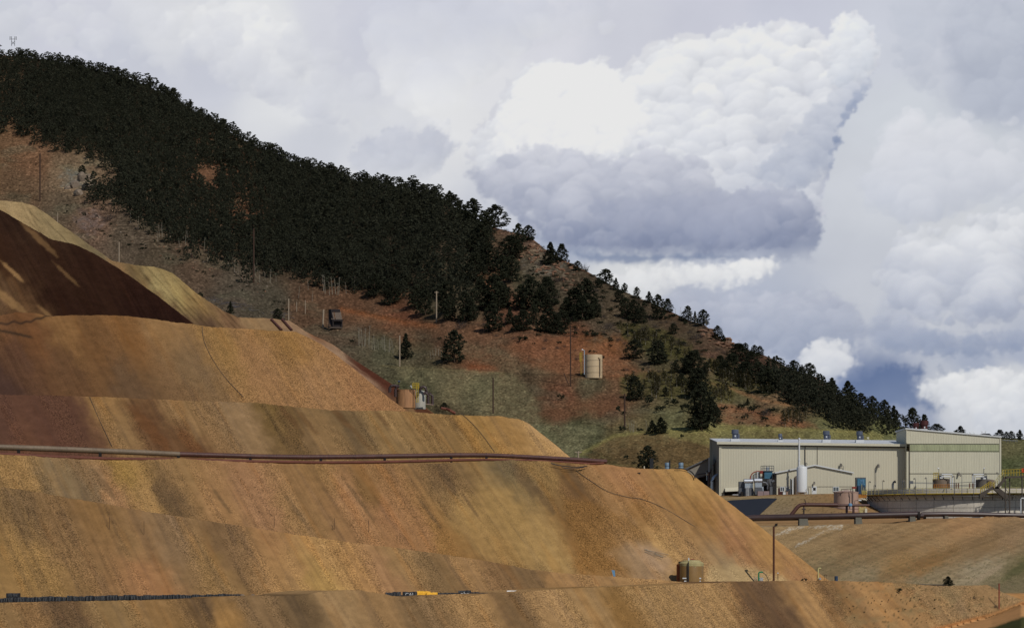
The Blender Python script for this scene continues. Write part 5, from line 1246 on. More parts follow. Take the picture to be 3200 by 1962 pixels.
# ---- main plant building -----------------------------------------------------
Y0 = 600.0
xa, xb = xx(2248, Y0), xx(2836, Y0)
zb = 7.4; ze = zz(1384.5, Y0); ze2 = zz(1392, Y0); zr = zz(1373, 622); zr2 = zz(1379, 622)
bl = thing('plant_building', ((xa + xb) / 2, 611, 8.2), 'long cream metal-clad plant building with a low pale roof', 'building')
mb = MB(); ribbed(mb, (xa, Y0), (xb, Y0), zb, ze, zb, ze2); mb.build('wall', M_CREAM, bl)
mb = MB(); ribbed(mb, (xa, 622), (xa, Y0), zb, zr, zb, ze, nrm=(-1, 0))
tag(mb.build('wall', mat('shaded_cladding', (132, 126, 112), 0.6, 0, 0.08, 0.4), bl), 'shadowed grey-brown end wall')  # cream cladding recoloured darker: the end wall's shade is in the colour
mb = MB(); mb.add([(xa - .5, 622.3, zb), (xb, 622.3, zb), (xb, 622.3, zr2), (xa - .5, 622.3, zr)], [(0, 1, 2, 3)]); mb.build('wall', M_CREAM, bl)
mb = MB(); mb.prism([(xa - .5, 599.3, ze + .12), (xb + .4, 599.3, ze2 + .12), (xb + .4, 622.6, zr2 + .12), (xa - .5, 622.6, zr + .12)], (0, 0, 0.16))
rf = mb.build('roof', M_ROOF, bl)
mb = MB(); mb.prism([(xa - .55, 599.2, ze - .22), (xa - .55, 599.2, ze + .30), (xb + .45, 599.2, ze2 + .30), (xb + .45, 599.2, ze2 - .22)], (0, 0.09, 0)); mb.build('fascia', M_CREAMT, bl)
mb = MB(); mb.prism([(xa - .1, 599.55, ze - .48), (xa - .1, 599.55, ze - .24), (xb + .2, 599.55, ze2 - .24), (xb + .2, 599.55, ze2 - .48)], (0, 0.38, 0)); mb.build('gutter_shadow_strip', M_DARKTRIM, bl)  # dark strip modelled in place of the shade under the fascia
for u_ in (2253, 2516, 2833):
    mb = MB(); x = xx(u_, Y0); mb.box((x - .07, 599.75, zb), (x + .07, 599.93, ze - .4)); mb.build('downpipe', M_DARKTRIM if u_ != 2253 else M_CREAMT, bl)
mb = MB(); x = xx(2554, Y0); mb.box((x - .03, 599.86, zb), (x + .03, 599.94, ze - .5)); mb.build('panel_joint', M_DARKTRIM, bl)
mb = MB(); mb.box((xa - .06, 599.8, zb), (xa + .28, 599.93, ze - .25)); mb.build('corner_trim', M_CREAMT, bl)
mb = MB(); mb.box((xx(2250, Y0), 599.86, zz(1540, Y0) - .05), (xb, 599.92, zz(1540, Y0) + .05)); mb.build('base_strip', M_DARKTRIM, bl)
def fan(uc, v0, v1, w, label=None, mt=M_FAN, par=bl, Y=606.0, side=True):
    x = xx(uc, Y); k = Y / F; zt, zb_ = zz(v0, Y), zz(v1, Y); h = zt - zb_; r = w * k / 2
    body = MB().lathe((x, Y), [(r * .80, zb_ + .0), (r * .80, zb_ + h * .55), (r, zb_ + h * .58), (r, zt - .05), (r * .9, zt)], 20)
    f = body.build('roof_fan', mt, par, True)
    MB().box((x - r * 1.25, Y - r * 1.2, zb_ - .5), (x + r * 1.25, Y + r * 1.2, zb_ + .12)).build('curb', M_ROOF, f)
    if side: MB().box((x + r * .75, Y - r * .6, zb_ + h * .1), (x + r * 1.25, Y + r * .5, zb_ + h * .55)).build('motor_box', mt, f)
    MB().box((x - .12, Y - r * .83, zb_ + h * .28), (x + .12, Y - r * .78, zb_ + h * .42)).build('maker_plate', M_WHITE, f)
for a_ in ((2297, 1342, 1373, 22), (2438, 1355, 1376, 12), (2582, 1346, 1375, 21), (2686, 1347, 1376, 20)): fan(*a_)
# wall lamps, canopy, vents
def wall_lamp(u_, v_, Yw, par, s=1.0, nm='wall_lamp'):
    mb = MB(); x, z = xx(u_, Yw), zz(v_, Yw); s = s * .62
    mb.tube([(x, Yw - .02, z + .35 * s), (x, Yw - .5 * s, z + .25 * s)], .06, 6); mb.prism([(x - .3 * s, Yw - .35, z + .3 * s), (x - .2 * s, Yw - .95 * s, z - .35 * s), (x + .25 * s, Yw - .95 * s, z - .35 * s), (x + .3 * s, Yw - .35, z + .3 * s)], (0, -.12, -.25 * s))
    mb.build(nm, M_LAMP, par)
for u_, v_, s_ in ((2627, 1452, 1.3), (2744, 1454, 1.3), (2995, 1479, 1.2), (2860, 1521, .9)): wall_lamp(u_, v_, Y0 - 2.2 if u_ > 2840 else Y0, bl, s_)
mb = MB(); mb.px([(2636, 1472, 599.7), (2636, 1457, 599.7), (2631, 1453, 599.5)], .7, 5); mb.build('lamp_conduit', M_STEELD, bl)
mb = MB(); mb.px([(2737, 1527, 599.7), (2737, 1459, 599.7), (2742, 1452, 599.5)], .8, 5); mb.build('lamp_conduit', M_STEELD, bl)
mb = MB(); mb.prism([P(2266, 1523, 599.8), P(2311, 1521, 599.8), P(2311, 1532, 597.5), P(2266, 1534, 597.5)], (0, 0, -.12)); mb.build('door_canopy', M_CREAMT, bl)
mb = MB(); mb.bx(2264, 1534, 2312, 1560, 599.6, .3); mb.build('doorway', M_DARK, bl)
mb = MB(); mb.tube([(xa - .3, 606, zz(1440, 606)), (xa - .9, 605.5, zz(1453, 606))], .18, 6); mb.build('wall_lamp', M_LAMP, bl)

# ---- lean-to at the left end
ln = thing('lean_to_shed', P(2190, 1500, 612), 'grey lean-to with a sloping roof against the left end of the plant building', 'shed')
mb = MB(); mb.prism([P(2140, 1466, 610), P(2217, 1431, 610), P(2217, 1478, 610), P(2168, 1500, 610), P(2140, 1500, 610)], (0, 9, 0)); mb.build('wall', mat('lean_to_wall', (128, 122, 112), 0.7, 0, 0.12, 0.5), ln)
mb = MB(); mb.prism([P(2136, 1466, 609.5), P(2218, 1428.5, 609.5), P(2218, 1432, 609.5), P(2136, 1470, 609.5)], (0, 10.5, 0)); mb.build('roof', M_STEELD, ln)
mb = MB(); mb.px([(2216, 1429, 609), (2216, 1520, 609)], 1.6, 8); mb.build('post', M_WHITE, ln)
mb = MB(); mb.bx(2172, 1484, 2216, 1530, 611, 6); mb.build('dark_opening', M_DARK, ln)
for pts, r_ in (([(2178, 1482, 608), (2205, 1478, 608), (2212, 1470, 608)], 1.6), ([(2182, 1492, 608), (2210, 1486, 608)], 1.4), ([(2222, 1466, 607), (2218, 1480, 607)], 2.2)):
    MB().px(pts, r_).build('pipe', M_RUSTD, ln)
MB().px([(2216, 1474, 606), (2214, 1528, 606)], 3.0).build('pipe', M_RUST, ln)
MB().px([(2209, 1500, 606.5), (2209, 1478, 606.5), (2206, 1474, 606.5)], 1.6).build('pipe', M_STEEL, ln)
d = thing('elbow_duct', P(2232, 1530, 604), 'shiny steel elbow duct curving into the dark end wall', 'duct')
MB().px([(2226, 1545, 604), (2226, 1504, 604), (2229, 1493, 604), (2236, 1487, 604), (2245, 1484, 604.5)], 5.2, 12).build('elbow', M_STEEL, d, True)

# ---- tall block with the sloping roof
tb = thing('plant_building', ((xx(2980, 598)), 606, 8.2), 'tall cream metal shed with a sloping roof and a green stained band', 'building')
Y1_ = 597.6; xl, xr = xx(2833, Y1_), xx(3127, Y1_); zl, zr_ = zz(1341, Y1_), zz(1367, Y1_)
zt0, zt1 = zz(1386, Y1_), zz(1410, Y1_)
def zat(x): return zl + (zr_ - zl) * (x - xl) / (xr - xl)
mb = MB(); ribbed(mb, (xl, Y1_), (xr, Y1_), zt0, zl, zt0 - .1, zr_); mb.build('wall', M_CREAM2, tb)
mb = MB(); ribbed(mb, (xl + .7, Y1_ - .01), (xr - .25, Y1_ - .01), zt1, zt0 - .003, zt1 - .15, zt0 - .103); tag(mb.build('wall', M_GREENB, tb), 'pale green stained band of cladding')
mb = MB(); ribbed(mb, (xl, Y1_), (xr, Y1_), zb, zt1 - .003, zb, zt1 - .153); mb.build('wall', M_CREAM2, tb)
mb = MB(); ribbed(mb, (xl, 613.5), (xl, Y1_), zb, zl - .1, zb, zl, nrm=(-1, 0)); mb.build('wall', M_CREAM, tb)
mb = MB(); mb.add([(xr, Y1_, zb), (xr, 613.5, zb), (xr, 613.5, zr_), (xr, Y1_, zr_)], [(0, 1, 2, 3)]); mb.add([(xl, 613.5, zb), (xr, 613.5, zb), (xr, 613.5, zr_), (xl, 613.5, zl - .1)], [(0, 3, 2, 1)]); mb.build('wall', M_CREAM, tb)
mb = MB(); mb.prism([(xl - .25, Y1_ - .25, zl + .02), (xr + .2, Y1_ - .25, zr_ + .02), (xr + .2, Y1_ - .25, zr_ + .28), (xl - .25, Y1_ - .25, zl + .28)], (0, 16.4, 0)); mb.build('roof', M_WHITE, tb)
mb = MB(); mb.box((xr - .22, Y1_ - .12, zb), (xr + .1, Y1_ - .02, zr_ - .02)); mb.build('corner_trim', M_CREAMT, tb)
mb = MB(); mb.box((xl - .06, Y1_ - .12, zt0 + .2), (xl + .14, Y1_ - .02, zl)); mb.build('corner_trim', M_CREAMT, tb)
mb = MB(); x = xx(2842, Y1_); mb.box((x - .06, Y1_ - .2, zb), (x + .06, Y1_ - .04, zt0)); mb.build('downpipe', M_DARKTRIM, tb)
for v_ in (1386.5, 1409.5, 1479):
    mb = MB(); mb.box((xl + .6, Y1_ - .10, zz(v_, Y1_) - .035), (xr - .3, Y1_ - .06, zz(v_, Y1_) + .035)); mb.build('seam', M_DARKTRIM, tb)
for uc, v0, v1, w_ in ((2888, 1314, 1347, 27), (2862, 1321, 1346, 20)): fan(uc, v0, v1, w_, None, M_REDD, tb, 606.0, False)
MB().bx(2876, 1340, 2898, 1346, 603, 4).build('curb', M_ROOF, tb)

# ---- small gabled annex in front
an = thing('annex_building', P(2545, 1550, 575), 'small gabled cream annex in front of the long plant building', 'building')
Ya = 560.0; xl, xr, xm = xx(2427, Ya), xx(2663, Ya), xx(2547, Ya); ze_, zk = zz(1478, Ya), zz(1455, Ya); z0 = zz(1556, Ya)
def gab(x): return ze_ + (zk - ze_) * (1 - abs(x - xm) / ((xm - xl) if x < xm else (xr - xm)))
for (p, q) in ((xl, xm), (xm, xr)):
    mb = MB(); ribbed(mb, (p, Ya), (q, Ya), z0, gab(p), z0, gab(q), 0.6, 0.010); mb.build('wall', M_CREAM, an)
mb = MB(); ribbed(mb, (xl, 597), (xl, Ya), z0, ze_, z0, ze_, 0.6, 0.012, (-1, 0)); tag(mb.build('wall', mat('annex_side_shaded', (96, 90, 80), 0.7, 0, 0.1, 0.4), an), 'dark shadowed side wall')  # side away from the sun: its shade is painted as a darker cladding
mb = MB(); mb.add([(xr, Ya, z0), (xr, 597, z0), (xr, 597, ze_), (xr, Ya, ze_)], [(0, 1, 2, 3)]); mb.build('wall', M_CREAM, an)
mb = MB(); mb.prism([(xl - .3, Ya - .35, ze_ - .05), (xm, Ya - .35, zk + .0), (xr + .3, Ya - .35, ze_ - .05), (xr + .3, Ya - .35, ze_ + .17), (xm, Ya - .35, zk + .25), (xl - .3, Ya - .35, ze_ + .17)], (0, 37, 0)); mb.build('roof', M_WHITE, an)
mb = MB(); mb.box((xx(2427, Ya), Ya - .05, zz(1520, Ya) - .03), (xr, Ya - .035, zz(1520, Ya) + .03)); mb.build('seam', M_DARKTRIM, an)
def px_win(u0, v0, u1, v1, par, Yw, nm='window'):
    f = MB().bx(u0, v0, u1, v1, Yw - .10, .09).build(nm, M_WHITE, par)
    um = (u0 + u1) / 2
    g_ = MB().bx(u0 + 1.6, v0 + 1.8, um - .8, v1 - 1.8, Yw - .12, .015); g_.bx(um + .8, v0 + 1.8, u1 - 1.6, v1 - 1.8, Yw - .12, .015); g_.build('pane', M_GLASS, f)
px_win(2603, 1520, 2622, 1535, an, Ya); px_win(2438, 1520, 2452, 1535, an, Ya); px_win(2455, 1520, 2466, 1534, an, Ya)
dr = MB().bx(2537, 1519, 2552, 1549, Ya - .11, .10).build('door', M_WHITE, an)
MB().bx(2541, 1523, 2549, 1532, Ya - .125, .01).build('pane', M_DARK, dr)
MB().bx(2538, 1534, 2539.5, 1536, Ya - .16, .05).build('handle', M_STEELD, dr)
MB().bx(2534, 1519, 2537, 1549, Ya - .07, .06).build('door_frame', M_CREAMT, an)
wall_lamp(2544, 1508, Ya, an, .9)
mb = MB(); mb.px([(2519, 1447, 561), (2519, 1458, 561)], 1.2, 6); mb.px([(2515, 1450, 561), (2519, 1445, 561), (2524, 1450, 561)], .8, 5); mb.build('roof_vent', M_STEELD, an)
MB().px([(2437, 1468, 561), (2437, 1476, 561)], .8, 6).build('roof_vent', M_WHITE, an)
# stuff standing along the annex front
mb = MB(); mb.bx(2432, 1524, 2437, 1548, 557, .5); mb.bx(2438, 1536, 2446, 1548, 557, .8); cab = thing('equipment_rack', P(2438, 1548, 557), 'dark equipment rack by the annex windows', 'rack'); mb.build('frame', M_REDD, cab)
MB().bx(2447, 1537, 2455, 1548, 556.6, .6).build('white_box', M_WHITE, cab); MB().bx(2457, 1536, 2463, 1548, 556.5, .5).build('box', M_PINK, cab)
tk = thing('gas_cylinder_bank', P(2474, 1548, 556), 'tall narrow grey and white cylinder bank left of the white silo', 'cylinders')
MB().px([(2470, 1548, 556), (2470, 1495, 556)], 1.8, 8).build('cylinder', M_STEELD, tk); MB().px([(2477, 1543, 556), (2477, 1495, 556)], 2.2, 8).build('cylinder', M_WHITE, tk); MB().px([(2474, 1545, 556.4), (2474, 1498, 556.4)], 1.6, 8).build('cylinder', M_DARK, tk)
bs = thing('storage_vessel', P(2490, 1548, 556), 'grey-brown vessel with a rounded top half hidden behind the white silo', 'tank')
c_ = P(2492, 1548, 557.5); MB().lathe((c_.x, c_.y), [(.75, c_.z), (.75, zz(1496, 557)), (.6, zz(1490, 557)), (.3, zz(1486, 557))], 16).build('shell', M_BROWNT, bs, True)

# ---- white silo and exhaust stack
sl = thing('white_silo', P(2506, 1547, 548), 'upright white cylindrical silo on short legs in front of the annex', 'silo')
c_ = P(2506, 1547, 548); k = 548 / F; r_ = 16.5 * k
MB().lathe((c_.x, c_.y), [(r_ * .55, zz(1543, 548)), (r_, zz(1537, 548)), (r_, zz(1461, 548)), (r_ * .93, zz(1458.5, 548)), (r_ * .45, zz(1455.5, 548)), (.05, zz(1455, 548))], 32).build('shell', M_WHITE, sl, True)
for du in (-15, 8, 17): MB().px([(2506 + du, 1552, 548.4 - (du == 8)), (2506 + du, 1534, 548.4 - (du == 8))], 1.7, 6).build('leg', M_WHITE, sl)
MB().px([(2520, 1528, 547), (2526, 1524, 547), (2526, 1548, 547)], 1.1, 6).build('pipe', M_STEELD, sl); MB().px([(2500, 1540, 547), (2514, 1540, 547), (2514, 1549, 547)], 1.0, 6).build('pipe', M_DARK, sl)
MB().px([(2500, 1455, 548), (2506, 1452, 548), (2513, 1455, 548)], 1.2, 6).build('lifting_lug', M_WHITE, sl)
stt = thing('exhaust_stack', P(2497, 1458, 557), 'slim white exhaust stack rising above the long roof', 'chimney')
MB().px([(2497.5, 1478, 557), (2497.5, 1436, 557)], 3.0, 12).build('base_pipe', M_WHITE, stt, True); MB().px([(2497.5, 1440, 557), (2497.5, 1371, 557)], 2.4, 12).build('pipe', M_WHITE, stt, True)
MB().px([(2497.5, 1439, 557), (2497.5, 1434, 557)], 3.7, 12).build('collar', M_WHITE, stt); MB().px([(2497.5, 1375, 557), (2497.5, 1368, 557)], 3.2, 12).build('cap', M_WHITE, stt); MB().px([(2493.6, 1470, 557.2), (2493.6, 1388, 557.2)], .6, 5).build('guide_wire', M_DARKTRIM, stt)

# ---- dust collector group
def hooded(u0, u1, v0, v1, Y, label):
    t_ = thing('dust_collector', P((u0 + u1) / 2, v1, Y), label, 'dust collector')
    w_ = u1 - u0
    mb = MB(); a = P(u0, v0 + 7, Y); b = P(u1, v0 + 7, Y); rr = 7 * Y / F
    cz, cy = a.z, Y + rr
    pr = [(cy + rr * math.cos(t), cz + rr * math.sin(t)) for t in np.linspace(math.pi * 1.5, math.pi * 0.5, 14)] + [(Y + 2.0, cz + rr), (Y + 2.0, cz - rr)]
    mb.prism([(a.x, y, z) for y, z in pr], (b.x - a.x, 0, 0)); mb.build('hood', M_HOOD, t_, True)
    MB().bx(u0 + 2, v0 + 14, u1 - 1, v0 + 28, Y + .15, 1.8).build('upper_casing', M_STEEL, t_)
    mb = MB(); mb.prism([P(u0 + 2, v0 + 28, Y + .15), P(u1 - 1, v0 + 28, Y + .15), P(u1 + 3, v0 + 42, Y + .15), P(u1 - 5, v1, Y + .15), P(u0 + 1, v1, Y + .15)], (0, 1.8, 0)); mb.build('lower_casing', M_STEELD, t_)
    return t_
h1 = hooded(2326, 2354, 1496, 1556, 552, 'shiny steel dust collector with a ladder, nearest the heap')
lad = MB()
for uu in (2333.5, 2339.5): lad.px([(uu, 1517, 551.7), (uu, 1550, 551.7)], .55, 4)
for j in range(8): lad.px([(2333.5, 1519 + j * 4, 551.7), (2339.5, 1519 + j * 4, 551.7)], .5, 4)
lad.build('ladder', M_WHITE, h1)
h2 = hooded(2358, 2382, 1494, 1550, 551, 'shiny steel dust collector beside the pinkish box')
MB().bx(2381, 1520, 2386, 1548, 551.4, 1.2).build('side_panel', M_STEEL, h2)
gc = thing('electrical_cabinet', P(2318, 1553, 553), 'tall dull grey cabinet left of the steel dust collectors', 'cabinet')
MB().bx(2310, 1504, 2327, 1556, 553, 2.2).build('casing', M_STEELD, gc); MB().bx(2310.5, 1522, 2326, 1523, 552.95, .04).build('door_gap', M_DARK, gc); MB().bx(2315, 1536, 2323, 1554, 552.2, .6).build('barrel', M_DARK, gc)
md = thing('machinery', P(2404, 1547, 556), 'dark ducts and hoppers in the shadow of the annex side wall', 'machine')
MB().px([(2384, 1507, 555), (2393, 1508, 555), (2397, 1514, 555)], 3.4, 8).build('duct', M_STEELD, md); MB().px([(2399, 1498, 555), (2399, 1516, 555), (2398, 1528, 555)], 2.2, 8).build('duct', M_STEELD, md); MB().px([(2412, 1505, 555), (2420, 1502, 555)], 4.0, 8).build('duct', M_STEELD, md)
mb = MB(); mb.prism([P(2402, 1496, 555), P(2412, 1496, 555), P(2412, 1508, 555), P(2409, 1520, 555), P(2404, 1508, 555)], (0, 1.0, 0)); mb.build('hopper', M_STEELD, md); MB().bx(2406, 1520, 2414, 1547, 555, 1).build('leg_casing', M_STEELD, md); MB().bx(2384, 1516, 2406, 1547, 557, .8).build('back_frame', M_DARK, md)
pb = thing('skip_bin', P(2386, 1547, 549), 'low pinkish-grey bin standing before the dust collectors', 'bin')
MB().bx(2368, 1534, 2404, 1549, 549, 1.6).build('box', mat('pinkish_grey', (134, 116, 116), 0.7, 0, 0.1, 1), pb); MB().bx(2386, 1534.5, 2386.8, 1548, 548.97, .02).build('seam', M_DARKTRIM, pb)
bm_ = thing('blue_conveyor_head', P(2401, 1490, 565), 'blue machine head with a railed platform above the annex roof', 'machine')
MB().bx(2389, 1471, 2414, 1495, 565, 2.5).build('housing', M_BLUE, bm_); MB().bx(2385.5, 1472, 2389, 1492, 565, 2.5).build('side_plate', M_DARK, bm_)
mb = MB()
for uu in (2378, 2384, 2388, 2396, 2404, 2412, 2418): mb.px([(uu, 1471, 565), (uu, 1455, 565)], .8, 4)
for v_ in (1455, 1463, 1470.5): mb.px([(2378, v_ + 1, 565), (2388, v_, 565), (2418, v_, 565)], .8, 4); mb.px([(2388, v_ + .5, 567), (2418, v_ + .5, 567)], .6, 4)
mb.build('railing', M_STEELD, bm_); MB().bx(2394, 1459, 2404, 1469, 566, .8).build('motor', M_STEEL, bm_); MB().bx(2378, 1470, 2418, 1472, 564.8, 3).build('platform', M_STEELD, bm_)
ra = thing('curved_red_frame', P(2360, 1496, 566), 'red arched frame over vertical grey pipes beside the blue machine', 'frame')
pts = [(2344, 1500), (2345, 1489), (2349, 1481), (2356, 1475), (2366, 1472), (2385, 1472)]
MB().px([(a, b, 564.5) for a, b in pts], 1.8, 6).build('arch', M_RED, ra); MB().bx(2376, 1471, 2384, 1479, 564, 1).build('bracket', M_RED, ra)
for j, uu in enumerate((2349, 2354, 2359, 2363, 2370, 2374)): MB().px([(uu, 1500, 565), (uu, max(1474, 1486 - j * 4), 565)], 1.7, 6).build('pipe', M_STEELD if j % 2 else M_STEEL, ra)
MB().px([(2367, 1497, 563.8), (2367, 1473, 563.8)], 1.1, 6).build('pipe', M_WHITE, ra)
yb = thing('yellow_box', P(2276, 1567, 585), 'low yellow box on the ground by the doorway canopy', 'box'); MB().bx(2262, 1555, 2287, 1572, 585, 2).build('casing', M_YELP, yb); MB().bx(2276, 1560, 2280, 1566, 584.95, .04).build('label_plate', M_DARK, yb)
gb = thing('grey_box', P(2301, 1560, 585), 'pale grey utility box right of the low yellow box', 'box'); MB().bx(2291, 1545, 2310, 1566, 585, 2).build('casing', M_BLOCK, gb); MB().bx(2290, 1544, 2311, 1546, 584.8, 2.4).build('lid', M_ROOF, gb)

# ---- right-hand blue machine
b2 = thing('blue_machine', P(2691, 1545, 552), 'dark blue upright machine behind the pinkish tank', 'machine')
MB().bx(2676, 1491, 2706, 1545, 553, 2.2).build('frame', M_STEELD, b2); MB().bx(2679.5, 1495, 2705, 1521, 552.8, .3).build('panel', M_BLUE, b2); MB().bx(2681, 1517, 2703, 1543, 552.6, .3).build('panel', M_BLUED, b2)
mb = MB()
for a, b, c, d_ in ((2688, 1500, 2697, 1503), (2686, 1507, 2700, 1509), (2696, 1498, 2699, 1515), (2690, 1512, 2703, 1514)): mb.bx(a, b, c, d_, 552.7, .1)
mb.build('fitting', M_VALVE, b2)
mb = MB()
for uu in (2693, 2699, 2706): mb.px([(uu, 1541, 551), (uu, 1512 if uu == 2693 else 1522, 551)], .8, 4)
mb.build('guard_rail', M_YELP, b2); MB().bx(2664, 1520, 2676, 1526, 551, 1).build('red_block', M_RED, b2)
pf = thing('yellow_platform', P(2702, 1552, 520), 'small yellow railed platform at the left end of the walkway', 'platform')
MB().bx(2682, 1544, 2708, 1555, 519, 2).build('deck', M_ORANGE, pf)
mb = MB()
for uu in (2694, 2700, 2706): mb.px([(uu, 1545, 518.8), (uu, 1535, 518.8)], .9, 4)
for v_ in (1535, 1540): mb.px([(2694, v_, 518.8), (2710, v_, 518.8)], .8, 4)
mb.build('railing', M_YEL, pf)

# ---- pinkish tank
pt = thing('storage_tank', P(2644, 1608, 507), 'pinkish cylindrical tank with a low cone roof behind the brown pipes', 'tank')
c_ = P(2644, 1612, 507); r_ = 38.5 * 507 / F
MB().lathe((c_.x, c_.y), [(r_, c_.z - .4), (r_, zz(1539, 507)), (r_ * 1.03, zz(1538.5, 507)), (r_ * 1.03, zz(1537, 507)), (r_ * .96, zz(1536.5, 507)), (r_ * .1, zz(1530, 507)), (.05, zz(1529.5, 507))], 40).build('shell', M_PINK, pt, True)
for pts, rr, m_ in (([(2629, 1534, 504.5), (2629, 1528, 504.5), (2665, 1526, 504.5)], 1.2, M_RUSTD), ([(2659, 1527, 504.3), (2659, 1536, 504.3), (2662, 1542, 504.3), (2662, 1575, 504.3)], 1.1, M_RUSTD), ([(2665, 1527, 504.2), (2665, 1576, 504.2)], 1.3, M_RUSTD), ([(2606, 1589, 504.4), (2682, 1590, 504.4)], .7, M_REDD)):
    MB().px(pts, rr, 6).build('pipe', m_, pt)
MB().px([(2627, 1542, 504.4), (2625, 1549, 504.4)], 1.3, 6).build('nozzle', M_DARK, pt)

# ---- great concrete basin with its walkway
TK = thing('thickener_tank', (xx(3085, 527), 527, zz(1612, 505)), 'huge round concrete tank with a yellow railed walkway around it', 'tank')
tcx, tcy = xx(3085, 526.6), 526.6; R_ = 21.6
zrim = zz(1525.5, 505); zdk = zz(1541.5, 503.6)
th0, th1 = math.radians(-182), math.radians(2)
def arc(r, z, n=96, a0=th0, a1=th1): return [(tcx + r * math.cos(a0 + (a1 - a0) * i / n), tcy + r * math.sin(a0 + (a1 - a0) * i / n), z) for i in range(n + 1)]
mb = MB().lathe((tcx, tcy), [(R_, 3.0), (R_, zrim), (R_ - .35, zrim), (R_ - .35, zrim - 2.5), (.1, zrim - 2.8)], 120); mb.build('wall', M_CONC, TK, True)
mb = MB()
for z_ in (zz(1562, 505), zz(1585, 505)): mb.tube(arc(R_ + .0, z_), .04, 4)
for i in range(0, 97, 5): p = arc(R_ + .0, 0)[i]; mb.tube([(p[0], p[1], 3.3), (p[0], p[1], zdk - .4)], .035, 4)
mb.build('form_seam', mat('seam_concrete', (140, 134, 124), 0.9, 0, 0.2, 1), TK)
mb = MB(); a = arc(R_ + .02, zdk - .14); b = arc(R_ + .95, zdk - .14); a2 = arc(R_ + .02, zdk); b2_ = arc(R_ + .95, zdk)
n_ = len(a); mb.add(a + b + a2 + b2_, [(i, i + 1, n_ + i + 1, n_ + i) for i in range(n_ - 1)] + [(2 * n_ + i, 3 * n_ + i, 3 * n_ + i + 1, 2 * n_ + i + 1) for i in range(n_ - 1)] + [(n_ + i, n_ + i + 1, 3 * n_ + i + 1, 3 * n_ + i) for i in range(n_ - 1)]); mb.build('walkway', M_DARKTRIM, TK)
mb = MB(); mb.tube(arc(R_ + 1.0, zdk + .02), .10, 5); mb.build('kick_plate', M_YEL, TK)
mb = MB(); mb.tube(arc(R_ + .8, zdk - .42), .06, 4); mb.build('conduit', M_STEEL, TK)
mb = MB()
for h_ in (.52, 1.02): mb.tube(arc(R_ + .97, zdk + h_), .035, 4)
for p in arc(R_ + .97, zdk, 52): mb.tube([p, (p[0], p[1], zdk + 1.02)], .045, 4)
mb.build('railing', M_YELP, TK)
for i, th in enumerate(np.linspace(th0 + .06, th1 - .06, 40)):
    c, s = math.cos(th), math.sin(th); mb = MB()
    mb.tube([(tcx + (R_ + .03) * c, tcy + (R_ + .03) * s, zdk - 1.0), (tcx + (R_ + .85) * c, tcy + (R_ + .85) * s, zdk - .18)], .06, 4); mb.build('bracket', M_DARK, TK)
def mast(u, vt, vb, Y, side, tall=False, label='thin grey floodlight mast on the concrete tank walkway'):
    t_ = thing('lamp_post', P(u, vb, Y), label, 'lamp post', 'floodlight masts around the concrete tank')
    MB().px([(u, vb, Y), (u, vt, Y), (u + side * 3, vt - .6, Y)], .75, 6).build('pole', M_STEELD, t_)
    MB().px([(u + side * 3, vt - .6, Y), (u + side * 5, vt + 3.5, Y - .1)], [1.8 * Y / F, .8 * Y / F][0] * F / Y, 6).build('lamp_head', M_LAMP, t_)
def tank_Y(u):      # depth of the walkway edge seen in column u
    Y = 504.0
    for _ in range(6):
        x = xx(u, Y); dx = min(abs(x - tcx), R_ + .95); Y = tcy - math.sqrt((R_ + 1.0) ** 2 - dx * dx)
    return Y
for u_, vt_, s_ in ((2715, 1504, 1), (2731, 1516, 1), (2758, 1501, 1), (2820, 1500, 1), (2828, 1501, -1), (2861, 1494, -1), (2896, 1492, -1), (2983, 1487, -1), (3006, 1484, -1), (3043, 1482, -1), (3084, 1479, -1), (3119, 1476, -1)):
    mast(u_, vt_, 1547, tank_Y(u_) - .1, s_)
for u_, nm in ((2934, 'left'), (3074, 'right')):
    t_ = thing('lamp_post', P(u_, 1500, 570), 'taller mast with a white lamp above the ' + nm + ' brown process tank', 'lamp post')
    MB().px([(u_, 1500, 570), (u_, 1464, 570)], .9, 6).build('pole', M_STEELD, t_); MB().px([(u_, 1464, 570), (u_ - 4 if nm == 'left' else u_ + 4, 1462, 570)], 2.0, 8).build('lamp_head', M_WHITE, t_)
hp = thing('vent_hood', P(2790, 1524, 540), 'weathered hooded vent sticking up behind the walkway rail', 'vent'); MB().px([(2790, 1530, 540), (2790, 1512, 540), (2793, 1506, 540), (2798, 1504, 540)], 3.6, 10).build('duct', M_STEELD, hp, True); MB().px([(2796, 1505, 539.6), (2799, 1504, 539.6)], 4.2, 10).build('hood_mouth', M_DARK, hp)
eb = thing('junction_box', P(2848, 1522, 545), 'grey junction box with conduits beside the left brown process tank', 'box')
MB().bx(2842, 1502, 2854, 1511, 545, .5).build('casing', M_STEELD, eb); MB().px([(2843.5, 1511, 545.2), (2843.5, 1530, 545.2)], .8, 5).build('post', M_STEELD, eb)
for v_ in (1507, 1509.5): MB().px([(2854, v_, 545.2), (2918, v_ + 1, 546)], .7, 5).build('conduit', M_STEELD, eb)
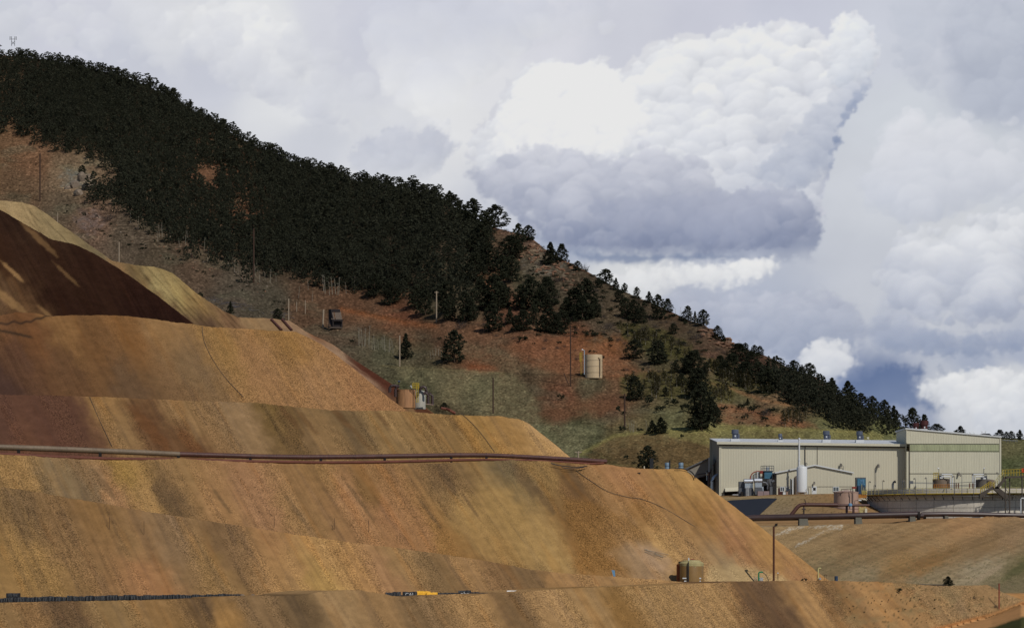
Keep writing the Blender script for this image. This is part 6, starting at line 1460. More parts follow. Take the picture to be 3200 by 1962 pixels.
def process_tank(uc, hw, vt, nm, mat_, pipe_side, orange):
    Y = 566.0
    t_ = thing('process_tank', P(uc, 1532, Y), nm, 'tank'); c_ = P(uc, 1532, Y); r = hw * Y / F
    MB().lathe((c_.x, c_.y), [(r, zz(1546, Y)), (r, zz(vt + 2, Y)), (r * 1.02, zz(vt + 1.5, Y)), (r * .98, zz(vt, Y)), (r * .3, zz(vt - 2, Y)), (.05, zz(vt - 2.2, Y))], 28).build('shell', mat_, t_, True)
    s = pipe_side; Yp = Y - r - .3
    for off, vv in ((0, 1482), (-7 * s, 1489)):
        ue = uc + s * (hw + 9) + off
        MB().px([(uc + s * 2 + off * .2, vv, Yp), (ue - s * 2, vv, Yp), (ue, vv + 3, Yp), (ue, 1528, Yp)], 1.9, 8).build('pipe', M_WHITE, t_, True)
    MB().bx(uc - 8, vt - 11, uc + 8, vt, Y - r * .4, 1.5).build('top_machinery', M_STEELD, t_); MB().bx(uc - 3, vt - 6, uc + 5, vt - 1, Y - r * .5, .4).build('motor', M_WHITE, t_)
    for a in (-10, 10): MB().px([(uc + a, vt, Y - r * .5), (uc + a * .6, vt - 12, Y - r * .5), (uc, vt - 13, Y - r * .5)], .8, 5).build('frame_bar', M_STEELD, t_)
    if orange:
        mb = MB()
        for j in range(8): mb.px([(uc - 22 + j * 7, 1530, Yp - .3), (uc - 22 + j * 7, 1514, Yp - .3)], 1.0, 4)
        for v_ in (1514, 1521): mb.px([(uc - 24, v_, Yp - .3), (uc + 28, v_, Yp - .3)], 1.0, 4)
        mb.build('railing', M_ORANGE, t_)
    return t_
p1 = process_tank(2941, 26.5, 1496, 'left brown process tank behind the walkway, with orange rails and white pipes', M_BROWNT, 1, True)
mb = MB()
for uu in (2918, 2925, 2933): mb.px([(uu, 1499, 563), (uu, 1477, 563)], .9, 4)
for v_ in (1477, 1484, 1491): mb.px([(2917, v_, 563), (2934, v_, 563)], .9, 4)
mb.build('ladder_cage', M_YEL, p1)
process_tank(3076, 27, 1498, 'right grey-brown process tank behind the walkway, with white pipes', M_CONCD, -1, False)
tp = thing('dark_grey_tank', P(3095, 1530, 560), 'low domed grey tank partly behind the yellow stair', 'tank'); c_ = P(3097, 1530, 558)
MB().lathe((c_.x, c_.y), [(.9, zz(1545, 558)), (.9, zz(1502, 558)), (.6, zz(1499, 558)), (.05, zz(1498, 558))], 18).build('shell', M_BROWNT, tp, True)
prk = thing('pipe_rack', P(3010, 1528, 556), 'low pipe run with rusty orange valves between the two process tanks', 'pipes')
for v_, y_ in ((1507, 556), (1515, 556.5), (1519, 557)): MB().px([(2968, v_ + 2, y_), (3050, v_ - 2, y_)], .8, 5).build('pipe', M_STEELD, prk)
for uu in (2982, 2988, 2995, 3030, 3040): MB().px([(uu, 1530, 555.6), (uu, 1509, 555.6)], 1.7, 6).build('valve_stand', M_RUSTR, prk)

# ---- stair tower and bridge
TW = thing('stair_tower', P(3165, 1612, 501), 'dark steel tower with a railed bridge and stairs in front of the round tank', 'tower')
Yt = 500.0
for i, (uu, vt_) in enumerate(((3142, 1500), (3155, 1492), (3194, 1488), (3236, 1488))):
    MB().px([(uu, 1616, Yt + (i % 2) * .6), (uu, vt_, Yt + (i % 2) * .6)], 2.0, 6).build('leg', M_DARKTRIM, TW)
for a, b in (((3142, 1525), (3155, 1545)), ((3155, 1545), (3142, 1568)), ((3142, 1585), (3155, 1606)), ((3194, 1596), (3210, 1572)), ((3194, 1520), (3236, 1560))):
    MB().px([(a[0], a[1], Yt + .3), (b[0], b[1], Yt + .3)], .8, 5).build('brace', M_DARKTRIM, TW)
mb = MB(); mb.prism([P(3138, 1488, Yt), P(3280, 1483, Yt), P(3280, 1488.5, Yt), P(3140, 1494, Yt)], (0, 1.6, 0)); mb.build('bridge_deck', M_DARKTRIM, TW)
mb = MB(); ups = list(range(3132, 3270, 9))
for i, uu in enumerate(ups): mb.px([(uu, 1486, Yt), (uu, 1464 + (3200 - uu) * .05, Yt)], 1.0, 4)
for v_ in (1465, 1475): mb.px([(3132, v_ + 3, Yt), (3280, v_ - 3, Yt)], .8, 4)
mb.build('railing', M_YEL, TW)
sg = MB().bx(3193, 1463, 3206, 1475, Yt - .2, .05).build('sign', M_SIGN, TW)
cu = bpy.data.curves.new('txt', 'FONT'); cu.body = '3'; cu.size = .62; cu.align_x = 'CENTER'; cu.align_y = 'CENTER'; to = bpy.data.objects.new('t', cu); col.objects.link(to)
me_ = bpy.data.meshes.new_from_object(to.evaluated_get(bpy.context.evaluated_depsgraph_get())); bpy.data.objects.remove(to)
def text_part(body, size, pos, m_, par, nm='lettering'):
    cu = bpy.data.curves.new('txt', 'FONT'); cu.body = body; cu.size = size; cu.align_x = 'CENTER'; cu.align_y = 'CENTER'
    to = bpy.data.objects.new('t', cu); col.objects.link(to); dg = bpy.context.evaluated_depsgraph_get(); dg.update()
    me_ = bpy.data.meshes.new_from_object(to.evaluated_get(dg)); bpy.data.objects.remove(to)
    vs = [(v.co.x, 0, v.co.y) for v in me_.vertices]; mb = MB(); p = Vector(pos)
    mb.add([Vector(v) + p for v in vs], [tuple(f.vertices) for f in me_.polygons]); bpy.data.meshes.remove(me_)
    return mb.build(nm, m_, par)
text_part('3', .72, P(3197.5, 1469, Yt - .24), M_DARK, sg)
mb = MB(); mb.prism([P(3140, 1489, Yt), P(3147, 1493, Yt), P(3121, 1526, Yt), P(3108, 1526, Yt)], (0, .12, 0)); mb.prism([P(3140, 1489, Yt + 1.3), P(3147, 1493, Yt + 1.3), P(3121, 1526, Yt + 1.3), P(3108, 1526, Yt + 1.3)], (0, .12, 0)); mb.build('stringer', M_DARKTRIM, TW)
mb = MB()
for j in range(9): t = j / 8; mb.bx(3112 + 29 * t, 1521 - 30 * t, 3118 + 29 * t, 1522 - 30 * t, Yt + .1, 1.2)
mb.build('stair_tread', M_STEEL, TW)
mb = MB()
for a, b in (((3102, 1512), (3137, 1468)), ((3105, 1518), (3137, 1477))): mb.px([(a[0], a[1], Yt - .1), (b[0], b[1], Yt - .1)], .8, 4)
for t in (0, .33, .66, 1): mb.px([(3108 + 30 * t, 1524 - 32 * t, Yt - .1), (3104 + 32 * t, 1506 - 34 * t, Yt - .1)], .8, 4)
mb.build('railing', M_YELP, TW)
mb = MB(); mb.prism([P(3118, 1520, Yt), P(3104, 1520, Yt), P(3062, 1542, Yt), P(3062, 1556, Yt), P(3066, 1557, Yt), P(3096, 1532, Yt), P(3108, 1530, Yt), P(3140, 1558, Yt), P(3150, 1558, Yt), P(3150, 1545, Yt)], (0, 1.2, 0)); mb.build('landing_frame', M_DARKTRIM, TW)
mb = MB()
for d_ in (0, 6): mb.px([(3063, 1525 + d_, Yt - .1), (3094, 1504 + d_, Yt - .1), (3106, 1512 + d_, Yt - .1)], 1.0, 4)
for t in np.linspace(0, 1, 6): mb.px([(3064 + 32 * t, 1540 - 20 * t, Yt - .1), (3064 + 32 * t, 1524 - 20 * t, Yt - .1)], 1.0, 4)
mb.px([(3106, 1524, Yt - .1), (3106, 1506, Yt - .1)], 1.2, 4); mb.build('railing', M_YEL, TW)
MB().px([(3206, 1556, 499), (3192, 1556, 499), (3190, 1560, 499), (3190, 1604, 499)], 2.0, 8).build('standpipe', M_WHITE, TW, True)

# ---- pipelines in front of the tank
PL = thing('pipeline', P(2760, 1640, 446), 'thick dark brown pipeline on concrete blocks along the pad edge', 'pipe')
MB().px([(2300, 1624, 448), (2350, 1618, 448), (2450, 1616, 447), (2600, 1613, 446), (2740, 1610, 446), (2868, 1607, 446)], 10.0, 16).build('pipe_run', M_RUSTD, PL, True)
MB().px([(2880, 1607, 446), (2960, 1606, 446), (3060, 1607, 447), (3140, 1609, 447), (3230, 1611, 448), (3500, 1612, 448)], 7.5, 16).build('pipe_run', M_RUSTD, PL, True)
MB().px([(2867, 1612, 446), (2874, 1612, 446)], 14.5, 18).build('flange', M_DARK, PL); MB().px([(2886, 1611, 446.3), (2893, 1611, 446.3)], 11.5, 18).build('flange', M_DARK, PL); MB().px([(2876, 1611, 446), (2886, 1611, 446)], 8, 16).build('coupling', M_RUSTD, PL)
for j, (u0, u1, v0, v1) in enumerate(((2498, 2524, 1620, 1639), (2674, 2692, 1616, 1633), (2844, 2860, 1613, 1630), (2953, 2963, 1611, 1627))):
    t_ = thing('support_block', P((u0 + u1) / 2, v1, 445), ('leftmost wide', 'second', 'third', 'rightmost half-buried')[j] + ' concrete block carrying the thick brown pipeline', 'block', 'concrete pipeline supports')
    mb = MB(); mb.prism([P(u0, v1 + 6, 444.6), P(u1 + 4, v1 + 6, 444.6), P(u1, v0, 444.6), P(u0, v0, 444.6)], (0, 2.2, 0)); mb.build('block', M_BLOCK, t_)
RP = thing('pipeline', P(2560, 1600, 447), 'raised brown pipe branching up from the main pipeline', 'pipe')
MB().px([(2468, 1614, 447), (2476, 1604, 447), (2492, 1584, 447), (2500, 1578, 447), (2512, 1576, 447), (2600, 1577, 447), (2618, 1577, 447)], 6.2, 14).build('pipe_run', M_RUST, RP, True)
MB().px([(2618, 1578, 447), (2660, 1578, 447), (2716, 1578, 448)], 4.0, 12).build('pipe_run', M_RUST, RP, True)
mb = MB().px([(2512, 1582, 447), (2512, 1612, 447)], 2.2, 8); mb.bx(2507, 1588, 2518, 1592, 446.6, .5); mb.build('support_post', M_RUSTD, RP)
for uu in (2646, 2667): MB().px([(uu, 1581, 447.2), (uu, 1604, 447.2)], 3.8, 10).build('branch_pipe', M_RUST, RP)
MB().lathe((P(2657, 1577, 446.4).x, 446.4), [(.05, zz(1582.5, 446.4)), (.26, zz(1581, 446.4)), (.32, zz(1577, 446.4)), (.26, zz(1573, 446.4)), (.05, zz(1571.5, 446.4))], 14).build('valve', M_VALVE, RP, True)
MB().px([(2519, 1572, 446.6), (2516, 1564, 446.6), (2515, 1560, 446.6)], 1.2, 6).build('vent_stub', M_RUSTD, RP); MB().px([(2525, 1606, 446.6), (2533, 1616, 446.6)], 1.0, 6).build('stay', M_DARK, RP)
sp = thing('steel_stand', P(2695, 1608, 480), 'pale yellow-white steel steps between the pink tank and the round tank', 'steps')
mb = MB()
for a, b in (((2683, 1574), (2688, 1606)), ((2686, 1574), (2692, 1606)), ((2703, 1574), (2706, 1606)), ((2700, 1576), (2700, 1606))): mb.px([(a[0], a[1], 479), (b[0], b[1], 479)], 1.1, 4)
for j in range(5): mb.bx(2687, 1586 + 4.4 * j, 2701, 1588 + 4.4 * j, 479, .8)
mb.build('stair_frame', M_YELP, sp); MB().bx(2703, 1588, 2710, 1604, 478.6, .3).build('panel', M_CREAMT, sp)
MB().px([(2671, 1573, 480), (2671, 1564, 480), (2684, 1562, 480)], .9, 6).build('pipe', M_DARK, sp); MB().bx(2683, 1560, 2692, 1564, 479, .3).build('instrument', M_WHITE, sp)
mnd = thing('liner', P(2360, 1590, 500), 'smooth black plastic liner on the bank below the dust collectors', 'liner')
grid_l = []
top_ = crest([(2240, 1568), (2283, 1562.5), (2340, 1559), (2400, 1555.5), (2428, 1556.5)]); bot_ = crest([(2240, 1600), (2300, 1612), (2350, 1616), (2372, 1609), (2428, 1558)])
vs, fs = [], []
uc_ = np.linspace(2240, 2428, 48)
for j in range(9):
    for u_ in uc_:
        v_ = float(top_(u_)) + (float(bot_(u_)) - float(top_(u_))) * j / 8
        vs.append(P(u_, v_, float(YB(np.float64(u_), np.float64(v_))) - .75))
for j in range(8):
    for i in range(47): fs.append((j * 48 + i, j * 48 + i + 1, (j + 1) * 48 + i + 1, (j + 1) * 48 + i))
MB().add(vs, fs).build('sheet', M_LINER, mnd, True)

# ---- hill tank
HT_Y = float(hill_Y(1856, 1172)) - 4
ht = thing('water_tank', P(1856, 1172, HT_Y), 'tan cylindrical water tank on the orange hillside bench', 'tank')
c_ = P(1855.5, 1172, HT_Y); r_ = 27 * HT_Y / F
mb = MB().lathe((c_.x, c_.y), [(r_, zz(1182, HT_Y)), (r_, zz(1110, HT_Y)), (r_ * .99, zz(1108.6, HT_Y)), (.1, zz(1107.4, HT_Y))], 48); mb.build('shell', M_TAN, ht, True)
mb = MB()
for v_ in (1127, 1146, 1165):
    z = zz(v_, HT_Y); mb.tube([(c_.x + (r_ + .01) * math.cos(a), c_.y + (r_ + .01) * math.sin(a), z) for a in np.linspace(-math.pi, 0, 40)], .05, 4)
mb.build('weld_seam', M_BROWNT, ht)
Yf = HT_Y - r_ - .4
MB().px([(1866, 1118, Yf + 1), (1874, 1117, Yf + .6), (1877, 1121, Yf + .6), (1877, 1172, Yf + .6)], 2.3, 10).build('overflow_pipe', M_TAN, ht, True)
MB().px([(1818, 1092, Yf + 1), (1826, 1094, Yf + 1), (1826, 1170, Yf + 1)], 1.4, 8).build('level_pipe', M_STEEL, ht)
mb = MB()
for uu in (1815.5, 1819.5): mb.px([(uu, 1170, Yf + 2), (uu, 1100, Yf + 2)], .6, 4)
for v_ in range(1102, 1132, 5): mb.px([(1812, v_, Yf + 1), (1820, v_, Yf + 1)], .9, 4)
mb.px([(1812, 1102, Yf + 1), (1812, 1130, Yf + 1)], 1.0, 4); mb.build('caged_ladder', M_YEL, ht)

# ---- tank half buried on the heap flank
MT_Y = 404.0
mt = thing('process_tank', P(1275, 1262, MT_Y), 'rust-stained tank with a yellow caged ladder behind the crest of the ore heap', 'tank')
c_ = P(1268, 1262, MT_Y); r_ = 30 * MT_Y / F
MB().lathe((c_.x, c_.y), [(r_, zz(1275, MT_Y)), (r_, zz(1221, MT_Y)), (r_ * 1.02, zz(1220.5, MT_Y)), (r_ * 1.02, zz(1218, MT_Y)), (.1, zz(1216.5, MT_Y))], 32).build('shell', mat('stained_tank', (158, 116, 80), 0.6, 0, 0.28, 0.9, streak=True), mt, True)
c2 = P(1312, 1266, MT_Y + .3); r2 = 18 * MT_Y / F
MB().lathe((c2.x, c2.y), [(r2, zz(1278, MT_Y)), (r2, zz(1226, MT_Y)), (r2 * .8, zz(1221, MT_Y)), (.1, zz(1218.5, MT_Y))], 28).build('side_vessel', mat('weathered_white', (176, 172, 160), .6, 0, .15, 1.5, streak=True, k=.75), mt, True)
Yf = MT_Y - r_ - .25
mb = MB()
for uu in (1301, 1307): mb.px([(uu, 1258, Yf), (uu, 1198, Yf)], .9, 4)
for v_ in range(1202, 1258, 5): mb.px([(1301, v_, Yf), (1307, v_, Yf)], .7, 4)
mb.build('ladder', M_YEL, mt)
mb = MB()
for uu in (1289, 1293, 1297, 1303, 1309): mb.px([(uu, 1213, Yf), (uu, 1197, Yf)], .9, 4)
for v_ in (1197, 1204, 1212): mb.px([(1289, v_, Yf), (1310, v_, Yf)], .9, 4)
mb.build('railing', M_YEL, mt)
for pts, y_ in (([(1218, 1226), (1218, 1212), (1222, 1206), (1232, 1205), (1246, 1207)], .8), ([(1236, 1240), (1236, 1216), (1240, 1209), (1248, 1207)], .2), ([(1312, 1222), (1314, 1212), (1322, 1208), (1330, 1211), (1333, 1222), (1333, 1232)], 0.6), ([(1324, 1232), (1328, 1227), (1335, 1229), (1338, 1238), (1338, 1264)], -.8), ([(1336, 1234), (1344, 1230), (1350, 1236), (1351, 1248), (1351, 1266)], -.6)):
    MB().px([(a, b, MT_Y - 1.6 + y_) for a, b in pts], 4.6, 10).build('bent_pipe', M_RUSTD, mt, True)
MB().px([(1282, 1207, Yf), (1284, 1204, Yf), (1287, 1212, Yf)], 1.5, 6).build('lamp', M_WHITE, mt)
MB().px([(1330, 1262, MT_Y - 3), (1354, 1265, MT_Y - 3)], 1.2, 6).build('sill_beam', M_PINK, mt)
bv = thing('blue_valve_post', P(1246, 1205, 408), 'small blue valve on a thin post above the dark red flank', 'valve'); MB().px([(1246, 1212, 408), (1246, 1196, 408)], .7, 5).build('post', M_DARK, bv); MB().px([(1244, 1192, 408), (1250, 1192, 408)], 3.0, 8).build('valve_body', M_BLUED, bv)
pe = thing('pipeline', P(1400, 1280, Ys(1400, 334)), 'short rusty pipe end dipping over the heap below the small pine', 'pipe')
MB().px([(1378, 1275, Ys(1390, 330)), (1396, 1278, Ys(1400, 330)), (1408, 1283, Ys(1410, 329)), (1422, 1291, Ys(1420, 329))], 4.2, 12).build('pipe_run', M_RUSTR, pe, True)
# twin pipes near the old bench
tw_ = thing('twin_pipes', P(878, 1015, 437), 'two short dark rusty pipes lying side by side on the tan bench', 'pipes')
for du in (0, 34): MB().px([(848 + du, 998, float(Yplane(848 + du, 998, 340)) - .35), (880 + du * .92, 1031, float(Yplane(880 + du, 1031, 340)) - .45)], 4.2, 10).build('pipe_run', M_RUST, tw_, True)

# ---- old wooden ore bin
ob = thing('ore_bin', P(1045, 1023, 640), 'derelict wooden ore bin with a sagging plank roof on the slope', 'ruin')
Yo = float(hill_Y(1045, 1024)) - 3; kk = Yo / F
ORG[ob.name] = P(1045, 1023, Yo); ob.location = P(1045, 1023, Yo)
mb = MB()
for j in range(10):
    u0 = 1034 + j * 3.3
    if j in (3,): continue
    mb.prism([P(u0 - 2, 974, Yo + 3), P(u0 + 1, 974, Yo + 3), P(u0 + 5.2, 998, Yo - 1), P(u0 + 2.2, 998, Yo - 1)], (0, .12, .05))
mb.build('plank_roof', M_WOOD, ob)
mb = MB(); mb.prism([P(1026, 967, Yo + 2), P(1034, 966, Yo - .5), P(1042, 1000, Yo - .8), P(1042, 1022, Yo - .8), P(1036, 1023, Yo - .8), P(1027, 1000, Yo + 2)], (.15, .3, 0)); mb.build('side_wall', M_WOODD, ob)
MB().bx(1030, 966, 1063, 975, Yo + 2.6, .4).build('top_beam', M_WOODD, ob); MB().bx(1042, 998, 1071, 1003, Yo - 1, .5).build('eave_beam', M_WOODD, ob)
MB().bx(1043, 1003, 1069, 1022, Yo + .2, 3).build('bin_front', M_WOODD, ob)
for uu in (1028, 1040, 1069): MB().px([(uu, 1024, Yo - .9), (uu, 998, Yo - .9)], 1.4, 5).build('post', M_WOODD, ob)
MB().px([(1027, 1002, Yo - .8), (1036, 1022, Yo - .8)], 1.1, 5).build('brace', M_WOODD, ob); MB().bx(1030, 1022, 1068, 1025, Yo - 1.5, 3).build('sill', M_WOOD, ob)
bh = thing('log_pile', hill_pt(700, 962), 'heap of grey dead logs and branches on the slope behind the tan flank', 'log pile'); rg = random.Random(4)
mb = MB()
for j in range(70):
    t = rg.random(); u_ = 640 + 260 * t; v_ = 938 + 50 * t + rg.uniform(-8, 8); Yh = float(hill_Y(u_, v_)) - .6; a = rg.uniform(-.4, .7); L = rg.uniform(14, 34)
    mb.px([(u_, v_, Yh), (u_ + L * math.cos(a), v_ + L * math.sin(a) * .5, Yh)], rg.uniform(.5, 1.2), 4)
mb.build('dead_logs', mat('dead_logs', (84, 78, 76), 0.95, 0, 0.4, 1), bh)

# ---- poles on the hillside
def pole(u, vt, vb, r, m_, label, arm=None, lean=0, Y=None, group=None, extra=None):
    Yp = (float(hill_Y(u, vb)) - 1) if Y is None else Y
    t_ = thing('power_pole' if r > .9 else 'marker_post', P(u, vb, Yp), label, 'pole', group)
    MB().px([(u, vb + 3, Yp), (u + lean, vt, Yp)], [r * 1.15, r][0], 6).build('shaft', m_, t_)
    if arm:
        MB().px([(u + lean - arm, vt + 4, Yp), (u + lean + arm, vt + 4, Yp)], r * .8, 5).build('crossarm', m_, t_)
    return t_
pole(125, 480, 628, 1.9, M_POLE, 'tall brown pole on the bare slope at the upper left')
pole(180, 666, 694, 1.0, M_POLEG, 'short grey stump pole above the tan crest at the left')
pole(372, 756, 818, 1.5, M_POLEG, 'pale post standing at the foot of the tan dump slope', Y=480)
t_ = pole(793, 714, 882, 2.0, M_POLE, 'tall dark pole at the forest edge with a leaning stay'); MB().px([(783, 846, float(hill_Y(793, 882)) - 1), (792, 880, float(hill_Y(793, 882)) - 1)], 1.0, 5).build('stay', M_POLE, t_)
pole(902, 933, 1002, 1.6, M_POLEG, 'pale post right of the bushy young pine')
pole(927, 943, 972, .9, M_POLEG, 'thin short post, left of two on the slope')
pole(954, 938, 978, .9, M_POLEG, 'thin post, right of two on the slope')
pole(1009, 967, 1021, 2.4, M_POLEG, 'stout pale post just left of the wooden ore bin', lean=2)
pole(1364, 910, 1004, 1.7, M_POLEG, 'grey power pole with a short crossarm at the forest foot', arm=6)
pole(1249, 1048, 1143, 1.9, M_POLEG, 'grey pole beside the narrow pine on the grass')
t_ = pole(1783, 1020, 1206, 1.7, M_POLE, 'tall reddish pole on the orange cut left of the tan tank'); MB().px([(1762, 1166, float(hill_Y(1783, 1206)) - .5), (1777, 1202, float(hill_Y(1783, 1206)) - 1)], 1.4, 5).build('stay', M_POLE, t_)  # slanting dark bar models the shadow the pole casts up the slope
pole(1541, 1180, 1290, 1.9, M_POLE, 'dark pole on the green slope above the heap crest')
pole(1952, 1230, 1342, 2.2, M_POLE, 'dark brown pole rising from the grassy knoll')
pole(1807, 1409, 1445, 2.0, M_POLEG, 'pale cross-shaped pole just beyond the rusty pipe', arm=11)
pole(2093, 1437, 1476, 1.9, M_BLACK, 'short black post on the heap crest beside the blue drums', Y=Ys(2093, 312))
pole(2013, 1456, 1466, 1.6, M_CREAMT, 'tiny white post on the heap crest', Y=Ys(2013, 313))
pole(3122, 1822, 1898, 1.6, M_RED, 'rusty red marker pole at the bend of the dirt road', Y=float(Yplane(3122, 1898, 269)) - .3)
for uu, lb in ((470, 'left'), (1760, 'right')): pass
for j, (uu, vt_, vb_, Yq) in enumerate(((90, 1600, 1622, 281), (342, 1616, 1650, 281), (450, 1626, 1666, 281), (857, 1612, 1645, 289), (1045, 1618, 1650, 289), (1152, 1624, 1660, 289), (1040, 1640, 1652, 289))):
    pole(uu, vt_, vb_, .55, M_POLE, 'thin survey stake stuck in the ore slope', Y=float(Yplane(uu, vb_, Yq)) - .25, group='survey stakes on the ore slopes')
fp = thing('light_pole', P(2418, 1815, 336), 'tall rust-brown light pole standing at the foot of the heap', 'lamp post')
MB().px([(2418, 1816, 336), (2418, 1644, 336)], 3.3, 10).build('pole', M_POLER, fp, True); MB().px([(2418, 1647, 336), (2421, 1641, 336), (2426, 1639, 336)], 1.6, 6).build('arm', M_STEELD, fp)
MB().prism([P(2422, 1636, 335.8), P(2430, 1634, 335.8), P(2430, 1641, 335.8), P(2424, 1645, 335.8)], (0, .3, 0)).build('lamp_head', M_DARK, fp)
bt = thing('radio_mast', P(40, 140, 1712), 'small lattice antenna mast on the summit of the forested hill', 'mast')
Ym = 1712.0; mb = MB()
for a, b in (((36, 145), (36, 122)), ((46, 145), (46, 122)), ((36, 140), (46, 130)), ((46, 140), (36, 130)), ((31, 123), (51, 123)), ((31, 117), (35, 117)), ((47, 117), (51, 117))): mb.px([(a[0], a[1], Ym), (b[0], b[1], Ym)], .7, 4)
for uu in (31, 36, 46, 51): mb.px([(uu, 126, Ym), (uu, 115, Ym)], .7, 4)
mb.build('lattice', M_STEELD, bt)

# ---- things on the heap crests
bp_ = thing('pipeline', P(950, 1430, Ys(950, 306)), 'long rusty steel pipeline laid on stands along the bench of the ore heap', 'pipe')
path = [(-300, 1384, 9.6), (0, 1397, 9.2), (150, 1402, 9.0), (300, 1408, 8.8), (430, 1413, 8.4), (560, 1419, 8.0), (700, 1423, 7.8), (800, 1426, 7.6), (950, 1428, 7.5), (1100, 1427, 7.4), (1300, 1424, 7.2), (1420, 1422, 7.2), (1520, 1422, 7.0), (1600, 1425, 6.8), (1700, 1430, 6.8), (1800, 1436, 6.8), (1894, 1442, 6.8)]
def pv(lst): return [P(a, b, Ys(a, 306)) for a, b, _ in lst]
tag(MB().tube(pv(path[:6]), [c * Ys(a, 306) / F for a, b, c in path[:6]], 16).build('pipe_run', M_PIPEG, bp_, True), 'grey-tan left section of pipe')
tag(MB().tube(pv(path[5:]), [c * Ys(a, 306) / F for a, b, c in path[5:]], 16).build('pipe_run', M_RUST, bp_, True), 'rust-brown right section of pipe')
for uu in range(-120, 1890, 82):
    v_ = np.interp(uu, [p[0] for p in path], [p[1] for p in path]); r_ = np.interp(uu, [p[0] for p in path], [p[2] for p in path])
    s = 306
    MB().px([(uu - 1.2, v_, Ys(uu, s)), (uu + 1.2, v_ + .05, Ys(uu, s))], float(r_) + .7, 16).build('weld_collar', M_RUSTD if uu > 560 else M_PIPEG, bp_)
for uu in (57, 312, 557, 782, 1002, 1202, 1410, 1520, 1658, 1755):
    v_ = float(np.interp(uu, [p[0] for p in path], [p[1] for p in path])); Y = float(Ys(uu, 305.6))
    MB().bx(uu - 4, v_ + 5, uu + 4, v_ + 22, Y, .5).build('support', M_DARK, bp_)
lp = thing('pipeline', P(900, 1445, Ys(900, 304.6)), 'thinner red-brown pipe lying on the ground below the long pipeline', 'pipe')
pth = [(-300, 1402, 6.5), (0, 1419, 6.2), (160, 1427, 6.0), (330, 1433, 5.6), (560, 1436, 5.0), (800, 1442, 5.0), (1000, 1445, 4.8), (1150, 1444, 4.6), (1300, 1441, 4.6), (1400, 1438, 4.4), (1520, 1436, 4.0), (1650, 1438, 3.8), (1750, 1443, 3.6), (1850, 1449, 3.6), (1886, 1447, 3.4)]
MB().tube([P(a, b, Ys(a, 304.4)) for a, b, c in pth], [c * Ys(a, 304.4) / F for a, b, c in pth], 12).build('pipe_run', M_RUSTR, lp, True)
def hose(pts, r, s, label, m_=M_BLACK, nm='hose', on=None):
    ps = [P(a, b, (float(Yplane(a, b, s)) - .12) if on is None else Ys(a, on)) for a, b in pts]
    # smooth the run
    out = []
    for i in range(len(ps) - 1):
        p0 = ps[max(i - 1, 0)]; p1 = ps[i]; p2 = ps[i + 1]; p3 = ps[min(i + 2, len(ps) - 1)]
        for j in range(5):
            t = j / 5; out.append(.5 * ((2 * p1) + (p2 - p0) * t + (2 * p0 - 5 * p1 + 4 * p2 - p3) * t * t + (3 * p1 - p0 - 3 * p2 + p3) * t ** 3))
    out.append(ps[-1])
    o = MB().tube(out, r, 6).build(nm, m_, None, True)
    return tag(o, label, 'hose')
hose([(1722, 1447), (1745, 1453), (1775, 1457), (1810, 1459), (1835, 1455)], .06, 288.2, 'black hose sagging under the end of the long pipeline')
hose([(1755, 1459), (1770, 1463), (1800, 1463), (1825, 1459)], .05, 288.2, 'second black hose coiled below the pipeline end')
hose([(1800, 1470), (1850, 1505), (1900, 1535), (1960, 1552), (2010, 1560), (2080, 1590), (2180, 1650)], .035, 289, 'thin dark cable running down the ore slope from the pipeline end', M_DARKTRIM)
hose([(2110, 1463), (2135, 1464), (2155, 1470), (2168, 1482), (2172, 1494)], .07, 288.5, 'black hose bending over the right-hand crest of the heap')
hose([(1440, 1290), (1478, 1325), (1510, 1362), (1546, 1412)], .03, 301, 'thin dark line crossing the upper ore slope on the right', M_DARKTRIM)
hose([(632, 1020), (636, 1060), (660, 1115), (700, 1175), (760, 1240)], .03, 307, 'thin dark line winding down the highest ore slope', M_DARKTRIM)
hose([(280, 1240), (310, 1310), (350, 1395)], .03, 301, 'thin dark line along the edge of the dark ore', M_DARKTRIM)
for uu, lb in ((2085, 'blue-grey drum beside the short black post on the crest'), (2128, 'blue-grey drum on the crest next to the black hose')):
    t_ = thing('drum', P(uu, 1462, 540), lb, 'drum'); c_ = P(uu, 1475, 540); r_ = 7.5 * 540 / F
    MB().lathe((c_.x, c_.y), [(r_, c_.z), (r_, zz(1446, 540)), (r_ * .9, zz(1445, 540)), (.05, zz(1444.6, 540))], 18).build('shell', M_VALVE if False else mat('drum_blue', (102, 122, 138), .5, 0, .1, 1), t_, True)
    MB().lathe((c_.x, c_.y), [(r_ * 1.02, zz(1456, 540)), (r_ * 1.02, zz(1454.5, 540))], 18).build('band', M_DARK, t_)
dk = thing('dark_container', P(2036, 1450, 516), 'black upright box under the bushy pine behind the crest', 'box'); MB().bx(2031, 1432, 2042, 1470, 516, 1.5).build('casing', M_BLACK, dk)
ob2 = thing('metal_offcut', P(1998, 1478, Yplane(1998, 1478, 289) - .2), 'small dark metal offcut lying on the heap near the crest', 'scrap'); MB().prism([P(1992, 1476, float(Yplane(1998, 1478, 289)) - .3), P(2003, 1476, float(Yplane(1998, 1478, 289)) - .3), P(2000, 1480, float(Yplane(1998, 1478, 289)) - .3)], (0, .15, 0)).build('plate', M_BLACK, ob2)
wp = thing('pale_pipes', P(2060, 1735, Yplane(2060, 1735, 289)), 'bundle of pale plastic pipes lying on the lower slope', 'pipes'); rg = random.Random(8)
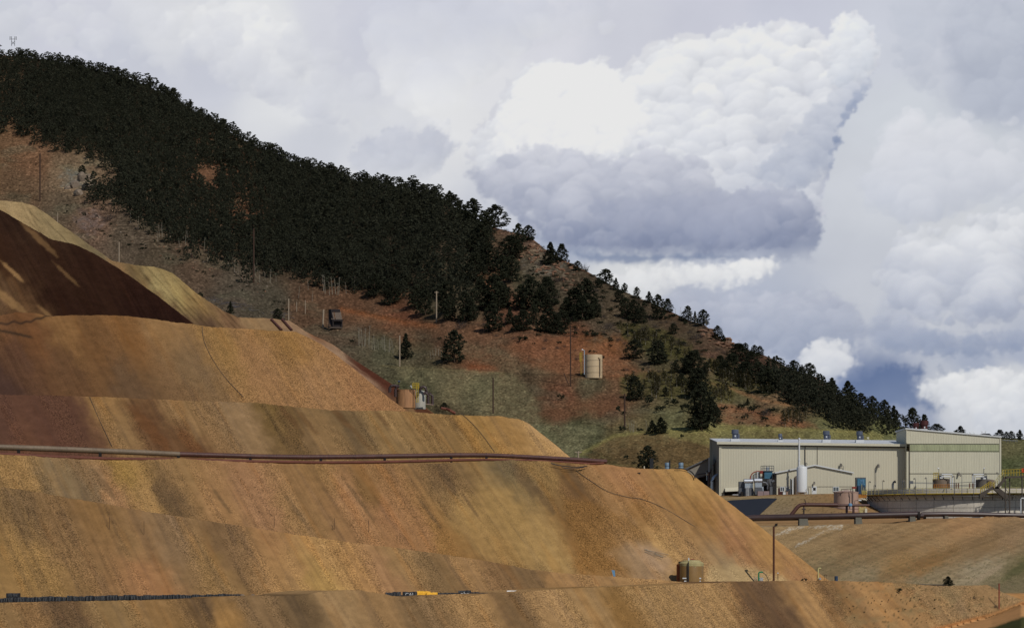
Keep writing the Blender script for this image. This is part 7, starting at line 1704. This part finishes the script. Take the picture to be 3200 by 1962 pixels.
for j in range(6): a, b = 2018 + rg.uniform(-6, 8), 1716 + rg.uniform(-3, 8); a2, b2q = a + rg.uniform(50, 76), b + rg.uniform(14, 26); MB().px([(a, b, float(Yplane(a, b, 289)) - .15), (a2, b2q, float(Yplane(a2, b2q, 289)) - .15)], .8, 5).build('pipe_run', M_POLEG, wp)
bx_ = thing('marker_box', P(1917, 1792, Ys(1917, 285)), 'small blue-grey marker plate leaning at the foot of the slope', 'marker'); MB().prism([P(1911, 1780, float(Ys(1911, 283))), P(1921, 1781, float(Ys(1911, 283))), P(1923, 1800, float(Ys(1911, 283))), P(1917, 1800, float(Ys(1911, 283)))], (0, .1, 0)).build('plate', M_VALVE, bx_)

# ---- lower brown tank
YL_ = 333.0
lt_ = thing('storage_tank', P(2155, 1826, YL_), 'olive-brown plastic tank with a rusty left side on the lowest bench', 'tank'); c_ = P(2161, 1832, YL_); r_ = 38 * YL_ / F
MB().lathe((c_.x, c_.y), [(r_, c_.z - .1), (r_, zz(1768, YL_)), (r_ * .99, zz(1767, YL_))], 40).build('shell', M_OLIVET, lt_, True)
MB().lathe((c_.x, c_.y), [(r_ * 1.005, zz(1767.8, YL_)), (r_ * 1.005, zz(1759, YL_)), (r_ * .95, zz(1757, YL_)), (r_ * .75, zz(1753, YL_)), (r_ * .72, zz(1750, YL_)), (.05, zz(1748.5, YL_))], 40).build('lid', mat('tank_lid', (160, 148, 104), .6, 0, .2, 2), lt_, True)
c3 = P(2129, 1832, YL_ + .3); MB().lathe((c3.x, c3.y), [(15 * YL_ / F, c3.z), (15 * YL_ / F, zz(1762, YL_)), (.05, zz(1761, YL_))], 20).build('side_tank', mat('rusty_side', (122, 62, 30), .5, 0, .2, 1), lt_, True)
MB().lathe((c3.x + .1, c3.y), [(12 * YL_ / F, zz(1762, YL_)), (12 * YL_ / F, zz(1753.5, YL_)), (.05, zz(1753, YL_))], 20).build('side_tank_neck', M_DARKTRIM, lt_, True)
Yf = YL_ - r_ - .05
MB().px([(2151, 1824, Yf), (2151, 1757, Yf), (2152, 1750, Yf + .8)], 1.9, 8).build('fill_hose', M_BLACK, lt_); MB().px([(2152, 1756, Yf + .6), (2152, 1742, Yf + .6)], 2.1, 8).build('vent_pipe', M_WHITE, lt_)
MB().px([(2158, 1746.5, YL_ - .5), (2170, 1746.5, YL_ - .5)], 1.3, 6).build('handle', M_RED, lt_); MB().px([(2170, 1765, Yf + .06), (2173, 1773, Yf + .1), (2176, 1765, Yf + .12)], 1.0, 6).build('bracket', M_YELP, lt_)
for a, b, c, d_ in ((2133, 1804, 2145, 1807.5), (2138, 1813, 2145, 1816), (2184, 1804, 2191, 1808), (2186, 1813, 2190, 1816), (2179, 1817, 2184, 1823)):
    um = (a + c) / 2; dx = abs(um - 2161) * YL_ / F; Yq = YL_ - math.sqrt(max(r_ * r_ - dx * dx, .02)) - .12
    MB().bx(a, b, c, d_, Yq, .06).build('sticker', M_WHITE, lt_)
# ---- small kit on the lowest crest
gs = thing('standpipe', P(2372, 1815, 333), 'green bent standpipe beside a white tote box', 'standpipe'); MB().px([(2371, 1818, 333), (2371, 1789, 333), (2373, 1787, 333), (2384, 1786.5, 333)], 2.4, 8).build('riser', M_GREEN, gs, True); MB().px([(2384, 1787, 333), (2395, 1797, 333), (2402, 1814, 333)], 1.2, 6).build('hose', M_DARKTRIM, gs)
wt = thing('tote_box', P(2378, 1816, 334), 'white caged tote box behind the green standpipe', 'box'); MB().bx(2374, 1804, 2385, 1817, 334, .4).build('container', M_WHITE, wt); mb = MB()
for uu in (2356, 2360, 2364, 2374, 2379, 2384): mb.px([(uu, 1816, 333.9), (uu, 1803, 333.9)], .5, 4)
mb.px([(2356, 1804, 333.9), (2384, 1804, 333.9)], .5, 4); mb.px([(2356, 1811, 333.9), (2384, 1811, 333.9)], .5, 4); mb.build('cage', M_STEEL, wt)
mp = thing('marker_post', P(2431, 1808, 335), 'short brown marker post with a pale cap right of the light pole', 'post'); MB().px([(2431, 1812, 335), (2431, 1791, 335)], .9, 6).build('post', M_POLE, mp); MB().bx(2429, 1788, 2433, 1791, 334.8, .2).build('cap', M_ROOF, mp)
cs = thing('standpipe', P(2557, 1812, 333), 'cream standpipe with a bent top on the lowest crest', 'standpipe'); MB().px([(2557, 1816, 333), (2557, 1776, 333), (2558, 1774.5, 333), (2566, 1774.5, 333)], 1.9, 8).build('riser', M_YELP, cs, True); MB().lathe((P(2562, 1808, 332.8).x, 332.8), [(.05, zz(1812, 332.8)), (.15, zz(1810, 332.8)), (.15, zz(1806, 332.8)), (.05, zz(1804, 332.8))], 10).build('valve', M_STEEL, cs, True); MB().px([(2553.5, 1814, 333), (2553.5, 1794, 333)], .9, 6).build('post', M_POLER, cs)
fr = thing('post_frame', P(2576, 1812, 334), 'low frame of rusty posts right of the cream standpipe', 'fence'); mb = MB()
for uu in (2576, 2582): mb.px([(uu, 1815, 334), (uu, 1795, 334)], .5, 5)
mb.px([(2575, 1796, 334), (2584, 1796, 334)], .5, 5); mb.build('posts', M_POLER, fr)
bd = thing('drum', P(2613, 1812, 333), 'dark blue drum on the lowest crest', 'drum'); c_ = P(2613, 1814, 333); MB().lathe((c_.x, c_.y), [(.2, c_.z), (.2, zz(1800, 333)), (.16, zz(1799, 333)), (.03, zz(1799, 333))], 16).build('shell', M_BLUED, bd, True)
pe2 = thing('pipeline', P(2910, 1823, 328), 'low black pipe lying left of the small conifer on the crest', 'pipe'); MB().px([(2875, 1826, 330), (2950, 1827, 331)], 1.6, 8).build('pipe_run', M_BLACK, pe2)

# ---- rows of strapped black bundles on the lowest bench
rg = random.Random(21)
def bundle(u0, u1, vt_, vb_, s, label, group, m_=M_BLACK, ties=True, name='black_bundle', cat='bundle', text=None):
    Y = float(Ys((u0 + u1) / 2, s)); t_ = thing(name, P((u0 + u1) / 2, vb_, Y), label, cat, group)
    n = 7; vs = []; fs = []
    a, b = P(u0, vb_, Y), P(u1, vt_, Y); wx = b.x - a.x; hz = b.z - a.z; dp = .8
    prof = [(0, 0), (-.03, .45), (.04, .85), (.14, 1.0), (.5, 1.03), (.86, 1.0), (1.0, .8), (1.0, 0)]
    for i in range(n + 1):
        for (py, pz) in prof: vs.append((a.x + wx * i / n, a.y + dp * py + rg.uniform(-.03, .03), a.z + hz * (pz + rg.uniform(-.05, .05))))
    k = len(prof)
    for i in range(n):
        for j in range(k - 1): fs.append((i * k + j, (i + 1) * k + j, (i + 1) * k + j + 1, i * k + j + 1))
    fs.append(tuple(range(k))); fs.append(tuple(n * k + j for j in range(k))[::-1])
    MB().add(vs, fs).build('wrapping', m_, t_)
    if ties:
        mb = MB()
        for f in (rg.uniform(.15, .4), rg.uniform(.6, .9)):
            x = a.x + wx * f; pts = [(x + rg.uniform(-.04, .04), a.y + dp * py - .05, a.z + hz * pz + .03) for py, pz in prof[:5]]
            mb.tube(pts, .016, 4)
        mb.build('strap', M_TIE, t_)
    if text: text_part(text, hz * .75, ((a.x + b.x) / 2, a.y - .12, (a.z + b.z) / 2 + hz * .1), M_WHITE, t_)
u_ = -60.0
while u_ < 745:
    w_ = rg.uniform(15, 24)
    vt_ = np.interp(u_, [0, 180, 400, 620, 745], [1868, 1864, 1860, 1858, 1854]) + rg.uniform(-2, 2); vb_ = np.interp(u_, [0, 300, 745], [1890, 1884, 1872])
    bundle(u_, u_ + w_ - .6, vt_, vb_, 268 - rg.uniform(0, .8), 'strapped black plastic bundle in the long row at the foot of the slope', 'strapped black bundles in the long row'); u_ += w_
bundle(19, 60, 1853, 1870, 269.5, 'larger black bundle standing on top of the left end of the row', None)
for (a, b, vt_, txt) in ((1204, 1226, 1851, None), (1226, 1252, 1849, None), (1258, 1304, 1849, 'CAL'), (1366, 1392, 1852, None), (1392, 1432, 1852, None), (1432, 1472, 1845, 'ohz'), (1472, 1498, 1850, None), (1498, 1524, 1852, None)):
    bundle(a, b, vt_, 1870, 268.2, ('wide black bundle with white lettering ' + ('beside the yellow tarp' if txt == 'CAL' else 'on top of the right-hand group')) if txt else 'strapped black bundle in the short row by the yellow tarp', None if txt else 'strapped black bundles by the yellow tarp', text=txt)
bundle(1252, 1300, 1859, 1872, 266.4, 'flat black bundle lying in front of the lettered one', None)
bundle(1303, 1345, 1847, 1872, 267.6, 'crumpled yellow tarp bundle, left and higher of two', None, M_TARP, False, 'yellow_tarp', 'tarp')
bundle(1333, 1367, 1851, 1872, 266.6, 'crumpled yellow tarp bundle, right and lower of two', None, M_TARP, False, 'yellow_tarp', 'tarp')
bundle(1584, 1634, 1845, 1858, 268, 'crumpled white tarp lying on the bench crest', None, M_TARPW, False, 'white_tarp', 'tarp')
bundle(1630, 1652, 1849, 1857, 268, 'thin white sheet at the right end of the white tarp', None, M_TARPW, False, 'white_tarp', 'tarp')
for j, (a, b) in enumerate(((758, 1858), (772, 1862), (790, 1858))): rock(a, b + 6, 16, 12, 'grey-brown stone at the right end of the long bundle row', 'stones at the end of the bundle row', False, float(Ys(a, 266)))

# ---- far right horizon
hs = thing('farm_house', hill_pt(3085, 1376), 'small dark house with a pitched roof on the horizon', 'house'); Yh = float(hill_Y(3085, 1374))
MB().bx(3066, 1362, 3100, 1378, Yh, 8).build('wall', M_WOODD, hs); MB().prism([P(3062, 1363, Yh - 1), P(3104, 1363, Yh - 1), P(3092, 1354, Yh - 1), P(3072, 1354, Yh - 1)], (0, 10, 0)).build('roof', mat('dark_roof', (52, 52, 60), .8, 0, .1, 1), hs)
gr = thing('guard_rail', hill_pt(3150, 1380), 'pale guard rail along the road on the horizon', 'guard rail'); Yh = float(hill_Y(3150, 1382)) - 3
MB().px([(3120, 1375, Yh), (3180, 1377, Yh)], 1.0, 4).build('rail', M_STEEL, gr)
mb = MB()
for uu in range(3122, 3182, 8): mb.px([(uu, 1383, Yh), (uu, 1375, Yh)], .8, 4)
mb.build('posts', M_STEELD, gr)
sgn = thing('field_sign', hill_pt(2712, 1368), 'small pale square sign on the grass beyond the long roof', 'sign'); Yh = float(hill_Y(2712, 1368)) - 2
MB().bx(2709, 1365, 2716, 1372, Yh, .1).build('board', M_CREAMT, sgn); MB().px([(2712, 1376, Yh + .05), (2712, 1370, Yh + .05)], .6, 4).build('post', M_WOOD, sgn)
print('script done')
